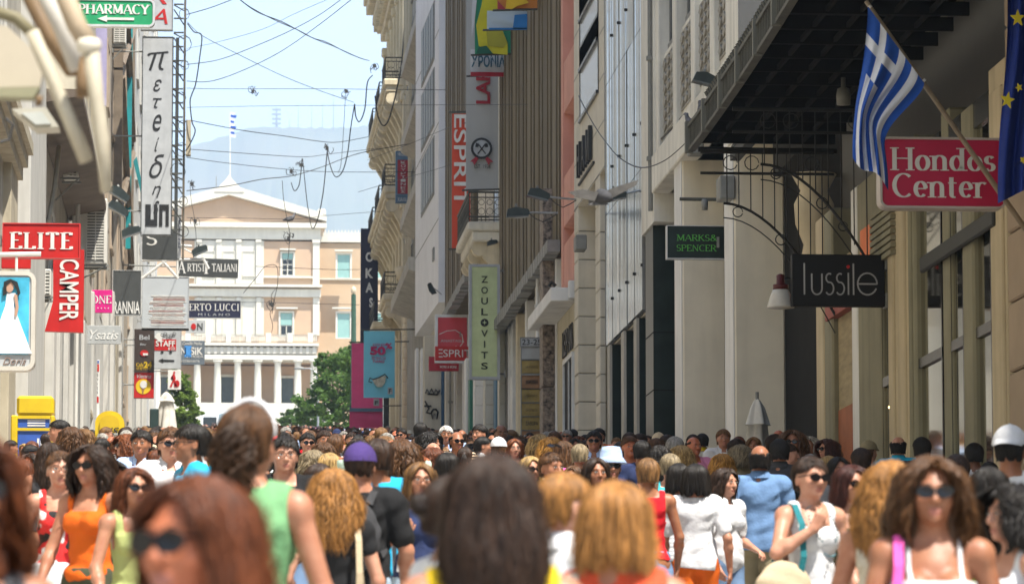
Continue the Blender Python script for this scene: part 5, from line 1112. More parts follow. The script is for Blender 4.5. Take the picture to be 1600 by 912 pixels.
# folded parasols ------------------------------------------------------------------------------------------
def parasol(px, pytop, Y, w, label):
    p = at(px, pytop, Y); g0 = ground(Y); root = empty('folded_parasol', (p.x, Y, g0), label, 'parasol'); H_ = p.z-g0; m_ = mat('parasol_canvas', (.60, .57, .50), .9, .12, 3, bump=.2)
    V = []; F = []; n = 28; prof = [(0, .06), (.02, .22), (.06, .42), (.12, .58), (.17, .70), (.175, .76), (.18, .56), (.35, .74), (.6, .92), (.8, 1.0)]
    for (t, r) in prof:
        for k in range(n): a = 2*math.pi*k/n; rr = w*r*(1+.22*math.sin(a*4+t*3)+.08*math.sin(a*9)); V.append((p.x+rr*math.cos(a), Y+rr*math.sin(a), p.z-t*2.4))
    for i in range(len(prof)-1):
        for k in range(n): F.append((i*n+k, i*n+(k+1) % n, (i+1)*n+(k+1) % n, (i+1)*n+k))
    q = MB(); q.add(V, F); part('canvas', q, m_, root, True)
    q = MB(); q.tube([(p.x, Y, g0), (p.x, Y, p.z+.1)], .03, 6); part('pole', q, GREYP, root); return root
parasol(1183, 622, 62, .24, 'folded beige parasol standing before the right arcade pillar')
parasol(260, 612, 175, .42, 'folded pale parasol under the small red figure sign on the left')
q = MB(); a = at(234, 638, 172); b = at(248, 663, 172); q.box(a.x, b.x, 172, 172.1, b.z-1.2, a.z, bev=.04); o = q.build('menu_board', flat('board_black_green', (.02, .04, .035))); tag(o, 'dark upright menu board left of the folded pale parasol', 'board')
# near blurred awning frame (top left) ---------------------------------------------------------------------
AY = 13.0; AB = mat('awning_beige_metal', (.42, .38, .29), .6, .1, 6, tint=(.30, .26, .19)); ABR = mat('awning_brown_beam', (.16, .10, .05), .6, .2, 5); AC = mat('awning_cloth', (.40, .35, .27), .9, .06, 3)
aw = empty('folded_awning', at(-60, 100, AY), 'folded beige awning with brown and cream arms in the near top left corner', 'awning')
def T(name, pts, r, m, Y=AY, n=10): q = MB(); q.tube([at(x, y, Y+dy) for (x, y, dy) in pts], r, n); return part(name, q, m, aw, True)
q = MB(); q.prism([(p.x, p.z) for p in (at(-60, 40, AY+1.5), at(10, 40, AY+1.5), at(70, 95, AY+1.5), at(62, 135, AY+1.5), at(-60, 138, AY+1.5))], AY+1.5, AY+1.56); part('cloth', q, AC, aw)
q = MB(); q.prism([(p.x, p.z) for p in (at(-60, 138, AY+1.4), at(62, 136, AY+1.4), at(52, 152, AY+1.4), at(-60, 149, AY+1.4))], AY+1.4, AY+1.5); part('valance', q, mat('awning_olive_edge', (.22, .21, .13), .7), aw)
T('beam', [(38, -20, .6), (78, 60, .6), (112, 112, .6)], .026, ABR); T('beam', [(-20, 15, .8), (25, 28, .8), (58, 60, .8)], .022, mat('awning_olive', (.16, .14, .08), .6))
T('arm', [(60, -30, .3), (95, 40, .3), (122, 108, .3)], .03, mat('awning_pale', (.45, .42, .37), .6)); T('arm', [(92, -30, .1), (120, 40, .1), (142, 74, .1)], .034, mat('awning_tan', (.36, .28, .19), .6))
T('arm', [(50, 50, 0), (80, 120, 0), (110, 190, 0), (135, 252, 0)], .024, AB); T('tube', [(142, 76, -.1), (150, 150, -.1), (160, 220, -.1), (166, 300, -.1)], [.028, .026, .024, .019], AB)
T('arm', [(135, 90, .1), (128, 130, .1), (130, 152, .1)], .022, ABR); T('rod', [(62, 150, .5), (60, 165, .5)], .012, ABR)
q = MB(); c = at(139, 72, AY-.1); q.lathe([(.0, -.03), (.034, -.022), (.042, 0), (.034, .022), (.0, .03)], c, 14); part('end_cap', q, mat('awning_cap', (.62, .57, .46), .5), aw, True)
T('joint', [(104, 112, .4), (125, 112, .4), (134, 100, .4)], .018, ABR)
fl = empty('near_floodlight', at(60, 185, AY+6), 'blurred rectangular floodlight hanging below the awning at the upper left', 'floodlight'); q = MB()
q.prism([(p.x, p.z) for p in (at(18, 170, AY+6), at(72, 168, AY+6), at(92, 198, AY+6), at(56, 200, AY+6))], AY+6, AY+6.2); part('housing', q, mat('floodlight_cream', (.36, .34, .28), .6), fl)
q = MB(); q.prism([(p.x, p.z) for p in (at(34, 178, AY+6), at(66, 176, AY+6), at(80, 195, AY+6), at(56, 196, AY+6))], AY+5.97, AY+5.999); part('lens', q, flat('lens_pale', (.45, .46, .42), .2), fl)
q = MB(); q.lathe([(.02, 0), (.1, .02), (.11, .06), (.0, .08)], at(20, 158, AY+5), 12); part('bell', q, mat('dark_bell', (.06, .05, .03), .6), fl, True)
q = MB(); q.tube([at(8, 185, AY+6), at(20, 195, AY+6), at(14, 218, AY+6), at(0, 222, AY+6)], .008, 5); part('cable', q, CABLE, fl)
WHITE = _mc['white_paint']; CREAM = _mc['cream_stone']; PLAST = _mc['pale_plaster']
# ------------------------------------------------------------------ RIGHT SIGNS
s_, R_ = sign('hanging_sign', 'dark green sign with bright green capitals between the two arcade pillars', 'sign', 1043, 354, 1138, 403, 67.2, DARKG, .18, TSV, .012, arm=8.5, armz=(.5,))
L(s_, R_, .48, .64, .66, .20, 'MARKS&', TMN, 'serif', 67.2, thick=.11, thin=.05, track=.06); L(s_, R_, .48, .32, .66, .20, 'SPENCER', TMN, 'serif', 67.2, thick=.11, thin=.05, track=.06)
s_, R_ = sign('hanging_sign', 'black square hanging sign with thin silver lowercase letters and a red dot', 'sign', 1238, 398, 1382, 477.5, 50, flat('sign_deep_black', (.004, .004, .005), .6), .16, arm=8.5, armz=(.12, .85))
ST = flat('silver_text', (.36, .36, .36), .4)
x0, x1, z0, z1 = R_; u0 = (x1-x0); hh = (z1-z0)
def stk(pts, w=.021, m=ST): 
    q = MB(); n = len(pts)
    P = [Vector((x0+p[0]*u0, 0, z0+p[1]*hh)) for p in pts]
    for a, b in zip(P[:-1], P[1:]):
        d = (b-a).normalized(); nn_ = Vector((-d.z, 0, d.x))*w/2; a = a-d*w*.12; b = b+d*w*.12
        q.add([(a+nn_)+Vector((0, 49.985, 0)), (b+nn_)+Vector((0, 49.985, 0)), (b-nn_)+Vector((0, 49.985, 0)), (a-nn_)+Vector((0, 49.985, 0))], [(0, 1, 2, 3)])
    return part('lettering', q, m, s_)
stk([(.13, .82), (.13, .22)]); stk([(.21, .62)]+[(.21, .34)]+[(p[0], p[1]) for p in arc(.265, .34, .055, .12, 180, 360, 10)]+[(.32, .62)])
for cx in (.395, .51): stk(arc(cx+.005, .54, .035, .085, 60, 250, 9)+arc(cx+.005, .34, .045, .12, 70, -140, 10))
stk([(.605, .64), (.605, .22)]); stk([(.66, .82), (.66, .22)]); stk(arc(.81, .43, .105, .21, 0, 335, 18)); stk([(.71, .43), (.915, .43)])
q = MB(); q.prism(arc(x0+.605*u0, z0+.76*hh, .022, .022, 0, 360, 10)[:-1], 49.98, 49.998); part('red_dot', q, TR, s_)
s_, R_ = sign('hanging_sign', 'large rounded crimson sign with white serif lettering in two lines beneath the flags', 'sign', 1378, 219, 1568, 322, 40.5, mat('sign_crimson', (.42, .008, .05), .35, .06, 3), .2, mat('pale_steel_rim', (.42, .37, .33), .4), .02, arm=8.9, armz=(.5,), r=.07)
L(s_, R_, .5, .70, .86, .34, 'Hondos', TW, 'serif', 40.5, thick=.15, thin=.045, track=.05); L(s_, R_, .47, .31, .77, .36, 'Center', TW, 'serif', 40.5, thick=.15, thin=.045, track=.05)
# tall banners
def banner(label, px0, py0, px1, py1, Y, m, wall=8.5, rod=True, name='hanging_banner', wav=.03, group=None, rods=(0, 1)):
    a = at(px0, py1, Y); b = at(px1, py0, Y); root = empty(name, ((a.x+b.x)/2, Y, a.z), label, 'banner', group)
    nx, nz_ = 10, 16; V = []; F = []
    for s in (0, .012):
        for j in range(nz_+1):
            for i in range(nx+1):
                u, v = i/nx, j/nz_; V.append((a.x+(b.x-a.x)*u, Y+s+wav*math.sin(u*5+v*4)*math.sin(v*math.pi)+wav*.5*math.sin(v*9+u*2)*(u*(1-u)*4), a.z+(b.z-a.z)*v))
    K = (nx+1)*(nz_+1)
    for j in range(nz_):
        for i in range(nx): q_ = (j*(nx+1)+i, j*(nx+1)+i+1, (j+1)*(nx+1)+i+1, (j+1)*(nx+1)+i); F += [q_, tuple(K+t for t in q_)[::-1]]
    q = MB(); q.add(V, F); me = q.mesh(); me.polygons.foreach_set('use_smooth', [True]*len(me.polygons)); o = obj('cloth', me, m); wparent(o, root)
    if rod:
        for t in rods:
            z = a.z+(b.z-a.z)*t+(.04 if t else -.03); r_ = MB(); r_.tube([(a.x-.12, Y, z), (wall, Y, z+.05)], .03, 6); r_.box(wall-.06, wall+.02, Y-.1, Y+.1, z-.12, z+.15); part('rod', r_, IRONG, root)
    return root, (a.x, b.x, a.z, b.z)
GC = mat('banner_grey_cloth', (.40, .40, .38), .8, .04, 1)
s_, R_ = banner('tall white grey banner with a round crossed hatchet badge and upright red letters', 728, -40, 779, 296, 120, GC, 8.6, wav=.02, rods=(0,))
lettering('LAPEN', s_, R_[0]+(R_[1]-R_[0])*.52, at(750, 118, 120).z, 119.93, at(750, 73, 120).z-at(750, 163, 120).z, .44, TRK, 'sans', 90, bold=.03)
c = at(752.5, 232, 119.9); q = MB()
ro, ri = .33, .27
for (r1_, r2_, m_, nm, yy) in ((.33, .25, TB, 'badge_ring', 119.9), (.255, 0, TLG, 'badge_face', 119.91)):
    q = MB(); o_ = arc(c.x, c.z, r1_, r1_, 0, 360, 24)[:-1]; q.prism(o_, yy-.01 if nm == 'badge_ring' else yy-.03, yy); part(nm, q, m_, s_)
for sg in (-1, 1):
    q = MB(); q.tube([(c.x-sg*.12, 119.86, c.z-.17), (c.x+sg*.12, 119.86, c.z+.15)], .018, 4); q.prism([(c.x+sg*.06, c.z+.1), (c.x+sg*.17, c.z+.17), (c.x+sg*.2, c.z+.04), (c.x+sg*.12, c.z+.03)], 119.85, 119.87); part('hatchet', q, TB, s_)
    q = MB(); q.prism([(c.x+sg*.18, c.z-.26), (c.x+sg*.36, c.z-.42), (c.x+sg*.27, c.z-.42), (c.x+sg*.22, c.z-.52), (c.x+sg*.1, c.z-.32)], 119.86, 119.9); part('ribbon', q, TRK, s_)
L(s_, R_, .5, .105, .5, .018, 'EST. 1936', TDG, 'sans', 119.94)
s_, R_ = banner('white banner strip with dark blue Greek capitals just above the red upright letters', 735, 78, 790, 118, 118, mat('banner_white_cloth', (.55, .56, .56), .8, .05, 2), 8.5, rods=(0,))
L(s_, R_, .5, .52, .96, .46, 'ΧΡΟΝΙΑ', flat('text_dark_teal', (.02, .09, .14)), 'sans', 117.88, bold=.03); x0, x1, z0, z1 = R_; q = MB(); q.box(x0, x1, 117.9, 117.95, z0-.04, z0+.09); part('red_border', q, TRK, s_)
def cloth_patch(root, pts, Y, m, name='printed_shape'): q = MB(); q.prism([(at(x, y, Y).x, at(x, y, Y).z) for x, y in pts], Y-.02, Y); part(name, q, m, root)
s_, R_ = banner('green and yellow banner with flowing curved shapes above the Greek capitals', 742, -30, 801, 85, 115, mat('banner_green_cloth', (.02, .22, .11), .8, .05, 2), 8.5, rods=(0,))
cloth_patch(s_, [(758, -25), (782, -25), (778, 30), (793, 68), (793, 86), (770, 84), (748, 72), (744, 40), (752, 10)], 114.9, mat('banner_yellow', (.55, .50, .02), .8)); cloth_patch(s_, [(744, 84), (748, 74), (760, 72), (770, 84)], 114.86, mat('banner_deep_green', (.01, .10, .06), .8))
cloth_patch(s_, [(778, 30), (793, 68), (786, 75), (762, 72), (760, 50), (770, 40)], 114.87, mat('banner_olive_yellow', (.34, .32, .03), .8))
cloth_patch(s_, [(740, -30), (748, -30), (742, 30), (737, 60), (737, 20)], 114.9, mat('banner_white_cloth', (.55, .56, .56), .8))
s_, R_ = banner('light blue and grey banner panel overlapping the green and yellow one', 761, 18, 825, 46, 109, mat('banner_pale_blue', (.42, .50, .54), .8, .05, 2), 8.5, rods=(0,))
cloth_patch(s_, [(804, 24), (825, 22), (825, 46), (801, 46)], 108.9, mat('banner_strong_blue', (.02, .16, .40), .8)); cloth_patch(s_, [(764, 44), (764, 47), (825, 47), (825, 44)], 108.9, mat('banner_strong_blue', (.02, .16, .40), .8))
s_, R_ = banner('orange banner with yellow flower shape at the top centre', 777, -30, 842, 15, 105, mat('banner_orange', (.48, .17, .03), .8, .05, 2), 8.5, rods=(0,))
cloth_patch(s_, [(792, -5), (815, -10), (826, 5), (808, 10), (800, 15), (790, 14)], 104.9, mat('banner_gold', (.62, .40, .02), .8)); cloth_patch(s_, [(778, 2), (790, 15), (778, 15)], 104.9, TRK)
s_, R_ = banner('tall orange red banner with white upright letters behind the grey banner', 706, 178, 735, 388, 128, mat('banner_esprit_red', (.60, .075, .035), .8, .05, 2), 8.6, wav=.02)
lettering('ESPRIT', s_, at(719, 250, 128).x, at(720, 252, 128).z, 127.93, at(720, 180, 128).z-at(720, 325, 128).z, .42, TW, 'sans', -90, bold=.01)
# Zoulovits light box
s_, R_ = sign('hanging_sign', 'tall pale green framed sign with dark letters one above another', 'sign', 737, 417, 777, 588, 118, TLM, .3, TLG, .08, arm=8.5, armz=(.03, .97))
for i, ch in enumerate('ZOUL*VITS'):
    v = .885-i*.0985
    if ch == '*':
        x0, x1, z0, z1 = R_; cx_, cz_ = (x0+x1)/2, z0+(z1-z0)*v; q = MB(); q.prism(arc(cx_, cz_, .12, .12, 0, 360, 18)[:-1], 117.98, 117.998); part('lettering', q, TB, s_)
        q = MB(); q.prism([(cx_+(.08 if k % 2 == 0 else .02)*math.cos(k*math.pi/4), cz_+(.08 if k % 2 == 0 else .02)*math.sin(k*math.pi/4)) for k in range(8)], 117.96, 117.979); part('star', q, TLM, s_)
    else: L(s_, R_, .5, v, .26 if ch != 'I' else .05, .062, ch, flat('letter_dark_green', (.03, .04, .02)), 'sans', 118, bold=.015)
# Esprit group
s_, R_ = sign('hanging_sign', 'square red hanging sign in a grey frame with a thin white curved flourish', 'sign', 684, 496, 730, 562, 142, mat('sign_rose_red', (.50, .045, .06), .4, .15, 1), .25, TSV, .1, arm=8.6, armz=(.6,))
x0, x1, z0, z1 = R_; W_ = x1-x0; H_ = z1-z0
q = MB(); q.tube([(x0+W_*u, 141.97, z0+H_*v) for u, v in ((.05, .60), (.3, .68), (.6, .70), (.82, .60), (.86, .42), (.72, .28), (.6, .26), (.62, .33))], .014, 4); part('flourish', q, TW, s_)
L(s_, R_, .5, .45, .8, .06, 'ANASTASIA', TLG, 'sans', 142)
s_, R_ = sign('hanging_sign', 'bright red sign with white thin capitals reading esprit', 'sign', 680, 541, 735, 562.5, 138, TR, .2, arm=8.6, armz=(.5,))
L(s_, R_, .62, .5, .78, .52, 'SPRIT', TW, 'sans', 138); x0, x1, z0, z1 = R_
for v in (.25, .5, .76): q = MB(); q.box(x0+(x1-x0)*.10, x0+(x1-x0)*.21, 137.98, 137.998, z0+(z1-z0)*v-.018, z0+(z1-z0)*v+.018); part('lettering', q, TW, s_)
s_, R_ = sign('hanging_sign', 'dark red sign with small white words below the esprit sign', 'sign', 670, 557, 717, 579, 145, TRK, .2)
L(s_, R_, .65, .28, .55, .16, 'MORE & MORE', TW, 'sans', 145, bold=.01)
# Coke-blue signs near the cream building
s_, R_ = sign('hanging_sign', 'vertical red sign in a blue frame with white Greek letters stacked down it', 'sign', 621, 250, 639, 303, 183, TRK, .25, flat('frame_blue_grey', (.10, .17, .24)), .09, arm=8.75, armz=(.5,))
for i, ch in enumerate('ΚΟΥΡΤΙΝΕΣ'): L(s_, R_, .5, .93-i*.107, .42, .075, ch, TW, 'sans', 183, rot=0)
x0, x1, z0, z1 = R_
for (za_, zb_, t) in ((z1+.1, z1+.42, 'ΥΦΑΣΜΑΤΑ'), (z0-.42, z0-.1, 'ΧΑΛΙΑ')):
    q = MB(); q.box(x0-.09, x1+.09, 183, 183.25, za_, zb_); part('end_panel', q, flat('frame_blue_grey', (.10, .17, .24)), s_); lettering(t, s_, (x0+x1)/2, (za_+zb_)/2, 183, (x1-x0), .18, TW, 'sans')
s_, R_ = sign('hanging_sign', 'tall navy vertical sign with white capitals beside the cream balconies', 'sign', 563, 357, 591, 560, 212, TNV, .4, None, arm=X1, armz=(.4, .9))
for i, (ch, v) in enumerate((('T', .81), ('O', .79), ('K', .665), ('A', .555), ('S', .44))):
    if i: L(s_, R_, .5 if i < 4 else .6, v-.01, .44 if i < 4 else .2, .075, ch, TW, 'sans', 212, bold=.04)
# sale banners
s_, R_ = banner('sky blue sale banner with pink fifty percent lettering and a drawn cup', 568, 517, 617, 621, 172, mat('banner_sky_blue', (.20, .60, .74), .8, .06, 1.5), 8.9, wav=.05, rods=(1,))
PKT = mat('print_magenta', (.50, .02, .13), .7)
L(s_, R_, .45, .70, .5, .13, '50', PKT, 'sans', 171.9, bold=.05); L(s_, R_, .80, .77, .22, .09, '%', PKT, 'sans', 171.9, bold=.03)
for i, (t, v, w) in enumerate((('ΣΕ ΟΛΑ ΤΑ', .59, .45), ('ΠΑΝΩ', .54, .36), ('ΧΑΛΙΑ ΚΑΙ', .79, .4))): L(s_, R_, .48, v, w, .04, t, PKT, 'sans', 171.9, bold=.02)
x0, x1, z0, z1 = R_; W_ = x1-x0; H_ = z1-z0
q = MB(); q.prism([(x0+W_*u, z0+H_*v) for u, v in ((.27, .27), (.72, .33), (.68, .22), (.58, .16), (.45, .155), (.35, .2))], 171.86, 171.88); part('printed_cup', q, mat('print_cream', (.55, .52, .40), .8, .3, 9), s_)
q = MB(); q.tube([(x0+W_*u, 171.86, z0+H_*v) for u, v in ((.27, .22), (.16, .24), (.2, .29), (.30, .27), (.5, .30), (.68, .35), (.78, .29))], .025, 4); part('printed_outline', q, TB, s_)
q = MB(); q.box(x0+W_*.77, x0+W_*.93, 171.86, 171.88, z0+H_*.05, z0+H_*.15); part('logo_square', q, TLG, s_); L(s_, R_, .85, .10, .09, .07, 'F', TDG, 'sans', 171.86, bold=.03)
s_, R_ = banner('large magenta sale banner behind the sky blue one', 549, 536, 598, 637, 184, mat('banner_magenta_cloth', (.75, .09, .24), .8, .08, 1.5), 8.9, wav=.05, rods=(1,))
L(s_, R_, .85, .75, .3, .1, '50', TLG, 'sans', 183.9, bold=.05); x0, x1, z0, z1 = R_
q = MB(); q.box(x1-.42, x1-.16, 183.9, 183.93, z0+.1, z0+.42); part('logo_square', q, TLG, s_); L(s_, R_, .80, .08, .1, .06, 'F', TDG, 'sans', 183.88, bold=.03)
q = MB(); q.prism([(x0+.9+.14*math.cos(a), z0+.85+.13*math.sin(a)) for a in [k*math.pi/5 for k in range(10)]], 183.88, 183.9); part('printed_cup', q, mat('print_cream', (.55, .52, .40), .8, .3, 9), s_)
s_, R_ = banner('lower magenta banner with a grey blue top edge half hidden behind the crowd', 546, 636, 598, 668, 192, mat('banner_magenta_dark', (.60, .07, .19), .8, .08, 1.5), 8.9, wav=.04, rods=(1,))
x0, x1, z0, z1 = R_; q = MB(); q.box(x0, x1, 191.9, 191.95, z1-.22, z1); part('edge_band', q, flat('frame_blue_grey', (.10, .17, .24)), s_)
# floodlights and lamps on the right
spot('lower dark floodlight on a thin arm before the brown slats', 809, 333, 93.6, 3, .82, (872, 333)); spot('upper dark floodlight reaching out from the pink building', 842, 304, 94, -14, .8, (902, 312))
spot('large green black floodlight before the mirrored glass', 961, 306, 80, 12, .7, (1003, 297), cable=False)
spot('green black floodlight on the wall under the perforated screens', 1104, 125, 66.3, -14, .68, (1130, 135), cable=False)
spot('small black floodlight in front of the white bay', 674, 451, 150, 118, .7, (690, 460), cable=False)
spot('small dark floodlight at the edge of the old house balcony', 769, 379, 119.5, 15, .5, (779, 378), cable=False)
bl_ = empty('bell_lamp', at(1221, 470, 50.3), 'white bell shaped lamp with a dark red cap left of the black hanging sign', 'lamp'); p = at(1220, 481, 50.3)
q = MB(); q.lathe([(.175, 0), (.178, .015), (.165, .06), (.13, .17), (.10, .235), (.02, .24)], p, 24); part('shade', q, mat('lamp_white_enamel', (.50, .48, .44), .25, .1, 6), bl_, True)
q = MB(); q.lathe([(.10, .24), (.10, .30), (.055, .31), (.055, .42), (.02, .44)], p, 14); part('cap', q, mat('lamp_red', (.08, .012, .012), .35), bl_, True); q = MB(); q.tube([p+Vector((.0, 0, .38)), p+Vector((.18, 0, .38))], .018, 6); part('arm', q, IRON, bl_)
hl = empty('hanging_lamp', at(1318, 165, 48), 'grey cylindrical lamp hanging under the iron canopy left of the Greek flag', 'lamp'); p = at(1318, 164, 48)
q = MB(); q.lathe([(.085, 0), (.09, .1), (.09, .12), (.075, .2), (.03, .22), (.03, .34)], p, 16); part('body', q, mat('lamp_grey', (.16, .155, .13), .5), hl, True)
hl2 = empty('hanging_lamp', at(1101, 330, 62), 'small dim lamp hanging from a bar between the arcade pillars', 'lamp'); p = at(1101, 328, 62); q = MB(); q.lathe([(.05, 0), (.055, .14), (.03, .17)], p, 12); part('body', q, GREYP, hl2, True)
q = MB(); q.tube([at(1062, 311, 66), at(1136, 312, 66)], .03, 6); part('bar', q, IRONG, hl2)
# flags -----------------------------------------------------------------------------------------------------
def curve_pt(u, v):  # px, py, y-offset for the Greek flag; u along the hoist, v along the fly
    hx, hy = 1356+88*u, 10+120*u
    s = min(1, v*1.55); s = s*s*(3-2*s)
    tx = 1337+46*u+ 5*math.sin(v*5+u*3); 
    x = hx*(1-s)+tx*s
    ln = 236-72*u
    y = hy+ln*(v**(.92+.25*u))+6*math.sin(u*7)*v
    return x, y, .10*math.sin(u*11+v*3)*min(1, v*2)-.1*v
FY = 39.5
fg = empty('flag_on_pole', at(1600, 330, FY), 'Greek flag with blue and white stripes hanging in folds from a slanted pole', 'flag')
a = at(1353, 2, FY); b = at(1612, 372, FY+.5); q = MB(); q.tube([a, b], [.022, .03], 8); part('pole', q, mat('flagpole_bronze', (.22, .17, .11), .4, .15, 5), fg)
for (u) in (0.02, .98): q = MB(); x, y, dy = curve_pt(u, 0); q.lathe([(.0, -.02), (.022, 0), (.0, .02)], at(x+2, y-2, FY-.02), 8); part('ring', q, TSV, fg)
FB = mat('flag_cloth_blue', (.015, .075, .36), .85, .1, 8); FW = mat('flag_cloth_white', (.62, .64, .70), .85, .06, 8)
nu, nv = 54, 80; V = []; F = []; M = []
for j in range(nv+1):
    for i in range(nu+1):
        x, y, dy = curve_pt(i/nu, j/nv); V.append(at(x, y, FY+dy+.04*math.sin(i*.5+j*.06)*min(1, j/20)))
for j in range(nv):
    for i in range(nu):
        u, v = (i+.5)/nu, (j+.5)/nv*1.5; r_ = int(u*9); can = u < 5/9 and v < 5/9
        if can: cu, cv = u*9, v*9; white = (2 <= cu < 3) or (2 <= cv < 3)
        else: white = r_ % 2 == 1
        F.append((j*(nu+1)+i, j*(nu+1)+i+1, (j+1)*(nu+1)+i+1, (j+1)*(nu+1)+i)); M.append(1 if white else 0)
q = MB(); q.v = [tuple(v) for v in V]; q.f = F; q.m = M; part('cloth', q, [FB, FW], fg, True)
EF = empty('flag_on_pole', at(1620, 330, 38.8), 'dark blue European flag with yellow stars hanging at the right edge', 'flag')
V = []; F = []; nu, nv = 40, 50
for j in range(nv+1):
    for i in range(nu+1):
        u, v = i/nu, j/nv; x = (1574-14*v+3*math.sin(v*6))+(75)*u; y = -20+332*v-18*u*(v > .85)-(40*u*max(0, v-.75)*2)+(6 if v > .9 else 0)
        V.append(tuple(at(x, y, 38.8+.09*math.sin(u*17+v*2.5)+.05*math.sin(u*6))))
for j in range(nv):
    for i in range(nu): F.append((j*(nu+1)+i, j*(nu+1)+i+1, (j+1)*(nu+1)+i+1, (j+1)*(nu+1)+i))
q = MB(); q.v = V; q.f = F; part('cloth', q, mat('eu_flag_blue', (.008, .025, .18), .85, .1, 8), EF, True)
YS = mat('eu_star_yellow', (.55, .45, .02), .8)
for (px, py, s, ro) in ((1590, 29, 14, 0), (1574, 157, 14, .2), (1592, 137, 7, .9), (1598, 250, 6, .4)):
    c = at(px, py, 38.62); R = s/FPX*38.8; q = MB(); q.prism([(c.x+(R if k % 2 == 0 else R*.42)*math.sin(k*math.pi/5+ro)*(.85), c.z+(R if k % 2 == 0 else R*.42)*math.cos(k*math.pi/5+ro)) for k in range(10)], 38.6, 38.63); part('star', q, YS, EF)
q = MB(); q.tube([at(1600, -60, 39), at(1680, 60, 39)], .025, 8); part('pole', q, mat('flagpole_bronze', (.22, .17, .11), .4, .15, 5), EF)
# pigeons ----------------------------------------------------------------------------------------------------
PGM = mat('pigeon_grey', (.13, .13, .14), .8, .3, 20); PGD = mat('pigeon_dark', (.05, .05, .055), .8, .3, 20)
def pigeon(px, py, Y, rz, label, s=1):
    p = at(px, py, Y); root = empty('pigeon', p, label, 'pigeon', None, rz); 
    q = MB(); prof = []
    pts = [(-.17, .0, .02, .012), (-.10, 0, .04, .035), (-.02, 0, .055, .058), (.06, 0, .08, .06), (.11, 0, .13, .038), (.125, 0, .17, .026), (.13, 0, .20, .028), (.15, 0, .205, .02), (.172, 0, .20, .006)]
    q.tube([(a*s, b*s, c*s) for a, b, c, d in pts], [d*s for a, b, c, d in pts], 10); o = q.build('body', PGM, root, True)
    for sg in (-1, 1): q = MB(); q.add([(-.16*s, sg*.03*s, .03*s), (.05*s, sg*.062*s, .07*s), (.04*s, sg*.05*s, .12*s), (-.1*s, sg*.04*s, .08*s)], [(0, 1, 2, 3)]); q.build('wing', PGD, root)
    return root
pigeon(1100, 186, 61.6, math.radians(100), 'upper pigeon perched on the edge of the iron canopy', 1.5); pigeon(1088, 203, 61.8, math.radians(150), 'lower pigeon perched on the edge of the iron canopy', 1.3)
pigeon(452, 346, 140, math.radians(20), 'dark bird sitting on a cable crossing before the parliament', 1.5)
fpg = empty('flying_pigeon', at(938, 310, 30), 'blurred grey pigeon flying with spread wings over the street', 'pigeon')
c = Vector(at(938, 308, 30)); k = 30/FPX
def W_pt(dx, dy, dd=0): return (c.x+dx*k, c.y+dd, c.z-dy*k)
q = MB(); q.tube([W_pt(-14, 6, .1), W_pt(-6, 2, .05), W_pt(2, -2, 0), W_pt(10, 2, -.06), W_pt(15, 6, -.1)], [.02, .045, .06, .045, .02], 10); part('body', q, PGD, fpg, True)
for pts in ([(-4, -6), (-30, -11), (-52, -6), (-38, 2), (-10, 8)], [(2, -6), (26, -16), (60, -27), (56, -18), (30, -4), (8, 8)]):
    q = MB(); n_p = len(pts); q.add([W_pt(a, b, -.05) for a, b in pts]+[W_pt(a, b, -.04) for a, b in pts], [tuple(range(n_p)), tuple(range(2*n_p-1, n_p-1, -1))]); part('wing', q, mat('pigeon_wing', (.09, .085, .08), .8, .3, 12), fpg)
q = MB(); q.add([W_pt(-4, 4), W_pt(-22, 13), W_pt(-6, 13), W_pt(14, 12), W_pt(6, 4)], [(0, 1, 2, 3, 4)]); part('tail', q, PGM, fpg)
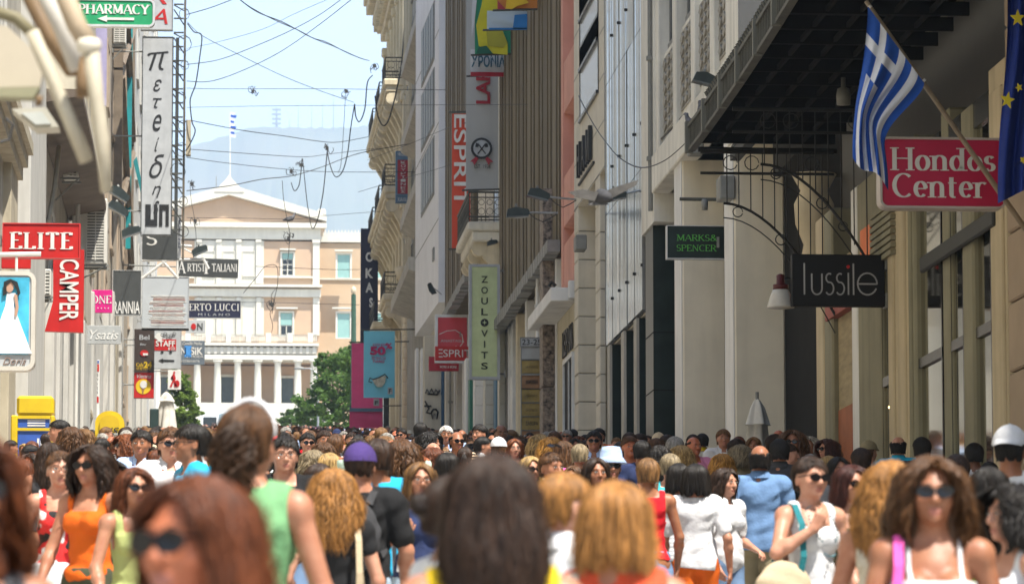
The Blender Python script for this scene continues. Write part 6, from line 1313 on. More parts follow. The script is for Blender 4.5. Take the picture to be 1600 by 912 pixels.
# cables over the street -------------------------------------------------------------------------------------
def spl(P, n=8):
    out = []
    for i in range(len(P)-1):
        p0, p1, p2, p3 = P[max(i-1, 0)], P[i], P[i+1], P[min(i+2, len(P)-1)]
        for k in range(n):
            t = k/n; out.append(tuple(.5*((2*p1[c])+(-p0[c]+p2[c])*t+(2*p0[c]-5*p1[c]+4*p2[c]-p3[c])*t*t+(-p0[c]+3*p1[c]-3*p2[c]+p3[c])*t**3) for c in range(2)))
    return out+[P[-1][:2]]
def cable(label, P, Y0, Y1=None, w=1.0):
    S = spl(P); n = len(S); q = MB(); Y1 = Y1 or Y0
    q.tube([at(x, y, Y0+(Y1-Y0)*i/(n-1)) for i, (x, y) in enumerate(S)], .011*w*(Y0+Y1)/240, 4)
    o = q.build('overhead_cable', CABLE); tag(o, label, 'cable', 'cables strung across the street')
for lab, P, a, b, w in (
 ('long cable falling from the top of the sky to the upper balcony bracket', [(365, -8), (400, 18), (442, 35), (485, 58), (520, 72), (560, 90), (577, 95)], 130, 192, 1.3),
 ('second cable running just under the long falling one', [(368, -6), (392, 12), (430, 32), (465, 47), (490, 60), (510, 66), (545, 84), (572, 94)], 130, 192, 1.2),
 ('cable rising from the mast to the top of the sky in a shallow curve', [(292, 101), (340, 94), (390, 76), (450, 50), (500, 23), (540, -6)], 140, 110, 1.2),
 ('lower cable rising from the mast to the top of the sky', [(292, 127), (330, 127), (380, 110), (440, 80), (500, 38), (556, -6)], 140, 108, 1.2),
 ('faint cable rising above the other two from the mast', [(292, 76), (340, 66), (410, 46), (460, 22), (520, -4)], 140, 112, .7),
 ('cable slanting down from the mast head to the middle of the sky', [(293, 35), (316, 56), (370, 84), (440, 118), (500, 142), (553, 160)], 140, 180, .9),
 ('level cable crossing the sky at the height of the flag', [(292, 138), (340, 139), (420, 139), (500, 139), (600, 140), (780, 141)], 140, 150, .8),
 ('cable sagging gently from the mast toward the balconies', [(296, 188), (380, 204), (440, 212), (500, 221), (530, 222), (575, 214)], 140, 190, 1.0),
 ('cable crossing just above the ridge of the hill', [(292, 233), (360, 238), (430, 243), (480, 245), (520, 240), (590, 232)], 140, 190, .8),
 ('cable drooping below the ridge on the right', [(292, 246), (340, 253), (420, 262), (500, 268), (600, 269), (700, 268)], 140, 170, .8),
 ('twisted cable rising from the mast to the loops near the middle', [(292, 298), (320, 295), (360, 290), (410, 280), (455, 275), (500, 262), (560, 240), (640, 225)], 140, 175, 1.2),
 ('thin cable running along the parliament pediment', [(292, 340), (380, 341), (460, 342), (520, 336), (600, 330)], 140, 190, .6),
 ('thin cable level with the upper parliament windows', [(400, 416), (470, 419), (520, 421), (562, 421)], 150, 200, .7),
 ('thin cable level with the lower parliament windows', [(300, 474), (400, 472), (480, 474), (562, 476)], 150, 200, .6),
 ('thick cable hanging down the mast side in a wavy line', [(293, 37), (303, 50), (315, 56), (312, 90), (306, 130), (300, 147), (297, 160), (300, 190), (305, 205), (297, 225), (290, 236)], 139.5, 139.5, 1.8),
 ('cable hanging in a long loop before the hill', [(473, 248), (478, 300), (482, 330), (488, 357), (497, 340), (505, 300), (510, 250), (512, 228)], 150, 150, 1.6),
 ('cable hanging from the right bracket in a deep loop', [(510, 226), (515, 255), (524, 276), (535, 268), (543, 240), (548, 200), (554, 163)], 160, 160, 1.7),
 ('cable looping up to the iron bracket beside the upper balcony', [(554, 163), (556, 182), (562, 190), (570, 170), (574, 130), (582, 118)], 170, 185, 1.8),
 ('thin drop cable between the small curl and the middle loops', [(540, 145), (537, 200), (533, 255), (528, 270)], 160, 160, .8),
 ('cable dropping from the middle loops to the perched bird', [(441, 282), (443, 310), (449, 346), (452, 362), (451, 395), (446, 430)], 150, 150, 1.2),
 ('short looping cable beside the middle knot', [(455, 285), (460, 298), (467, 290), (470, 270), (472, 248)], 150, 150, 1.4),
 ('cable dropping from the left knot toward the artisti sign', [(297, 290), (299, 315), (304, 343), (307, 380), (306, 400)], 142, 142, 1.0),
 ('kinked cable wandering down before the parliament windows', [(380, 458), (400, 434), (415, 416), (432, 416), (434, 440), (430, 462), (425, 490)], 150, 150, 1.0),
 ('cable with curls hanging before the lower parliament wall', [(430, 452), (424, 462), (426, 480), (422, 490), (426, 508), (424, 520)], 151, 151, .9),
 ('beige cable slanting across the brown slats to the pink building', [(862, -8), (876, 40), (888, 90), (902, 130), (915, 165), (928, 200), (945, 235)], 104, 90, 2.2),
 ('cable sagging from the glass facade to the concrete beam', [(904, 150), (925, 190), (945, 220), (970, 248), (1003, 262), (1040, 250), (1075, 220)], 80, 68, 1.8),
 ('cable running up the edge of the concrete beam under the screens', [(1026, 225), (1060, 190), (1100, 145), (1130, 108)], 77.5, 65.8, 4),
 ('dark cable hanging down the front of the cream neoclassical building', [(638, -8), (632, 40), (628, 95), (622, 130), (614, 165), (606, 190), (598, 196), (590, 180), (586, 150)], 187, 187, 2.0),
 ('cable crossing the whole street from the mast to the brown slats', [(292, 168), (400, 166), (520, 165), (700, 164), (880, 163)], 140, 105, .7),
 ('cable crossing from the balconies to the white bay', [(560, 300), (620, 282), (690, 262), (760, 240), (800, 228)], 150, 120, .8),
 ('steep thin cable in front of the cream balconies', [(575, 250), (640, 225), (700, 200), (728, 192)], 160, 125, .8),
 ('thin cable at the top left between the mast and the top of the sky', [(292, 23), (330, 12), (372, -4)], 140, 130, 1.3)):
    cable(lab, P, a, b, w)
for (px, py, lab) in ((455, 268, 'knot of small cable loops in the middle of the sky'), (470, 258, 'second knot of cable loops right beside the first'), (511, 232, 'knot of cable joints below the right end of the hill'), (541, 143, 'small curled cable end high on the right of the sky'), (451, 372, 'round coil of cable below the perched bird'), (423, 475, 'tangle of cable rings before the lower parliament wall'), (305, 345, 'knot of cable on the left before the pediment'), (300, 288, 'hooked cable joint left of the flagpole'), (395, 143, 'loose loop in the level cable'), (585, 103, 'iron cable bracket with loops at the upper balcony')):
    q = MB(); R = random.Random(px)
    q.box(*sum(((at(px, py, 150)[i_]-.06, at(px, py, 150)[i_]+.06) for i_ in range(3)), ()))
    for k in range(5):
        c = at(px+R.uniform(-6, 6), py+R.uniform(-6, 6), 150); r = R.uniform(.04, .13); a0 = R.uniform(0, 6)
        q.tube([(c.x+r*math.cos(a0+t*.6), 150+.02*t, c.z+r*(1.3+.5*math.sin(t*2.3+k))*math.sin(a0+t*.6)) for t in range(R.randint(4, 9))], .014, 4)
    o = q.build('cable_knot', CABLE); tag(o, lab, 'cable')
# ------------------------------------------------------------------ PEOPLE: smooth bodies from blended volumes
class Field:
    def __init__(s, lo, hi, h):
        s.h = h; s.lo = np.array(lo, float); n = np.ceil((np.array(hi)-s.lo)/h).astype(int)+1
        s.ax = [s.lo[i]+h*np.arange(n[i]) for i in range(3)]; s.F = np.full(n, 9.0, np.float32)
    def _sub(s, lo, hi):
        sl = []
        for i in range(3):
            a = int(np.clip(math.floor((lo[i]-s.lo[i])/s.h), 0, len(s.ax[i]))); b = int(np.clip(math.ceil((hi[i]-s.lo[i])/s.h)+1, 0, len(s.ax[i])))
            sl.append(slice(a, b))
        X, Y, Z = np.meshgrid(s.ax[0][sl[0]], s.ax[1][sl[1]], s.ax[2][sl[2]], indexing='ij', sparse=True)
        return tuple(sl), X, Y, Z
    def _mix(s, sl, d, k, cut=False):
        f = s.F[sl]
        if cut: d = -d; h = np.clip(.5-.5*(d-f)/k, 0, 1) if False else np.clip(.5+.5*(d-f)/k, 0, 1); s.F[sl] = f*(1-h)+d*h+k*h*(1-h)
        else: h = np.clip(.5+.5*(d-f)/k, 0, 1); s.F[sl] = d*(1-h)+f*h-k*h*(1-h)
    def cone(s, a, b, r1, r2, k=.02, cut=False):
        a = np.array(a, float); b = np.array(b, float); m = max(r1, r2)+k*1.5+s.h*2
        sl, X, Y, Z = s._sub(np.minimum(a, b)-m, np.maximum(a, b)+m)
        if 0 in s.F[sl].shape: return s
        ba = b-a; l = max(ba@ba, 1e-9); t = np.clip(((X-a[0])*ba[0]+(Y-a[1])*ba[1]+(Z-a[2])*ba[2])/l, 0, 1)
        d = np.sqrt((X-a[0]-t*ba[0])**2+(Y-a[1]-t*ba[1])**2+(Z-a[2]-t*ba[2])**2)-(r1+(r2-r1)*t); s._mix(sl, d, k, cut); return s
    def ell(s, c, r, k=.02, cut=False):
        c = np.array(c, float); r = np.array(r, float); m = r+k*1.5+s.h*2; sl, X, Y, Z = s._sub(c-m, c+m)
        if 0 in s.F[sl].shape: return s
        k0 = np.sqrt(((X-c[0])/r[0])**2+((Y-c[1])/r[1])**2+((Z-c[2])/r[2])**2)+1e-6
        k1 = np.sqrt(((X-c[0])/r[0]**2)**2+((Y-c[1])/r[1]**2)**2+((Z-c[2])/r[2]**2)**2)+1e-6
        s._mix(sl, k0*(k0-1)/k1, k, cut); return s
    def fun(s, fn): # intersect with fn<=0
        X, Y, Z = np.meshgrid(*s.ax, indexing='ij', sparse=True); s.F = np.maximum(s.F, fn(X, Y, Z)).astype(np.float32); return s
    def surf(s):
        """surface nets"""
        F = s.F; n = np.array(F.shape); I = F < 0
        c = sum(I[i:n[0]-1+i, j:n[1]-1+j, k:n[2]-1+k].astype(np.int8) for i in (0, 1) for j in (0, 1) for k in (0, 1))
        act = (c > 0) & (c < 8); idx = np.argwhere(act); vid = np.full(act.shape, -1, np.int32); vid[act] = np.arange(len(idx))
        P = np.zeros((len(idx), 3)); W_ = np.zeros(len(idx)); ia, ja, ka = idx.T
        for ax in range(3):
            o = [q for q in range(3) if q != ax]
            for p in (0, 1):
                for q in (0, 1):
                    a = [0, 0, 0]; a[o[0]] = p; a[o[1]] = q; b = list(a); b[ax] = 1
                    fa = F[ia+a[0], ja+a[1], ka+a[2]]; fb = F[ia+b[0], ja+b[1], ka+b[2]]; m = (fa < 0) != (fb < 0)
                    t = np.where(m, fa/np.where(m, fa-fb, 1), 0); pt = np.tile(np.array(a, float), (len(idx), 1)); pt[:, ax] = t
                    P[m] += pt[m]; W_[m] += 1
        V = s.lo+(idx+P/W_[:, None])*s.h; Fs = []
        for ax in range(3):
            sl0 = [slice(1, n[q]-1) for q in range(3)]; sl1 = list(sl0); sl0[ax] = slice(0, n[ax]-1); sl1[ax] = slice(1, n[ax])
            A = I[tuple(sl0)]; B = I[tuple(sl1)]; e = np.argwhere(A != B); 
            if not len(e): continue
            sgn = A[tuple(e.T)]; g_ = e+1; g_[:, ax] -= 1; o = [q for q in range(3) if q != ax]
            q4 = []
            for (p, q) in ((0, 0), (1, 0), (1, 1), (0, 1)):
                t = g_.copy(); t[:, o[0]] -= p; t[:, o[1]] -= q; q4.append(vid[tuple(t.T)])
            q4 = np.stack(q4, 1); fl = sgn if ax != 1 else ~sgn; q4[~fl] = q4[~fl][:, ::-1]; Fs.append(q4)
        return V, np.concatenate(Fs)
def npmesh(V, F, mi=None, name='m'):
    me = bpy.data.meshes.new(name); me.vertices.add(len(V)); me.vertices.foreach_set('co', np.asarray(V, np.float32).ravel())
    k = F.shape[1]; me.loops.add(F.size); me.loops.foreach_set('vertex_index', F.astype(np.int32).ravel()); me.polygons.add(len(F))
    me.polygons.foreach_set('loop_start', np.arange(0, F.size, k, dtype=np.int32)); me.polygons.foreach_set('loop_total', np.full(len(F), k, np.int32))
    me.polygons.foreach_set('use_smooth', np.ones(len(F), bool))
    if mi is not None: me.polygons.foreach_set('material_index', mi.astype(np.int32))
    me.update(calc_edges=True); return me
HC = np.array((0, -.005, 1.585))     # head centre of a 1.70 m figure facing -Y
def hand(f, w, d, n, sd, curl=.5, k=.006):
    """palm and five fingers from wrist w along d, palm normal n, sd=+1/-1 thumb side"""
    d = Vector(d).normalized(); n = Vector(n); n = (n-d*n.dot(d)).normalized(); s = d.cross(n)*sd; w = Vector(w)
    for q, l in ((-.024, .078), (-.008, .084), (.010, .082), (.026, .074)): f.cone(w+s*q*.6, w+d*l+s*q, .015, .0125, .012)
    for q, l, st in ((-.029, .055, .074), (-.010, .070, .082), (.010, .075, .082), (.029, .062, .074)):
        b = w+d*st+s*(-q); c1 = b+(d*math.cos(curl*.6)+n*math.sin(curl*.6))*l*.5; c2 = c1+(d*math.cos(curl*1.6)+n*math.sin(curl*1.6))*l*.5
        f.cone(b, c1, .0095, .0085, k); f.cone(c1, c2, .0085, .0072, k)
    b = w+d*.025+s*.022; c1 = b+(s*.75+d*.75+n*.25).normalized()*.042; c2 = c1+(d+s*.15+n*.4).normalized()*.034; f.cone(b, c1, .014, .011, .008); f.cone(c1, c2, .011, .008, k)
POSES = { # per side (L = +x, R = -x): elbow, wrist, palm normal, curl ; stride
 'walk': dict(L=((.245, .05, 1.11), (.255, -.06, .88), (-1, 0, 0), .5), R=((-.24, -.03, 1.11), (-.235, -.17, .90), (1, 0, 0), .5), stride=.16),
 'walk2': dict(L=((.25, -.04, 1.12), (.25, -.19, .92), (-1, 0, 0), .6), R=((-.25, .07, 1.11), (-.265, -.02, .87), (1, 0, 0), .5), stride=-.16),
 'strapL': dict(L=((.26, .02, 1.13), (.16, -.17, 1.20), (0, 1, .3), 1.1), R=((-.25, .03, 1.11), (-.25, -.08, .88), (1, 0, 0), .5), stride=.12),
 'strapR': dict(L=((.25, .03, 1.11), (.25, -.08, .88), (-1, 0, 0), .5), R=((-.27, .0, 1.14), (-.15, -.17, 1.22), (0, 1, .3), 1.1), stride=-.12),
 'bent': dict(L=((.25, .05, 1.12), (.20, -.16, 1.03), (-.3, 0, -1), .7), R=((-.24, .0, 1.11), (-.25, -.12, .89), (1, 0, 0), .5), stride=.1),
 'headhands': dict(L=((.31, -.10, 1.50), (.14, .10, 1.60), (-1, -.1, 0), .5), R=((-.31, -.10, 1.50), (-.14, .10, 1.60), (1, -.1, 0), .5), stride=0),
 'armup': dict(L=((.25, .03, 1.12), (.24, -.12, .95), (-1, 0, 0), .6), R=((-.27, -.10, 1.17), (-.10, -.20, 1.30), (0, 1, 0), .9), stride=.08),
 'reach': dict(L=((.25, .02, 1.12), (.26, -.06, .88), (-1, 0, 0), .5), R=((-.27, -.09, 1.16), (-.30, -.26, 1.30), (.4, -.3, -1), .8), stride=.1),
}
def torso(f, male, g=0, k=.03):
    w = 1.13 if male else 1.0
    f.ell((0, .0, .94), ((.158 if not male else .150)+g, .112+g, .12+g), k)
    for s in (-1, 1): f.ell((s*.068, .05, .90), (.085+g, .082+g, .09+g), k)
    f.ell((0, -.005, 1.08), ((.120 if not male else .142)+g, (.088 if not male else .105)+g, .14+g), k)
    f.ell((0, .0, 1.25), (.135*w+g, .100*w+g, .165+g), k)
    for s in (-1, 1):
        if not male: f.ell((s*.062, -.080, 1.255), (.058+g, .052+g, .056+g), .025)
        else: f.ell((s*.065, -.070, 1.29), (.075+g, .045+g, .06+g), .03)
        f.ell((s*.07, .055, 1.32), (.07+g, .05+g, .08+g), .03)
        f.cone((0, .01, 1.37), (s*.152*w, .005, 1.378), .052+g, .046+g, .03); f.cone((0, .02, 1.445), (s*.12*w, .012, 1.395), .042+g, .036+g, .03)
def arm(f, sd, P, male, g=0, upto=9, k=.02):
    w = 1.13 if male else 1.0; s = 1 if sd == 'L' else -1; sh = Vector((s*.162*w, .005, 1.372)); e = Vector(P[sd][0]); e.x += s*.018*(w > 1); wr = Vector(P[sd][1]); m = 1.22 if male else 1
    f.ell(sh, (.05*m+g, .05*m+g, .052*m+g), .03); L1 = (e-sh).length
    t = min(1, upto/L1); f.cone(sh, sh.lerp(e, t), .043*m+g, (.043+(.034-.043)*t)*m+g, k)
    if upto > L1:
        L2 = (wr-e).length; t = min(1, (upto-L1)/L2); mid = e.lerp(wr, min(.3, t)); f.cone(e, mid, .035*m+g, .037*m+g, k)
        if t > .3: f.cone(mid, e.lerp(wr, t), .037*m+g, (.037+(.023-.037)*t)*m+g, k)
    return sh, e, wr
def legs(f, P, male, g=0, zmin=0, k=.025, shoe=True):
    st = P['stride']
    for s in (-1, 1):
        fy = -st*s; hip = Vector((s*.082, .01, .90)); kn = Vector((s*.088, fy*.45-.02, .49)); an = Vector((s*.09, fy+.02, .10))
        def clipc(a, b, r1, r2):
            if b.z < zmin:
                if a.z <= zmin: return
                t = (a.z-zmin)/(a.z-b.z); b = a.lerp(b, t); r2 = r1+(r2-r1)*t
            f.cone(a, b, r1+g, r2+g, k)
        clipc(hip, kn, .086, .056); clipc(kn, kn.lerp(an, .35), .052, .055); clipc(kn.lerp(an, .35), an, .054, .034)
        if shoe and zmin <= 0: f.cone((an.x, an.y+.03, .045), (an.x, an.y-.13, .035), .038+g, .032+g, .02)
def head(f, male):
    m = 1.05 if male else 1.0; c = HC
    f.ell((0, .012, 1.606), (.073*m, .092*m, .086*m), .02); f.ell((0, -.028, 1.548), (.056*m, .062*m, .082*m), .03)
    f.ell((0, -.020, 1.575), (.067*m, .070, .07), .02)
    f.ell((0, -.078, 1.492), (.022*m, .018, .018), .02); f.ell((0, -.035, 1.52), (.052*m, .05, .04), .02)
    f.cone((-.036, -.082, 1.603), (.036, -.082, 1.603), .010, .010, .014)
    for s in (-1, 1):
        f.ell((s*.037, -.062, 1.552), (.026, .024, .024), .02); f.ell((s*.031, -.098, 1.583), (.017, .014, .010), .008, True)
        f.ell((s*.030, -.081, 1.583), (.014, .012, .011), .004)
        f.ell((s*.076*m, .008, 1.568), (.009, .020, .030), .006); f.ell((s*.083*m, .002, 1.570), (.005, .010, .016), .004, True)
        f.ell((s*.013, -.103, 1.548), (.009, .010, .008), .006)
    f.cone((0, -.090, 1.592), (0, -.112, 1.552), .008, .0125, .008)
    f.ell((0, -.0925, 1.519), (.024, .010, .0065), .005); f.ell((0, -.0905, 1.509), (.020, .010, .0068), .005)
def make_body(pose, male, h=.0078):
    P = POSES[pose]; f = Field((-.46, -.36, -.01), (.46, .30, 1.79), h)
    torso(f, male); legs(f, P, male)
    f.cone((0, .022, 1.40), (0, .0, 1.53), .058 if male else .049, .060 if male else .050, .03)
    for sd in 'LR':
        sh, e, w = arm(f, sd, P, male); d = (Vector(w)-e).normalized()
        if pose == 'headhands': d = Vector(((-.75 if sd == 'L' else .75), .35, .35))
        if pose in ('armup', 'strapL', 'strapR') and abs(w.z-1.2) < .15: d = (d+Vector((0, 0, .9))).normalized()
        hand(f, w, d, P[sd][2], 1 if sd == 'L' else -1, P[sd][3])
    head(f, male); V, F = f.surf()
    c = V[F].mean(1); mi = np.zeros(len(F), int)
    lip = (np.abs(c[:, 0]) < .0245-np.abs(c[:, 2]-1.514)*.9) & (np.abs(c[:, 2]-1.514) < .0125) & (c[:, 1] < -.085); mi[lip] = 1
    me = npmesh(V, F, mi, 'body'); return me
def wr(X, Y, Z, a=.004, s=1.0): # cloth folds
    return a*(np.sin(X*31*s+Z*17+Y*9)*np.sin(Z*23*s-X*11+1.3)+.6*np.sin(Y*41*s+Z*29*s+X*7)+.5*np.sin(Z*61*s+X*23+Y*31))
def make_top(pose, male, kind, h=.0085):
    P = POSES[pose]; f = Field((-.46, -.36, .70), (.46, .30, 1.52), h)
    g = .016 if kind in ('tee', 'polo', 'shirt') else .010
    torso(f, male, g); sl = {'tee': .20, 'polo': .20, 'shirt': .50, 'tank': .0, 'dress': .0, 'cami': .0, 'cap': .09}[kind]
    if sl:
        for sd in 'LR': arm(f, sd, P, male, .022 if kind != 'cap' else .012, sl)
    if kind in ('tee', 'polo', 'shirt'): f.ell((0, -.005, 1.02), (.155*(1.05 if male else 1), .118*(1.08 if male else 1), .16), .05)
    X, Y, Z = np.meshgrid(*f.ax, indexing='ij', sparse=True); f.F += (wr(X, Y, Z, .0035)+wr(Z, X, Y+.3, .0022, 1.9)).astype(np.float32)
    zh = {'tee': .86, 'polo': .84, 'shirt': .84, 'tank': .93, 'dress': .71, 'cami': .93, 'cap': .92}[kind]
    f.fun(lambda X, Y, Z: zh+.012*np.sin(X*9)+.01*np.sin(Y*13)-Z)
    ax = np.abs
    # neckline: deeper in front, shallow at the back
    fr, bk, w = {'tee': (1.385, 1.435, .075), 'polo': (1.40, 1.475, .07), 'shirt': (1.38, 1.475, .07), 'tank': (1.32, 1.40, .085), 'dress': (1.34, 1.44, .07), 'cami': (1.285, 1.30, .11), 'cap': (1.34, 1.42, .09)}[kind]
    def neck(X, Y, Z):
        zf = np.where(Y < 0, fr, bk); m = (w-ax(X))*.8 if True else 0
        return np.minimum(Z-zf, m+0*Z)
    if kind != 'cami': f.fun(neck)
    if kind == 'tank': f.fun(lambda X, Y, Z: np.minimum(ax(X)-(.128+.25*(1.40-np.minimum(Z, 1.4))*0), Z-1.22-.0*Y)-0*Z if True else 0)
    if kind == 'dress': f.fun(lambda X, Y, Z: np.minimum(ax(X)-.150, Z-1.24))
    if kind == 'cami': f.fun(lambda X, Y, Z: np.minimum(Z-1.28+.35*np.maximum(0, .05-ax(ax(X)-.06))*0, ax(ax(X)-.088)-.009))
    if kind in ('polo', 'shirt'):   # collar
        pass
    V, F = f.surf(); return npmesh(V, F, None, kind)
def make_collar():
    q = MB(); n = 20
    V = []; 
    for j, (r, z) in enumerate(((.066, 1.455), (.062, 1.492), (.070, 1.494), (.088, 1.455), (.094, 1.435))):
        for k in range(n+1):
            a = math.radians(-68)+math.radians(316)*k/n+math.pi*0; x = r*math.sin(a+math.pi)*1.0; y = .018+r*.95*math.cos(a+math.pi)
            a2 = math.radians(22+316*k/n); x = r*math.sin(a2); y = .012-r*.92*math.cos(a2); d = min(k, n-k)/n
            V.append((x, y, z-.055*max(0, (.22-d)/.22)))
    F = [(j*(n+1)+k, j*(n+1)+k+1, (j+1)*(n+1)+k+1, (j+1)*(n+1)+k) for j in range(4) for k in range(n)]
    q.add(V, F); q.smooth = True; return q.mesh('collar')
def make_bottom(pose, male, kind, h=.011):
    P = POSES[pose]; f = Field((-.34, -.36, -.0), (.34, .34, 1.06), h)
    if kind in ('pants', 'shorts'):
        f.ell((0, .0, .94), (.165, .122, .13), .03)
        for s in (-1, 1): f.ell((s*.068, .05, .90), (.093, .09, .095), .03)
        legs(f, P, male, .018, .06 if kind == 'pants' else .5, shoe=False)
    else:
        f.ell((0, .0, .95), (.168, .124, .13), .03)
        for i in range(12):
            z = .92-i*.035; f.ell((0, 0, z), (.172+.006*i, .135+.008*i, .05), .03)
        f.fun(lambda X, Y, Z: .52-Z)
    X, Y, Z = np.meshgrid(*f.ax, indexing='ij', sparse=True); f.F += wr(X, Y, Z, .003).astype(np.float32)
    f.fun(lambda X, Y, Z: Z-1.0+0*X); V, F = f.surf(); return npmesh(V, F, None, kind)
# ---- hair: a shell over the skull plus several hundred flat locks; origin at the head centre
def hprof(st, z):
    """half widths (rx, ry) and centre y of the hair at height z above the head centre"""
    top = .120; zc = min(max((z-.02)/(top-.02), 0), 1); s = math.sqrt(max(0, 1-zc*zc)); v = st['vol']
    rx = (.076+v)*s; ry = (.098+v)*s; cy = .016
    if z < .02:
        t = min(1, (.02-z)/.16); t2 = min(1, max(0, (.02-z)/max(.05, st['len'])))
        rx = .076+v+st['flare']*math.sin(min(1, t)*math.pi*.5); ry = .098+v*1.0-.012*t; cy = .016+st.get('back', .012)*t
        if st.get('ear'): rx -= .008*t2; ry -= .009*t2
        if st.get('taper'): k = 1-st['taper']*max(0, t2-.45)/.55; rx *= k; ry *= k
    return max(rx, .001), max(ry, .001), cy
STY = {
 'short': dict(vol=.008, flare=-.004, len=.075, face=38, locks=260, w=.010, wave=.002, ear=1),
 'crop': dict(vol=.008, flare=-.006, len=.065, face=42, locks=160, w=.009, wave=.001, ear=1),
 'bob': dict(vol=.014, flare=.014, len=.125, face=50, locks=360, w=.012, wave=.004),
 'long': dict(vol=.013, flare=.014, len=.34, face=52, locks=460, w=.012, wave=.009, back=.03, taper=.25),
 'wavy': dict(vol=.018, flare=.034, len=.30, face=50, locks=620, w=.016, wave=.016, back=.03, taper=.2),
 'curly': dict(vol=.032, flare=.028, len=.15, face=48, locks=620, w=.016, wave=.020),
 'big': dict(vol=.019, flare=.026, len=.25, face=46, locks=800, w=.018, wave=.020, back=.03, taper=.15),
 'tied': dict(vol=.006, flare=-.006, len=.06, face=45, locks=260, w=.009, wave=.001, ear=1),
 'ring': dict(vol=.005, flare=-.004, len=.075, face=75, locks=220, w=.009, wave=.002, ear=1, bald=1),
}
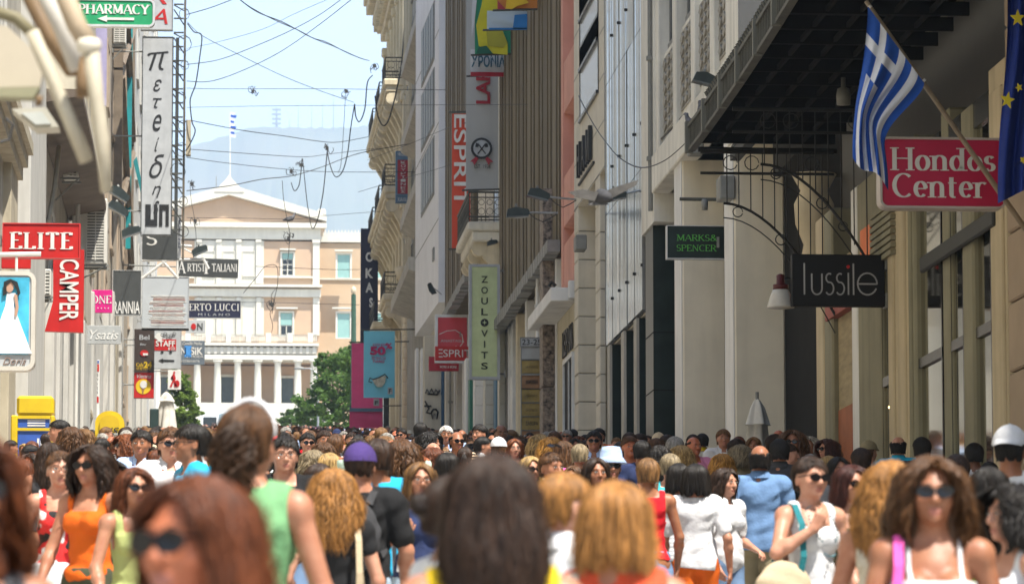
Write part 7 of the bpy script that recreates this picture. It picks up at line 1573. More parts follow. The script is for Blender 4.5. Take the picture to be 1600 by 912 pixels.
def make_hair(style, fine=False, seed=0):
    st = STY[style]; R = random.Random(seed+len(style)); L_ = st['len']; v = st['vol']
    lo = -L_-.02; v_ = v; f = Field((-.2, -.17, lo-.02), (.2, .22, .17), .0075)
    X, Y, Z = np.meshgrid(*f.ax, indexing='ij', sparse=True); zz = f.ax[2]
    pr = np.array([hprof(st, z) for z in zz]); rx, ry, cy = pr[:, 0]-(.004 if fine else 0), pr[:, 1]-(.004 if fine else 0), pr[:, 2]; rx = np.maximum(rx, .001); ry = np.maximum(ry, .001)
    d = (np.sqrt((X/rx)**2+((Y-cy)/ry)**2)-1)*np.minimum(rx, ry)
    top = np.sqrt((X/(.076+v))**2+((Y-.016)/(.098+v))**2+((Z-.02)/(.1))**2)
    d = np.where(Z > .02, (top-1)*.085, d)
    th = np.arctan2(X, Y-.02)
    d = d+(.003+.25*st['wave'])*np.sin(th*26+3*np.sin(Z*18)+Z*20)+.35*st['wave']*np.sin(Z*38+th*5)
    # hollow where the face and neck are
    hl = (.066 if st.get('ear') else .080) if not st.get('bald') else .2
    face = np.maximum(np.maximum(Y-(-.035 if st.get('ear') else -.022), Z-hl+np.abs(X)*.55), np.abs(X)-(.064 if not st.get('ear') else .09))
    d = np.maximum(d, -face)
    d = np.maximum(d, lo+.02+.02*np.sin(th*7)-Z)
    if st.get('ear'): ear = np.maximum(np.maximum(Y-.035, Z-.018), -(np.abs(X)-.055)); d = np.maximum(d, -ear); d = np.maximum(d, -(Z+.072-.2*(Y-.03)*0))
    if st.get('bald'): d = np.maximum(d, Z-.02-.012*np.sin(th*5)-.35*np.abs(X)); 
    f.F = d.astype(np.float32)
    if L_ > .1: f.ell((0, -.02, -.16), (.05, .075, .14), .01, True)
    if style == 'tied' : f.ell((0, .115, .01), (.035, .035, .04), .02)
    V, F = f.surf(); n0 = len(V); mb = MB(); LV = []; LF = []; LR = []
    bald = st.get('bald'); ear = st.get('ear'); fa = math.radians(st['face']) if not bald else 1.25; mem = 9 if fine else 2
    for i in range(int(st['locks']*(.75 if fine else .85))):
        a0 = R.uniform(fa, 2*math.pi-fa); fringe = R.random() < .22 and not bald
        if fringe: a0 = R.uniform(-.9, .9)
        zt0 = .118*R.uniform(.35, 1.0) if not bald else R.uniform(-.01, .045); sgn_ = R.choice((-1, 1)); s0 = R.uniform(-.1, .45)*sgn_+.15; s1 = sgn_*R.uniform(.85, 1.15)
        zb0 = -L_*R.uniform(.75, 1.08) if not fringe else (R.uniform(.075, .10) if ear else R.uniform(-.03, .02))
        ph0 = R.uniform(0, 6.28); wv0 = st['wave']*R.uniform(.6, 1.3); tw0 = R.uniform(-.22, .22)*(1 if L_ > .1 else 2.2); lr0 = R.uniform(.1, .9); off0 = R.uniform(0, .005)
        for j in range(mem):
            a = a0+R.gauss(0, .07); zt = zt0+(R.uniform(-.02, .01) if not bald else 0); zb = zb0+R.gauss(0, .02)*(L_ > .1); ph = ph0+R.gauss(0, .35); wv = wv0*R.uniform(.7, 1.3)+(.0012 if fine else 0); tw = tw0+R.gauss(0, .05)
            off = off0+(abs(R.gauss(0, .0045)) if fine else R.uniform(0, .004))+(R.uniform(.004, .020) if R.random() < .05 else 0)*(L_ > .1)
            if fringe and not ear: zt = R.uniform(.105, .119)
            ps = []; n = 7 if L_ < .12 else 11
            for k in range(n+1):
                t = k/n; z = zt+(zb-zt)*(t if not (fringe and not ear) else t**1.7); rx_, ry_, cy_ = hprof(st, z)
                r = 1+(off+wv*math.sin(ph+t*L_*42))/.09; a2 = a+wv*5*math.sin(ph*1.7+t*L_*34)+tw*t
                if fringe and not ear: a2 = s0+R.gauss(0, .004)+(s1-s0)*t**.8+wv*3*math.sin(ph+t*6)+(a-a0)*.8; r += .02
                x = rx_*r*math.sin(a2); y = cy_-ry_*r*math.cos(a2)
                if ear and z < .02 and y < .035 and not fringe: break
                if not ear and z < .05 and y < -.03 and abs(x) < .058 and not fringe: break
                ps.append(Vector((x, y, z)))
            if len(ps) < 3: continue
            n = len(ps)-1; b = len(LV); wd = st['w']*(.26 if fine else .6)
            for k, p in enumerate(ps):
                t = k/n; tan = (ps[min(k+1, n)]-ps[max(k-1, 0)]).normalized(); nrm = Vector((p.x, p.y-.016, 0)).normalized(); sd = tan.cross(nrm).normalized()
                w = wd*(.5+.5*math.sin(min(1, t*2.2)*math.pi/2))*(1 if t < .7 else (1-t)/.3*.9+.1)*.5
                LV += [p-sd*w, p+nrm*(.0012 if fine else .0035), p+sd*w]
            LR += [min(1, max(0, lr0+R.gauss(0, .22)))]*(2*n)
            for k in range(n): LF += [(b+k*3, b+k*3+1, b+k*3+4, b+k*3+3), (b+k*3+1, b+k*3+2, b+k*3+5, b+k*3+4)]
    Vv = np.concatenate([V, np.array([tuple(p) for p in LV])]); Fv = np.concatenate([F, np.array(LF)+n0]); me = npmesh(Vv, Fv, None, 'hair')
    at_ = me.attributes.new('lock', 'FLOAT', 'FACE'); at_.data.foreach_set('value', np.concatenate([np.full(len(F), .35), np.array(LR)]).astype(np.float32)); return me
def make_tail(kind):
    """ponytail or bun, origin at the head centre"""
    q = MB(); R = random.Random(3)
    if kind == 'bun':
        for i in range(90):
            a = R.uniform(0, 6.28); r = R.uniform(.02, .034); c = Vector((0, .135, .02)); n = Vector((R.gauss(0, 1), R.gauss(0, 1), R.gauss(0, 1))).normalized(); u = n.orthogonal().normalized(); w = n.cross(u)
            q.tube([c+(u*math.cos(a+t*.5)+w*math.sin(a+t*.5))*r for t in range(6)], [.003, .007, .008, .008, .007, .003], 4)
    else:
        cur = kind == 'curltail'
        for i in range(520 if cur else 200):
            ph = R.uniform(0, 6.28); a = R.uniform(0, 6.28); sp = R.uniform(.2, 1); wv = .016 if cur else .004; ln = R.uniform(.13, .24) if cur else R.uniform(.18, .30); n = 9; ps = []
            for k in range(n+1):
                t = k/n; rr = sp*(.014+(.05 if cur else .02)*math.sin(min(1, t*1.3)*math.pi*.6))
                ps.append(Vector((rr*math.cos(a)+wv*math.sin(ph+t*13), .105+.045*math.sin(min(1, t*2)*1.57)+rr*math.sin(a)+wv*math.cos(ph+t*11), .055-t*ln)))
            q.tube(ps, [.003]+[.0036 if cur else .004]*(n-1)+[.001], 3, cap=False)
    q.smooth = True; return q.mesh(kind)
# ---- small parts (origin at head centre unless stated)
def make_glasses(dark=True):
    q = MB(); rim = MB(); lz = -.003
    for s in (-1, 1):
        pts = [(s*.032+.0295*math.cos(a)*(1+.06*math.cos(2*a)), lz+.0235*math.sin(a)-(0 if math.sin(a) < 0 else .003*math.sin(a))) for a in [k*math.pi/8 for k in range(16)]]
        if dark:
            V = [(x, -.108+.35*max(0, abs(x)-.02)**1.0*.5, z) for x, z in pts]+[(x, -.104+.35*max(0, abs(x)-.02)*.5, z) for x, z in pts]
            q.add(V, [tuple(range(16)), tuple(range(31, 15, -1))]+[(k, (k+1) % 16, 16+(k+1) % 16, 16+k) for k in range(16)])
        else: q.tube([(x, -.108+.17*max(0, abs(x)-.02), z) for x, z in pts+pts[:1]], .0018, 4, cap=False)
        q.tube([(s*.060, -.098, lz+.008), (s*.074, -.07, lz+.008), (s*.080, .01, lz+.006)], .003 if dark else .0018, 4)
    q.tube([(-.008, -.112, lz+.006), (0, -.115, lz+.008), (.008, -.112, lz+.006)], .003 if dark else .0018, 4); return q.mesh('glasses')
def make_cap(male=1):
    q = MB(); V = []; n = 24
    for j in range(9):
        a = j/8*math.pi/2; 
        for k in range(n): b = 2*math.pi*k/n; V.append((.096*math.cos(a)*math.cos(b), .014+.122*math.cos(a)*math.sin(b), .022+.112*math.sin(a)))
    F = [(j*n+k, j*n+(k+1) % n, (j+1)*n+(k+1) % n, (j+1)*n+k) for j in range(8) for k in range(n)]; q.add(V, F)
    V = []; 
    for s in (0, .004):
        for j in range(5):
            for k in range(13): b = math.radians(-68+136*k/12); t = j/4; V.append(((.090+.002*t)*math.sin(b)*(1-.10*t), .012-(.116*math.cos(b))-(.075*t*math.cos(b)**.6 if math.cos(b) > 0 else 0), .038+s-.018*t+.012*math.cos(b)*(1-t)-.01*t*abs(math.sin(b))))
    F = [(h_*65+j*13+k, h_*65+j*13+k+1, h_*65+(j+1)*13+k+1, h_*65+(j+1)*13+k) for h_ in (0, 1) for j in range(4) for k in range(12)]; q.add(V, F)
    q.lathe([(.008, 0), (.008, .004), (.001, .006)], (0, .014, .133), 8); q.smooth = True; return q.mesh('cap')
def make_bucket():
    q = MB(); q.lathe([(.135, .0), (.138, .004), (.105, .045), (.098, .052), (.092, .10), (.075, .135), (.03, .142), (0.001, .143)], (0, .01, .0), 28, rx=.95, ry=1.1); q.smooth = True; return q.mesh('bucket_hat')
def make_eye():
    q = MB()
    for s in (1,):
        pts = [(s*.031+.0125*math.cos(a), -.002+.0052*math.sin(a)) for a in [k*math.pi/5 for k in range(10)]]
        q.add([(x, -.0905-.0015*(1-((x-s*.031)/.0125)**2), z) for x, z in pts], [tuple(range(10))], 0)
        q.add([(s*.031+.0052*math.cos(a), -.0925, -.002+.0052*math.sin(a)) for a in [k*math.pi/4 for k in range(8)]], [tuple(range(8))], 1)
        q.tube([(s*.017, -.0915, .0005), (s*.024, -.0935, .005), (s*.034, -.0925, .0058), (s*.045, -.087, .001)], .0011, 3, m=1)
    return q.mesh('eye')
def make_brow():
    q = MB()
    for s in (1,): q.tube([(s*.014, -.0945, .019), (s*.030, -.0945, .0235), (s*.048, -.085, .018)], [.0026, .003, .0012], 5)
    return q.mesh('eyebrow')
def make_strap(kind='shoulder'):
    q = MB()
    def rib(pts, w, t=.004):
        n = len(pts); P = [Vector(p) for p in pts]; V = []
        for i, p in enumerate(P):
            ta = (P[min(i+1, n-1)]-P[max(i-1, 0)]).normalized(); nn_ = Vector((p.x*.4, p.y, .0 if abs(p.z-1.42) > .03 else 1)); nn_ = (nn_-ta*nn_.dot(ta)).normalized(); sd = ta.cross(nn_)
            V += [p-sd*w, p+sd*w, p+sd*w+nn_*t, p-sd*w+nn_*t]
        F = [(i*4+k, i*4+(k+1) % 4, (i+1)*4+(k+1) % 4, (i+1)*4+k) for i in range(n-1) for k in range(4)]; q.add(V, F)
    if kind == 'shoulder': rib([(.135, .14, .98), (.14, .155, 1.15), (.135, .13, 1.32), (.12, .05, 1.435), (.118, -.03, 1.435), (.125, -.12, 1.33), (.145, -.17, 1.15), (.16, -.13, .98)], .017)
    elif kind == 'cross': rib([(-.19, .12, .95), (-.08, .155, 1.15), (.03, .15, 1.32), (.095, .07, 1.44), (.10, -.01, 1.45), (.06, -.125, 1.36), (-.02, -.165, 1.22), (-.12, -.15, 1.02), (-.19, -.05, .93)], .022)
    else:
        for s in (-1, 1): rib([(s*.07, .16, 1.36), (s*.095, .10, 1.43), (s*.098, .0, 1.452), (s*.10, -.09, 1.39), (s*.11, -.135, 1.28), (s*.15, -.06, 1.12), (s*.13, .12, 1.08)], .022, .01)
    q.smooth = False; return q.mesh('strap')
def make_bag(kind):
    f = Field((-.25, -.25, -.25), (.25, .25, .3), .012)
    if kind == 'backpack': f.ell((0, 0, .0), (.145, .085, .20), .03); f.ell((0, .05, -.06), (.11, .07, .11), .03)
    elif kind == 'tote': f.ell((0, 0, 0), (.17, .07, .15), .03); f.ell((0, 0, -.06), (.18, .08, .09), .03)
    else: f.ell((0, 0, 0), (.075, .05, .10), .03); f.ell((0, 0, -.03), (.085, .055, .07), .03)
    X, Y, Z = np.meshgrid(*f.ax, indexing='ij', sparse=True); f.F += wr(X, Y, Z, .004).astype(np.float32); V, F = f.surf(); return npmesh(V, F, None, 'bag')
def make_necklace():
    q = MB()
    for k in range(34):
        a = -math.pi*.93+2*math.pi*.93*k/33; x = .075*math.sin(a)*(1 if abs(a) > 1 else 1); z = 1.435-.11*(1+math.cos(a))-(.06 if abs(a) < .6 else 0); y = -.02-.075*(1+math.cos(a)) if abs(a) < 2.2 else .0
        q.lathe([(.001, -.007), (.007, 0), (.001, .007)], (x, y-.035, z), 6)
    return q.mesh('necklace')
_cache = {}
def cget(key, fn):
    if key not in _cache: _cache[key] = fn()
    return _cache[key]
HAIRC = {'black': (.010, .007, .005), 'darkbrown': (.030, .014, .007), 'brown': (.085, .037, .013), 'lightbrown': (.17, .085, .030), 'auburn': (.115, .032, .010), 'red': (.16, .045, .012), 'darkred': (.05, .012, .008), 'blonde': (.36, .23, .085), 'honey': (.32, .145, .038), 'golden': (.40, .19, .035), 'grey': (.28, .26, .23), 'white': (.55, .53, .50), 'ash': (.22, .17, .10)}
def hairmat(c):
    key = 'hair_'+c
    if key in _mc: return _mc[key]
    col = HAIRC[c]; m = mat(key, col, .42, .35, 55, stretch=(1, 1, .12), tint=tuple(v*.42 for v in col)); b = m.node_tree.nodes['Principled BSDF']
    b.inputs['Specular IOR Level'].default_value = .28; b.inputs['Roughness'].default_value = .5
    n = m.node_tree.nodes; l = m.node_tree.links; a = n.new('ShaderNodeAttribute'); a.attribute_name = 'lock'; mr_ = n.new('ShaderNodeMapRange'); mr_.inputs[3].default_value = .45; mr_.inputs[4].default_value = 1.6
    l.new(a.outputs['Fac'], mr_.inputs[0]); vm = n.new('ShaderNodeVectorMath'); vm.operation = 'SCALE'; src = b.inputs['Base Color'].links[0].from_socket
    l.new(src, vm.inputs[0]); l.new(mr_.outputs[0], vm.inputs['Scale']); l.new(vm.outputs[0], b.inputs['Base Color']); return m
SKINC = {'fair': (.46, .25, .17), 'mid': (.37, .185, .115), 'tan': (.29, .135, .075), 'dark': (.15, .07, .04), 'burnt': (.37, .13, .065)}
def skinmat(c):
    key = 'skin_'+c
    if key in _mc: return _mc[key]
    col = SKINC[c]; m = mat(key, col, .42, .12, 16, tint=(col[0]*.84, col[1]*.66, col[2]*.60), bump=.12, bscale=160); b = m.node_tree.nodes['Principled BSDF']
    b.inputs['Subsurface Weight'].default_value = .0; return m
CLOTHC = {'white': (.58, .58, .59), 'cream': (.48, .44, .35), 'black': (.014, .014, .015), 'charcoal': (.045, .045, .048), 'grey': (.22, .22, .23), 'navy': (.022, .032, .085), 'blue': (.12, .21, .37), 'lightblue': (.36, .47, .68), 'sky': (.02, .34, .56), 'turquoise': (.05, .42, .48), 'teal': (.02, .15, .17), 'green': (.15, .32, .15), 'lightgreen': (.36, .40, .15), 'mint': (.45, .58, .48), 'yellow': (.60, .40, .015), 'lime': (.40, .50, .05), 'orange': (.60, .11, .010), 'coral': (.60, .08, .035), 'red': (.50, .012, .02), 'darkred': (.20, .012, .02), 'pink': (.60, .22, .35), 'hotpink': (.70, .10, .36), 'magenta': (.42, .02, .13), 'violet': (.060, .036, .15), 'purple': (.09, .035, .13), 'lilac': (.42, .36, .60), 'olive': (.055, .06, .035), 'khaki': (.24, .20, .12), 'brown': (.09, .05, .03), 'beige': (.45, .36, .24), 'denim': (.13, .20, .32), 'paledenim': (.30, .38, .46)}
def clothmat(c, pat=None):
    key = 'cloth_'+c+(pat or '')
    if key in _mc: return _mc[key]
    col = CLOTHC[c]; m = mat(key, col, .9, .08, 9, bump=.22, bscale=60, spec=.2)
    if pat:
        n = m.node_tree.nodes; l = m.node_tree.links; b = n['Principled BSDF']; tc = n.new('ShaderNodeTexCoord')
        if pat == 'stripe': t = n.new('ShaderNodeTexWave'); t.bands_direction = 'Z'; t.inputs['Scale'].default_value = 9; t.inputs['Distortion'].default_value = .4
        else: t = n.new('ShaderNodeTexNoise'); t.inputs['Scale'].default_value = 9; t.inputs['Detail'].default_value = 1
        l.new(tc.outputs['Object'], t.inputs['Vector']); r = n.new('ShaderNodeValToRGB'); r.color_ramp.interpolation = 'CONSTANT'
        e = r.color_ramp.elements
        if pat == 'stripe': e[0].color = (*col, 1); e[1].position = .5; e[1].color = (.6, .45, .3, 1) if c == 'black' else (.35, .36, .38, 1)
        elif pat == 'floral': e[0].color = (.02, .02, .02, 1); e[1].position = .40; e[1].color = (.62, .03, .03, 1); x = e.new(.54); x.color = (.75, .72, .70, 1)
        elif pat == 'gold': e[0].color = (*col, 1); e[1].position = .60; e[1].color = (.40, .25, .05, 1)
        elif pat == 'blotch': e[0].color = (*col, 1); e[1].position = .56; e[1].color = (.55, .56, .58, 1)
        l.new(t.outputs[0], r.inputs[0]); l.new(r.outputs[0], b.inputs['Base Color'])
    return m
LIPM = mat('lips', (.36, .14, .10), .4, .08, 20); EYW = flat('eye_white', (.55, .52, .48), .2); EYD = flat('eye_dark', (.02, .014, .01), .15); SGL = flat('sunglass_lens', (.008, .007, .008), .06); STRAPM = flat('strap_leather', (.06, .04, .03), .6)
_shared = {}
def addp(root, name, me, mats, loc=(0, 0, 0), rz=0, rx=0):
    o = bpy.data.objects.new(name, me); SC.collection.objects.link(o); o.parent = root; o.location = loc; o.rotation_euler = (rx, 0, rz)
    ms = mats if isinstance(mats, (list, tuple)) else [mats]
    if len(me.materials) == 0:
        for m in ms: me.materials.append(m)
    for i, m in enumerate(ms):
        if me.materials[i] != m: o.material_slots[i].link = 'OBJECT'; o.material_slots[i].material = m
    return o
PEOPLE = []
def person(px, ytop, d, sex='f', rz=180, hair=('long', 'brown'), top=('tee', 'white'), bot=('pants', 'denim'), skin='mid', pose='walk', acc=(), label='', H=None, group=None):
    """head top at picture point (px, ytop) and distance d; rz 0 looks at the camera, 180 away"""
    male = sex == 'm'; p = at(px, ytop, d); X = p.x; zg = ground(d)
    if H is None: H = p.z-zg
    H = min(max(H, 1.50), 1.93)
    for _ in range(12):  # slide along the ray until the feet meet the ground at that height
        p = at(px, ytop, d); e = p.z-ground(d)-H
        if abs(e) < .004: break
        # keep the depth, let the ray height win by adapting the height first
        H2 = min(max(H+e, 1.50), 1.93)
        if abs(H2-H) > 1e-4: H = H2; continue
        d += e*-3.0 if abs(e) < .5 else -1.5*math.copysign(1, e)
    p = at(px, ytop, d); zg = ground(d)
    extra = {'short': .012, 'crop': .006, 'bob': .018, 'long': .016, 'wavy': .024, 'curly': .034, 'big': .038, 'tied': .01, 'ring': 0}[hair[0]]
    s = H/(1.692+extra)
    root = empty('person', (p.x, d, zg), label, 'person', group, math.radians(rz)); root.scale = (s, s, s)
    sk = skinmat(skin); addp(root, 'body', cget(('b', pose, male), lambda: make_body(pose, male)), [sk, LIPM])
    pat = top[2] if len(top) > 2 else None
    addp(root, {'tee': 't_shirt', 'polo': 'polo_shirt', 'shirt': 'shirt', 'tank': 'tank_top', 'dress': 'dress', 'cami': 'camisole', 'cap': 'blouse'}[top[0]], cget(('t', pose, male, top[0]), lambda: make_top(pose, male, top[0])), clothmat(top[1], pat))
    if top[0] in ('polo', 'shirt'): addp(root, 'collar', cget('collar', make_collar), clothmat(top[1]))
    if bot and d < 60: addp(root, {'pants': 'trousers', 'shorts': 'shorts', 'skirt': 'skirt'}[bot[0]], cget(('l', pose, male, bot[0]), lambda: make_bottom(pose, male, bot[0])), clothmat(bot[1]))
    hs = 1.05 if male else 1.0; hc = tuple(HC)
    seed = 0
    ho = addp(root, 'hair', cget(('h', hair[0], d < 24), lambda: make_hair(hair[0], d < 24)), hairmat(hair[1]), hc); ho.scale = (hs*(1 if px % 2 < 1 else 1.03), hs, hs)
    if any('cap:' in a or 'bucket' in a for a in acc): ho.scale = (.98, .98, .93)
    for a in acc:
        if a in ('bun', 'tail', 'curltail'): addp(root, 'hair_bun' if a == 'bun' else 'ponytail', cget(a, lambda: make_tail(a)), hairmat(hair[1]), hc)
        elif a == 'shades': addp(root, 'sunglasses', cget(a, lambda: make_glasses(True)), SGL, hc)
        elif a == 'headshades': addp(root, 'sunglasses', cget('shades', lambda: make_glasses(True)), SGL, (0, .03, HC[2]+.085), 0, -.9)
        elif a == 'specs': addp(root, 'glasses', cget(a, lambda: make_glasses(False)), EYD, hc)
        elif a.startswith('cap:'): addp(root, 'baseball_cap', cget('cap', make_cap), clothmat(a[4:]), hc)
        elif a.startswith('backcap:'): o = addp(root, 'baseball_cap', cget('cap', make_cap), clothmat(a[8:]), (0, .020, HC[2]+.006), math.pi); o.scale = (1.08,)*3
        elif a.startswith('bucket:'): addp(root, 'bucket_hat', cget('bucket', make_bucket), clothmat(a[7:]), (0, 0, HC[2]+.02))
        elif a.startswith('band:'):
            def mk():
                q = MB(); q.tube([(.088*math.cos(t), .02-.03*math.sin(t), .015+.118*math.sin(t)) for t in [k*math.pi/14 for k in range(15)]], .009, 6); q.smooth = True; return q.mesh('hairband')
            addp(root, 'hairband', cget('band', mk), clothmat(a[5:]), hc)
        elif a.startswith('strap:'): addp(root, 'shoulder_strap', cget('strap', lambda: make_strap('shoulder')), clothmat(a[6:]))
        elif a.startswith('rstrap:'): o = addp(root, 'shoulder_strap', cget('strap', lambda: make_strap('shoulder')), clothmat(a[7:])); o.scale = (-1, 1, 1)
        elif a.startswith('cross:'): addp(root, 'shoulder_strap', cget('cross', lambda: make_strap('cross')), clothmat(a[6:]))
        elif a == 'backpack': addp(root, 'backpack_straps', cget('bps', lambda: make_strap('backpack')), clothmat('charcoal'))
        elif a == 'necklace': addp(root, 'necklace', cget(a, make_necklace), mat('beads', (.08, .16, .18), .3, .8, 30))
    front = abs(((rz+180) % 360)-180) < 110
    if front and d < 75:
        if not any(a in ('shades',) for a in acc): 
            for s_ in (1, -1): addp(root, 'eye', cget('eyes', make_eye), [EYW, EYD], hc).scale = (s_, 1, 1)
        for s_ in (1, -1): addp(root, 'eyebrow', cget('brow', make_brow), hairmat('darkbrown' if hair[1] in ('blonde', 'honey', 'golden', 'white') else hair[1]), hc).scale = (s_, 1, 1)
    PEOPLE.append((px, ytop, d, H)); return root
def carried(kind, root, label, col, loc, rz=0, cat='bag', sc=1):
    c = addp(None, kind, cget(('bag', kind), lambda: make_bag({'backpack': 'backpack', 'shoulder_bag': 'tote', 'handbag': 'hand'}[kind])), clothmat(col))
    M_ = Matrix.Translation(root.location) @ root.rotation_euler.to_matrix().to_4x4() @ Matrix.Scale(root.scale[0], 4)
    c.location = M_ @ Vector(loc); c.rotation_euler = (0, 0, root.rotation_euler.z+rz); c.scale = (root.scale[0]*sc,)*3; tag(c, label, cat); return c
P = person
# ---- near and middle people, each placed by where the head stands in the street
P(-70, 655, 7.6, 'f', 22, ('wavy', 'auburn'), ('tank', 'charcoal'), None, 'tan', 'walk', ('shades',), 'woman at the far left edge with long auburn hair and large black sunglasses, very close')
P(306, 738, 6.9, 'f', -40, ('long', 'auburn'), ('tank', 'brown'), None, 'burnt', 'walk2', ('shades',), 'closest woman with reddish brown hair and dark sunglasses low in the left foreground')
P(389, 632, 13.5, 'f', 160, ('tied', 'brown'), ('dress', 'green'), ('skirt', 'green'), 'mid', 'walk', ('curltail', 'band:white'), 'tall woman in a sleeveless green dress with a curly brown ponytail and white hairband')
P(521, 729, 19.7, 'f', 178, ('wavy', 'honey'), ('cap', 'black'), ('pants', 'black'), 'fair', 'bent', ('rstrap:beige',), 'blonde woman in a black top seen from behind with a beige strap on her shoulder')
m_ = P(563, 696, 22.4, 'm', 170, ('crop', 'darkbrown'), ('tee', 'black'), ('pants', 'paledenim'), 'mid', 'walk', ('cap:violet', 'backpack'), 'man in a purple baseball cap and black shirt carrying a black backpack')
carried('backpack', m_, 'black backpack on the back of the man in the purple cap', 'charcoal', (0, .20, 1.18))
P(592, 686, 25.2, 'm', 175, ('short', 'darkbrown'), ('tee', 'sky'), ('shorts', 'denim'), 'tan', 'walk2', (), 'man in a bright turquoise blue t-shirt right of the purple cap')
P(601, 682, 33, 'm', 180, ('short', 'lightbrown'), ('tee', 'mint'), None, 'burnt', 'headhands', (), 'man with light brown hair holding both hands behind his head')
P(628, 684, 30.8, 'm', 168, ('curly', 'brown'), ('tee', 'black'), ('pants', 'denim'), 'tan', 'bent', (), 'man with curly brown hair and a black t-shirt behind the turquoise one')
P(656, 720, 24.6, 'f', 8, ('bob', 'lightbrown'), ('tee', 'navy'), ('pants', 'paledenim'), 'mid', 'strapR', ('rstrap:white', 'specs'), 'woman in a navy t-shirt with a light brown bob holding a white bag strap')
P(445, 682, 26.3, 'm', 4, ('short', 'black'), ('tee', 'black'), ('pants', 'denim'), 'fair', 'walk', ('specs',), 'man with black hair and glasses in a black t-shirt facing the viewer')
P(768, 706, 8.9, 'f', 182, ('long', 'darkbrown'), ('dress', 'yellow'), None, 'mid', 'walk', (), 'woman with long black hair and a yellow top in the centre foreground, back turned')
P(714, 742, 11.8, 'f', 115, ('tied', 'darkbrown'), ('tee', 'white'), None, 'tan', 'walk', ('bun',), 'woman with tied dark hair in a white top left of the long black hair')
P(885, 738, 13.1, 'f', 118, ('tied', 'honey'), ('shirt', 'white'), ('pants', 'black'), 'fair', 'walk', ('bun',), 'woman with tied honey coloured hair and a white collar, turned to the left')
P(960, 748, 10.8, 'f', 176, ('bob', 'honey'), ('dress', 'coral'), None, 'mid', 'walk2', ('strap:cream',), 'woman with a honey blonde bob and a coral sleeveless top with a cream strap')
P(1012, 715, 28.6, 'f', 178, ('short', 'lightbrown'), ('tank', 'red'), ('skirt', 'denim'), 'tan', 'walk', (), 'woman in a red sleeveless top and blue skirt, back turned, with short brown hair')
P(955, 706, 31.4, 'f', 2, ('crop', 'darkbrown'), ('tee', 'black'), ('pants', 'black'), 'mid', 'walk', ('bucket:lightblue', 'shades'), 'person in a pale bucket hat facing the viewer behind the honey blonde bob')
P(1087, 723, 29.1, 'f', 172, ('bob', 'black'), ('tee', 'white'), ('pants', 'orange'), 'mid', 'walk2', (), 'woman in a white t-shirt and orange trousers with bobbed black hair')
P(1133, 730, 29.7, 'f', 42, ('long', 'darkbrown'), ('polo', 'white'), ('pants', 'denim'), 'fair', 'bent', (), 'woman in a white polo shirt with long dark brown hair left of the blue polo')
P(1187, 697, 31.8, 'm', 176, ('ring', 'black'), ('polo', 'blue'), ('pants', 'khaki'), 'tan', 'walk', (), 'balding man in a blue polo shirt seen from behind')
w_ = P(1266, 712, 20.8, 'f', 22, ('tied', 'darkbrown'), ('tank', 'white'), ('pants', 'denim'), 'fair', 'armup', ('shades', 'necklace', 'bun', 'rstrap:teal'), 'woman in a white tank top and sunglasses with a bead necklace and a raised hand')
carried('shoulder_bag', w_, 'tan straw shoulder bag under the arm of the woman in the white tank top', 'beige', (-.24, -.12, .98))
P(1330, 724, 22.4, 'f', 20, ('bob', 'darkred'), ('tank', 'olive'), ('pants', 'black'), 'mid', 'walk', ('shades',), 'woman with a dark red bob, sunglasses and an olive tank top')
P(1392, 716, 15.5, 'f', 160, ('wavy', 'honey'), ('tank', 'cream'), None, 'mid', 'walk2', (), 'woman with wavy dark blonde hair half hidden behind the sunlit woman with the pink strap')
P(1455, 702, 13.2, 'f', -4, ('big', 'brown'), ('cami', 'white'), ('pants', 'denim'), 'tan', 'walk', ('shades', 'rstrap:hotpink'), 'woman with big wavy brown hair, sunglasses, white camisole and pink bag strap')
P(1578, 673, 24.1, 'm', 160, ('crop', 'black'), ('tee', 'white'), None, 'tan', 'walk', ('backcap:white',), 'man with a white baseball cap worn backwards at the right edge')
P(1582, 748, 14.8, 'f', -72, ('curly', 'black'), ('tank', 'white'), None, 'fair', 'walk', (), 'woman with short curly black hair in profile at the bottom right corner')
P(1440, 683, 42.6, 'm', 178, ('short', 'black'), ('tee', 'charcoal'), None, 'dark', 'walk', (), 'man with short black hair above the head of the woman with big wavy hair')
P(1522, 692, 40.3, 'm', 176, ('short', 'black'), ('tee', 'white', 'blotch'), None, 'dark', 'walk2', (), 'man with black hair and a patterned white shirt near the right shop windows')
P(1358, 690, 46, 'm', 140, ('crop', 'brown'), ('tee', 'grey'), None, 'mid', 'walk', ('cap:khaki',), 'man in a khaki baseball cap walking by the shop door')
P(1292, 683, 49.3, 'f', -60, ('curly', 'darkred'), ('tee', 'black'), None, 'fair', 'walk', ('shades',), 'woman with curly dark red hair and sunglasses before the stone shop pier')
hw_ = P(94, 704, 24.6, 'f', 6, ('tied', 'brown'), ('tank', 'red', 'floral'), ('skirt', 'white'), 'fair', 'strapL', ('specs', 'tail', 'strap:white'), 'woman in a red, black and white patterned tank top and white skirt')
carried('handbag', hw_, 'small white handbag at the waist of the woman in the patterned top', 'white', (.20, -.19, 1.03))
P(143, 688, 23, 'f', -30, ('big', 'darkbrown'), ('tank', 'orange'), ('pants', 'olive'), 'mid', 'walk', ('shades',), 'woman in an orange tank top with a mass of dark wavy hair and sunglasses')
P(211, 729, 21.8, 'f', 18, ('long', 'auburn'), ('tank', 'lightgreen'), ('pants', 'white'), 'mid', 'walk', ('shades',), 'woman in a lime green tank top with auburn hair and sunglasses')
P(221, 672, 38.1, 'm', -12, ('short', 'black'), ('shirt', 'lightblue'), None, 'tan', 'walk', ('strap:navy',), 'man in a pale blue open collared shirt with a dark shoulder strap')
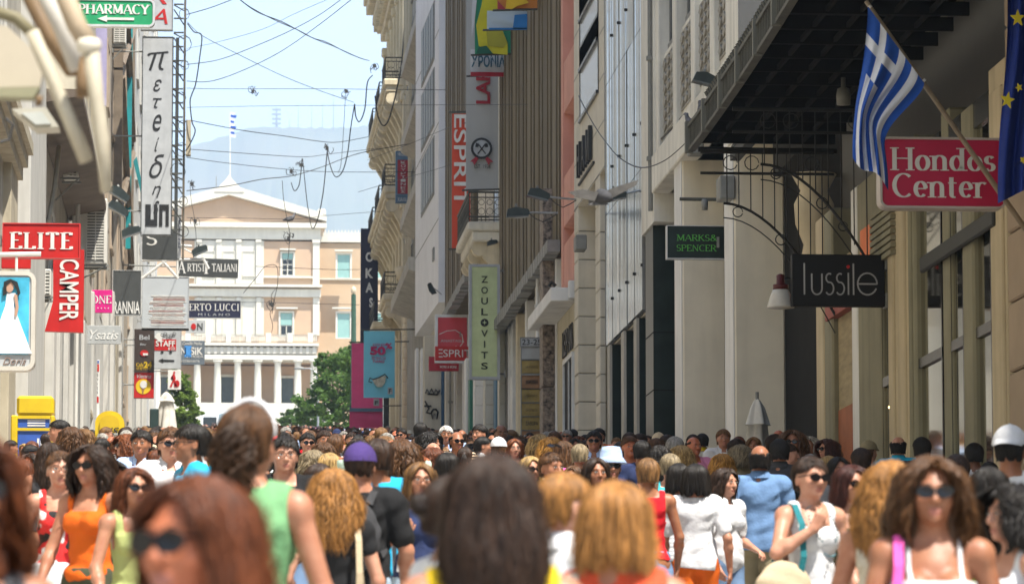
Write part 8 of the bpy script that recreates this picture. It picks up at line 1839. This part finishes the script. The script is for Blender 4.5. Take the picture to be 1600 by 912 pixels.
P(266, 668, 31.4, 'm', 10, ('short', 'brown'), ('shirt', 'white'), None, 'fair', 'walk2', ('shades', 'cross:black'), 'man in a white shirt and sunglasses with a black strap across his chest')
P(299, 663, 26.9, 'm', -78, ('short', 'black'), ('tee', 'sky'), None, 'tan', 'walk', ('specs',), 'man in a bright blue t-shirt with glasses in profile facing left')
P(197, 675, 43.7, 'f', -70, ('curly', 'red'), ('tank', 'beige'), None, 'fair', 'walk', ('shades',), 'woman with curly red hair and sunglasses turned left near the round topped booth')
P(92, 656, 49, 'm', -80, ('short', 'black'), ('tee', 'white'), None, 'mid', 'walk', (), 'man with short black hair facing left beside the square yellow booth')
P(112, 664, 46, 'f', 175, ('curly', 'brown'), ('tank', 'cream'), None, 'fair', 'walk', (), 'woman with curly brown hair left of the round topped yellow booth')
P(78, 690, 33.6, 'f', 170, ('long', 'darkbrown'), ('tank', 'charcoal'), None, 'mid', 'walk', (), 'woman with long dark hair behind the woman in the patterned top')
P(1084, 683, 49.3, 'm', 24, ('ring', 'darkbrown'), ('tee', 'pink'), None, 'burnt', 'walk', (), 'bald man in a pink t-shirt before the left arcade pillar')
P(1055, 682, 46, 'm', 150, ('short', 'grey'), ('shirt', 'white'), None, 'tan', 'walk', (), 'grey haired man in a white shirt left of the bald man in pink')
P(1064, 693, 42.6, 'f', 176, ('curly', 'blonde'), ('tank', 'turquoise'), None, 'fair', 'walk2', (), 'woman with curly pale blonde hair below the bald man in pink')
P(1128, 706, 44.8, 'f', 180, ('curly', 'golden'), ('tee', 'black'), None, 'fair', 'walk', (), 'woman with golden curls between the white polo and the left arcade pillar')
P(984, 682, 44.8, 'm', 6, ('crop', 'brown'), ('tee', 'charcoal'), None, 'burnt', 'walk', (), 'man with a sunburnt face and cropped hair before the dark piers')
P(928, 673, 50, 'm', -6, ('short', 'black'), ('shirt', 'lightblue'), None, 'tan', 'walk', ('shades',), 'man with black hair, sunglasses and a pale shirt before the beige stone pier')
P(906, 693, 40.3, 'f', 170, ('short', 'ash'), ('tee', 'hotpink'), None, 'mid', 'walk', (), 'woman with short ash hair and a hot pink top')
P(829, 711, 33.6, 'f', 20, ('bob', 'blonde'), ('tank', 'white'), None, 'mid', 'walk', ('shades',), 'blonde woman with dark sunglasses right of the long black hair')
P(862, 706, 29.1, 'f', 30, ('tied', 'brown'), ('tank', 'grey'), None, 'tan', 'walk', ('headshades', 'bun'), 'woman with tied brown hair and sunglasses pushed up on her head')
P(931, 713, 29.7, 'f', 14, ('bob', 'darkbrown'), ('tee', 'black'), None, 'tan', 'walk', (), 'woman with a dark parted bob facing the viewer left of the bucket hat')
P(1047, 708, 33.6, 'f', 176, ('short', 'ash'), ('tank', 'turquoise'), None, 'fair', 'walk', ('strap:brown',), 'woman in a turquoise tank top with a brown strap on her shoulder')
P(1060, 722, 30.8, 'f', 178, ('bob', 'black'), ('tee', 'white', 'stripe'), None, 'tan', 'walk', (), 'woman with a black bob and a striped pale top left of the orange trousers')
P(1156, 692, 47, 'f', -140, ('curly', 'ash'), ('tee', 'khaki'), None, 'fair', 'walk', (), 'woman with curly sandy hair just left of the blue polo')
P(1218, 686, 38.1, 'm', 172, ('short', 'black'), ('shirt', 'charcoal'), None, 'mid', 'walk', (), 'man with dark hair and a dark shirt right behind the blue polo')
P(1232, 692, 42.6, 'f', 80, ('tied', 'darkbrown'), ('tee', 'olive'), None, 'fair', 'walk', ('tail',), 'woman with tied dark hair in profile between the blue polo and the white tank top')
P(1310, 712, 32.5, 'f', 10, ('bob', 'black'), ('tee', 'grey'), None, 'mid', 'walk', (), 'woman with black hair looking over between the white tank top and the dark red bob')
P(1345, 700, 37, 'm', 178, ('short', 'darkbrown'), ('tee', 'navy'), None, 'tan', 'walk', (), 'man with dark brown hair behind the dark red bob')
P(1494, 712, 26.9, 'm', 176, ('crop', 'darkbrown'), ('tee', 'olive'), None, 'tan', 'walk', (), 'man with cropped hair half hidden right of the big wavy hair')
P(1545, 728, 21.3, 'f', 150, ('long', 'black'), ('tank', 'lime'), None, 'mid', 'walk', (), 'woman in a pale lime top with long black hair behind the curly profile')
P(481, 676, 49.3, 'm', 6, ('short', 'black'), ('tee', 'black', 'gold'), None, 'fair', 'walk', ('shades',), 'man in sunglasses and a black t-shirt with a gold print')
P(507, 672, 52, 'm', 10, ('short', 'darkbrown'), ('tee', 'charcoal'), None, 'tan', 'walk', (), 'man with dark hair and a charcoal t-shirt right of the gold print')
P(490, 700, 37, 'f', 172, ('curly', 'ash'), ('tee', 'lightblue', 'stripe'), None, 'fair', 'walk', (), 'woman with short ash curls and a striped pale blue top')
P(516, 706, 33.6, 'f', 168, ('bob', 'blonde'), ('tee', 'white'), None, 'fair', 'walk', (), 'woman with a pale blonde bob above the larger blonde woman')
P(506, 688, 43.7, 'f', 178, ('curly', 'brown'), ('tee', 'grey'), None, 'mid', 'walk2', (), 'woman with short brown curls above the pale blonde bob')
P(523, 680, 46, 'm', 178, ('short', 'brown'), ('tee', 'white'), None, 'mid', 'walk', (), 'man in a white t-shirt with brown hair in the middle of the crowd')
P(500, 722, 29.1, 'f', 140, ('bob', 'darkbrown'), ('tee', 'white', 'stripe'), None, 'fair', 'walk', (), 'woman with a brown bob left of the blonde woman, face turned away')
P(697, 665, 60, 'm', 0, ('short', 'white'), ('shirt', 'lightblue'), None, 'tan', 'walk', (), 'white haired old man in a pale blue collared shirt')
P(657, 660, 62, 'm', 176, ('short', 'black'), ('shirt', 'lightblue'), None, 'tan', 'walk', (), 'man in a pale blue shirt, back turned, left of the white haired man')
P(714, 675, 50, 'm', 14, ('ring', 'black'), ('tee', 'black', 'stripe'), None, 'tan', 'walk', ('shades',), 'bald man in sunglasses and a black striped t-shirt')
P(749, 663, 57, 'm', -40, ('short', 'black'), ('shirt', 'black'), None, 'mid', 'walk', (), 'man with black hair and a black shirt right of the white haired man')
P(779, 685, 45, 'f', 178, ('crop', 'brown'), ('tee', 'grey'), None, 'tan', 'walk', ('cap:white',), 'person in a small white baseball cap above the long black hair')
P(804, 684, 49.3, 'f', 6, ('bob', 'red'), ('tee', 'pink'), None, 'fair', 'walk', (), 'smiling woman with a straight copper bob and a pink top')
P(673, 672, 50, 'm', 60, ('curly', 'black'), ('tee', 'black'), None, 'tan', 'strapL', (), 'dark haired man with his arm raised left of the white haired man')
P(676, 696, 38.1, 'f', 176, ('curly', 'auburn'), ('tee', 'pink'), None, 'mid', 'walk', (), 'woman with curly auburn hair and a pale pink top')
P(640, 690, 40.3, 'f', 60, ('long', 'brown'), ('tee', 'black'), None, 'burnt', 'walk', (), 'woman with long brown hair lifting her face right of the raised hands')
P(700, 705, 32.5, 'f', 165, ('bob', 'black'), ('tank', 'charcoal'), None, 'mid', 'walk', (), 'woman with a black bob left of the long black hair')
P(783, 664, 58, 'm', 8, ('ring', 'darkbrown'), ('shirt', 'lightblue'), None, 'dark', 'walk', (), 'dark skinned balding man in a pale blue shirt behind the white cap')
P(881, 688, 42.6, 'f', 176, ('long', 'brown'), ('tee', 'cream'), None, 'mid', 'walk', (), 'woman with long brown hair and a cream top')
P(861, 680, 46, 'f', 178, ('curly', 'golden'), ('tee', 'white'), None, 'fair', 'walk', (), 'woman with reddish blonde curls')
P(843, 676, 52, 'f', 178, ('curly', 'blonde'), ('tee', 'grey'), None, 'fair', 'walk', (), 'woman with loose pale blonde curls')
P(1003, 688, 42.6, 'm', 178, ('short', 'black'), ('tee', 'navy'), None, 'tan', 'walk', (), 'man with black hair right of the sunburnt face')
P(1030, 694, 38.1, 'f', 178, ('wavy', 'black'), ('tank', 'purple'), None, 'tan', 'walk', (), 'woman with long black hair and a purple top')
P(970, 690, 47, 'm', 178, ('short', 'black'), ('tee', 'white'), None, 'tan', 'walk', ('cross:black',), 'man in a white t-shirt with a black strap behind the bucket hat')
# the rest of the crowd, denser and smaller up the street -------------------------------------------------------
R = random.Random(11); used = set()
HN = {'black': 'black', 'darkbrown': 'dark brown', 'brown': 'brown', 'lightbrown': 'light brown', 'auburn': 'auburn', 'red': 'copper red', 'blonde': 'blonde', 'honey': 'honey blonde', 'grey': 'grey', 'ash': 'ash blonde', 'darkred': 'dark red', 'golden': 'golden', 'white': 'white'}
SN = {'short': 'short', 'crop': 'cropped', 'bob': 'bobbed', 'long': 'long', 'wavy': 'wavy', 'curly': 'curly', 'tied': 'tied back', 'ring': 'thinning', 'big': 'big wavy'}
CN = {'lightblue': 'pale blue', 'lightgreen': 'lime green', 'sky': 'bright blue', 'hotpink': 'hot pink', 'darkred': 'dark red'}
LAND = [(60, 'the square yellow booth'), (125, 'the grey shop panel'), (172, 'the round topped booth'), (225, 'the café sign'), (262, 'the folded left parasol'), (290, 'the light green tree'), (350, 'the white bus'), (430, 'the parliament door'), (470, 'the small tree'), (520, 'the big dark tree'), (572, 'the magenta banners'), (618, 'the blue sale banner'), (640, 'the drum column'), (676, 'the graffiti wall'), (715, 'the esprit sign'), (757, 'the green vertical sign'), (790, 'the blue door panel'), (830, 'the brass plaques'), (860, 'the marble pillar'), (888, 'the dark doorway'), (922, 'the stone block pier'), (965, 'the first dark pier'), (1003, 'the narrow dark piers'), (1035, 'the wide dark pier'), (1095, 'the left arcade pillar'), (1180, 'the right arcade pillar'), (1250, 'the black arcade opening'), (1320, 'the orange shop door'), (1400, 'the honey pilaster'), (1460, 'the shop window'), (1540, 'the last shop window')]
n_rand = 0
def clear(px, y, d, f=1.0):
    for (qx, qy, qd, qh) in PEOPLE:
        if abs(qd-d) < max(1.2, d*.05) and abs(qx-px) < FPX/d*.42*f: return False
        if qd > d and abs(qx-px) < FPX/d*.24 and y < qy+FPX/qd*.16: return False  # would hide a head already placed
        if qd < d and abs(qx-px) < FPX/qd*.10 and y > qy: return False      # hidden behind a nearer head
    return True
rows = [(30, 5), (34, 10), (38, 14), (43, 20), (48, 24), (54, 32), (61, 40), (70, 44), (82, 40), (96, 34), (112, 30), (132, 24), (155, 18), (180, 14), (210, 10)]
for d0, cnt in rows:
    made = 0
    for _ in range(cnt*14):
        if made >= cnt: break
        d = d0*R.uniform(.94, 1.07); x = R.uniform(-3.6, 7.9) if d < 160 else R.uniform(-3.4, 7.6)
        px = 340+FPX*x/d
        if not (4 < px < 1596): continue
        male = R.random() < .48; H = R.gauss(1.71 if male else 1.60, .085); H = min(max(H, 1.5), 1.86)
        z = ground(d)+H; dy = (z-CAMZ)/d; y = 1150-FPX*dy
        if not clear(px, y, d, 1.0 if d < 40 else .8): continue
        hs = R.choice(['short', 'short', 'crop', 'short', 'curly', 'ring'] if male else ['bob', 'long', 'wavy', 'curly', 'tied', 'long', 'bob'])
        hc = R.choice(['black', 'black', 'darkbrown', 'darkbrown', 'brown', 'brown', 'grey', 'lightbrown'] if male else ['black', 'darkbrown', 'brown', 'auburn', 'darkbrown', 'blonde', 'lightbrown', 'auburn', 'darkbrown', 'black'])
        tk = R.choice(['tee', 'tee', 'polo', 'shirt'] if male else ['tank', 'tee', 'cap', 'tank', 'cami'])
        tc_ = R.choice(['white', 'white', 'black', 'navy', 'lightblue', 'grey', 'red', 'red', 'sky', 'orange', 'cream', 'olive', 'yellow'] if male else ['white', 'white', 'black', 'pink', 'red', 'turquoise', 'orange', 'cream', 'green', 'lilac', 'navy', 'beige', 'yellow', 'coral'])
        rz = R.choice([180, 180, 178, 0, 5, -8, 170, 90, -80, 30, -25, 150]); face = 'facing the viewer' if abs(rz) < 45 else ('in profile' if abs(rz) < 110 else 'back turned')
        sg = abs(rz) < 100 and R.random() < .4
        ln = min(LAND, key=lambda t: abs(t[0]-px))[1]; who = 'man' if male else 'woman'
        where = 'close by below' if d < 34 else ('half way up the street before' if d < 75 else 'far up the street before')
        lab = f"{who} with {SN[hs]} {HN[hc]} hair and {CN.get(tc_, tc_)} top, {'sunglasses, ' if sg else ''}{where} {ln}"
        if len(lab.split()) > 16: lab = f"{who}, {SN[hs]} {HN[hc]} hair, {CN.get(tc_, tc_)} top, {where.replace('half way up the street', 'midway').replace('far up the street', 'far off')} {ln}"
        if lab in used: continue
        used.add(lab); acc = (('shades',) if sg else ())+((R.choice(['cap:navy', 'cap:beige', 'bucket:cream', 'cap:red']),) if R.random() < .05 else ('headshades',) if not male and R.random() < .12 and not sg else ())+(('tail',) if hs == 'tied' else ())+((R.choice(['strap:black', 'cross:brown', 'strap:white']),) if R.random() < .2 and d < 60 else ())
        P(px, y, d, 'm' if male else 'f', rz+R.uniform(-9, 9), (hs, hc), (tk, tc_)+((R.choice(['stripe', 'blotch']),) if R.random() < .22 else ()), ('pants', R.choice(['denim', 'black', 'khaki', 'white'])) if d < 34 else None, R.choice(['fair', 'mid', 'mid', 'tan', 'tan', 'burnt']), R.choice(['walk', 'walk2', 'strapL', 'bent'] if d < 50 else ['walk', 'walk2']), acc, lab, H, 'people walking in the crowd')
        made += 1; n_rand += 1
print('people', len(PEOPLE), 'random', n_rand)
# far crowd on the square, too small to tell apart singly
q = MB(); R2 = random.Random(5); mats_ = [hairmat('black'), hairmat('brown'), skinmat('mid'), clothmat('white'), clothmat('red'), clothmat('navy'), clothmat('lightblue'), clothmat('pink')]
for i in range(420):
    d = R2.uniform(225, 325); x = R2.uniform(-3.6, 11); z = ground(d); H = R2.gauss(1.66, .08); X = x+(d-225)*R2.uniform(-.04, .05); k = 8
    q.lathe([(.09, .9), (.16, 1.1), (.21, 1.34), (.10, 1.42), (.06, 1.45)], (X, d, z), 8, R2.randint(3, 7), ry=.6); q.lathe([(.05, 1.42), (.085, 1.50), (.09, 1.58), (.06, 1.66), (.01, 1.69)], (X, d, z), 8, R2.choice([0, 0, 1, 1, 2]))
    q.tube([(X-.1, d, z), (X-.08, d, z+.9)], .07, 5, R2.choice([0, 5, 6])); q.tube([(X+.1, d, z), (X+.08, d, z+.9)], .07, 5, 5)
o = q.build('distant_crowd', mats_, None, True); tag(o, 'dense distant crowd of tiny people at the end of the street', 'crowd', kind='stuff')
# ------------------------------------------------------------------ haze
hz = MB(); hz.box(-6900, 6900, -35, 10200, -6, 1250)
hmt = bpy.data.materials.new('haze_air'); hmt.use_nodes = True; n_ = hmt.node_tree.nodes; n_.remove(n_['Principled BSDF'])
vp = n_.new('ShaderNodeVolumePrincipled'); vp.inputs['Color'].default_value = (.46, .58, .74, 1); vp.inputs['Density'].default_value = HAZE; vp.inputs['Anisotropy'].default_value = 0
hmt.node_tree.links.new(vp.outputs[0], n_['Material Output'].inputs['Volume'])
tag(hz.build('haze', hmt), kind='stuff')
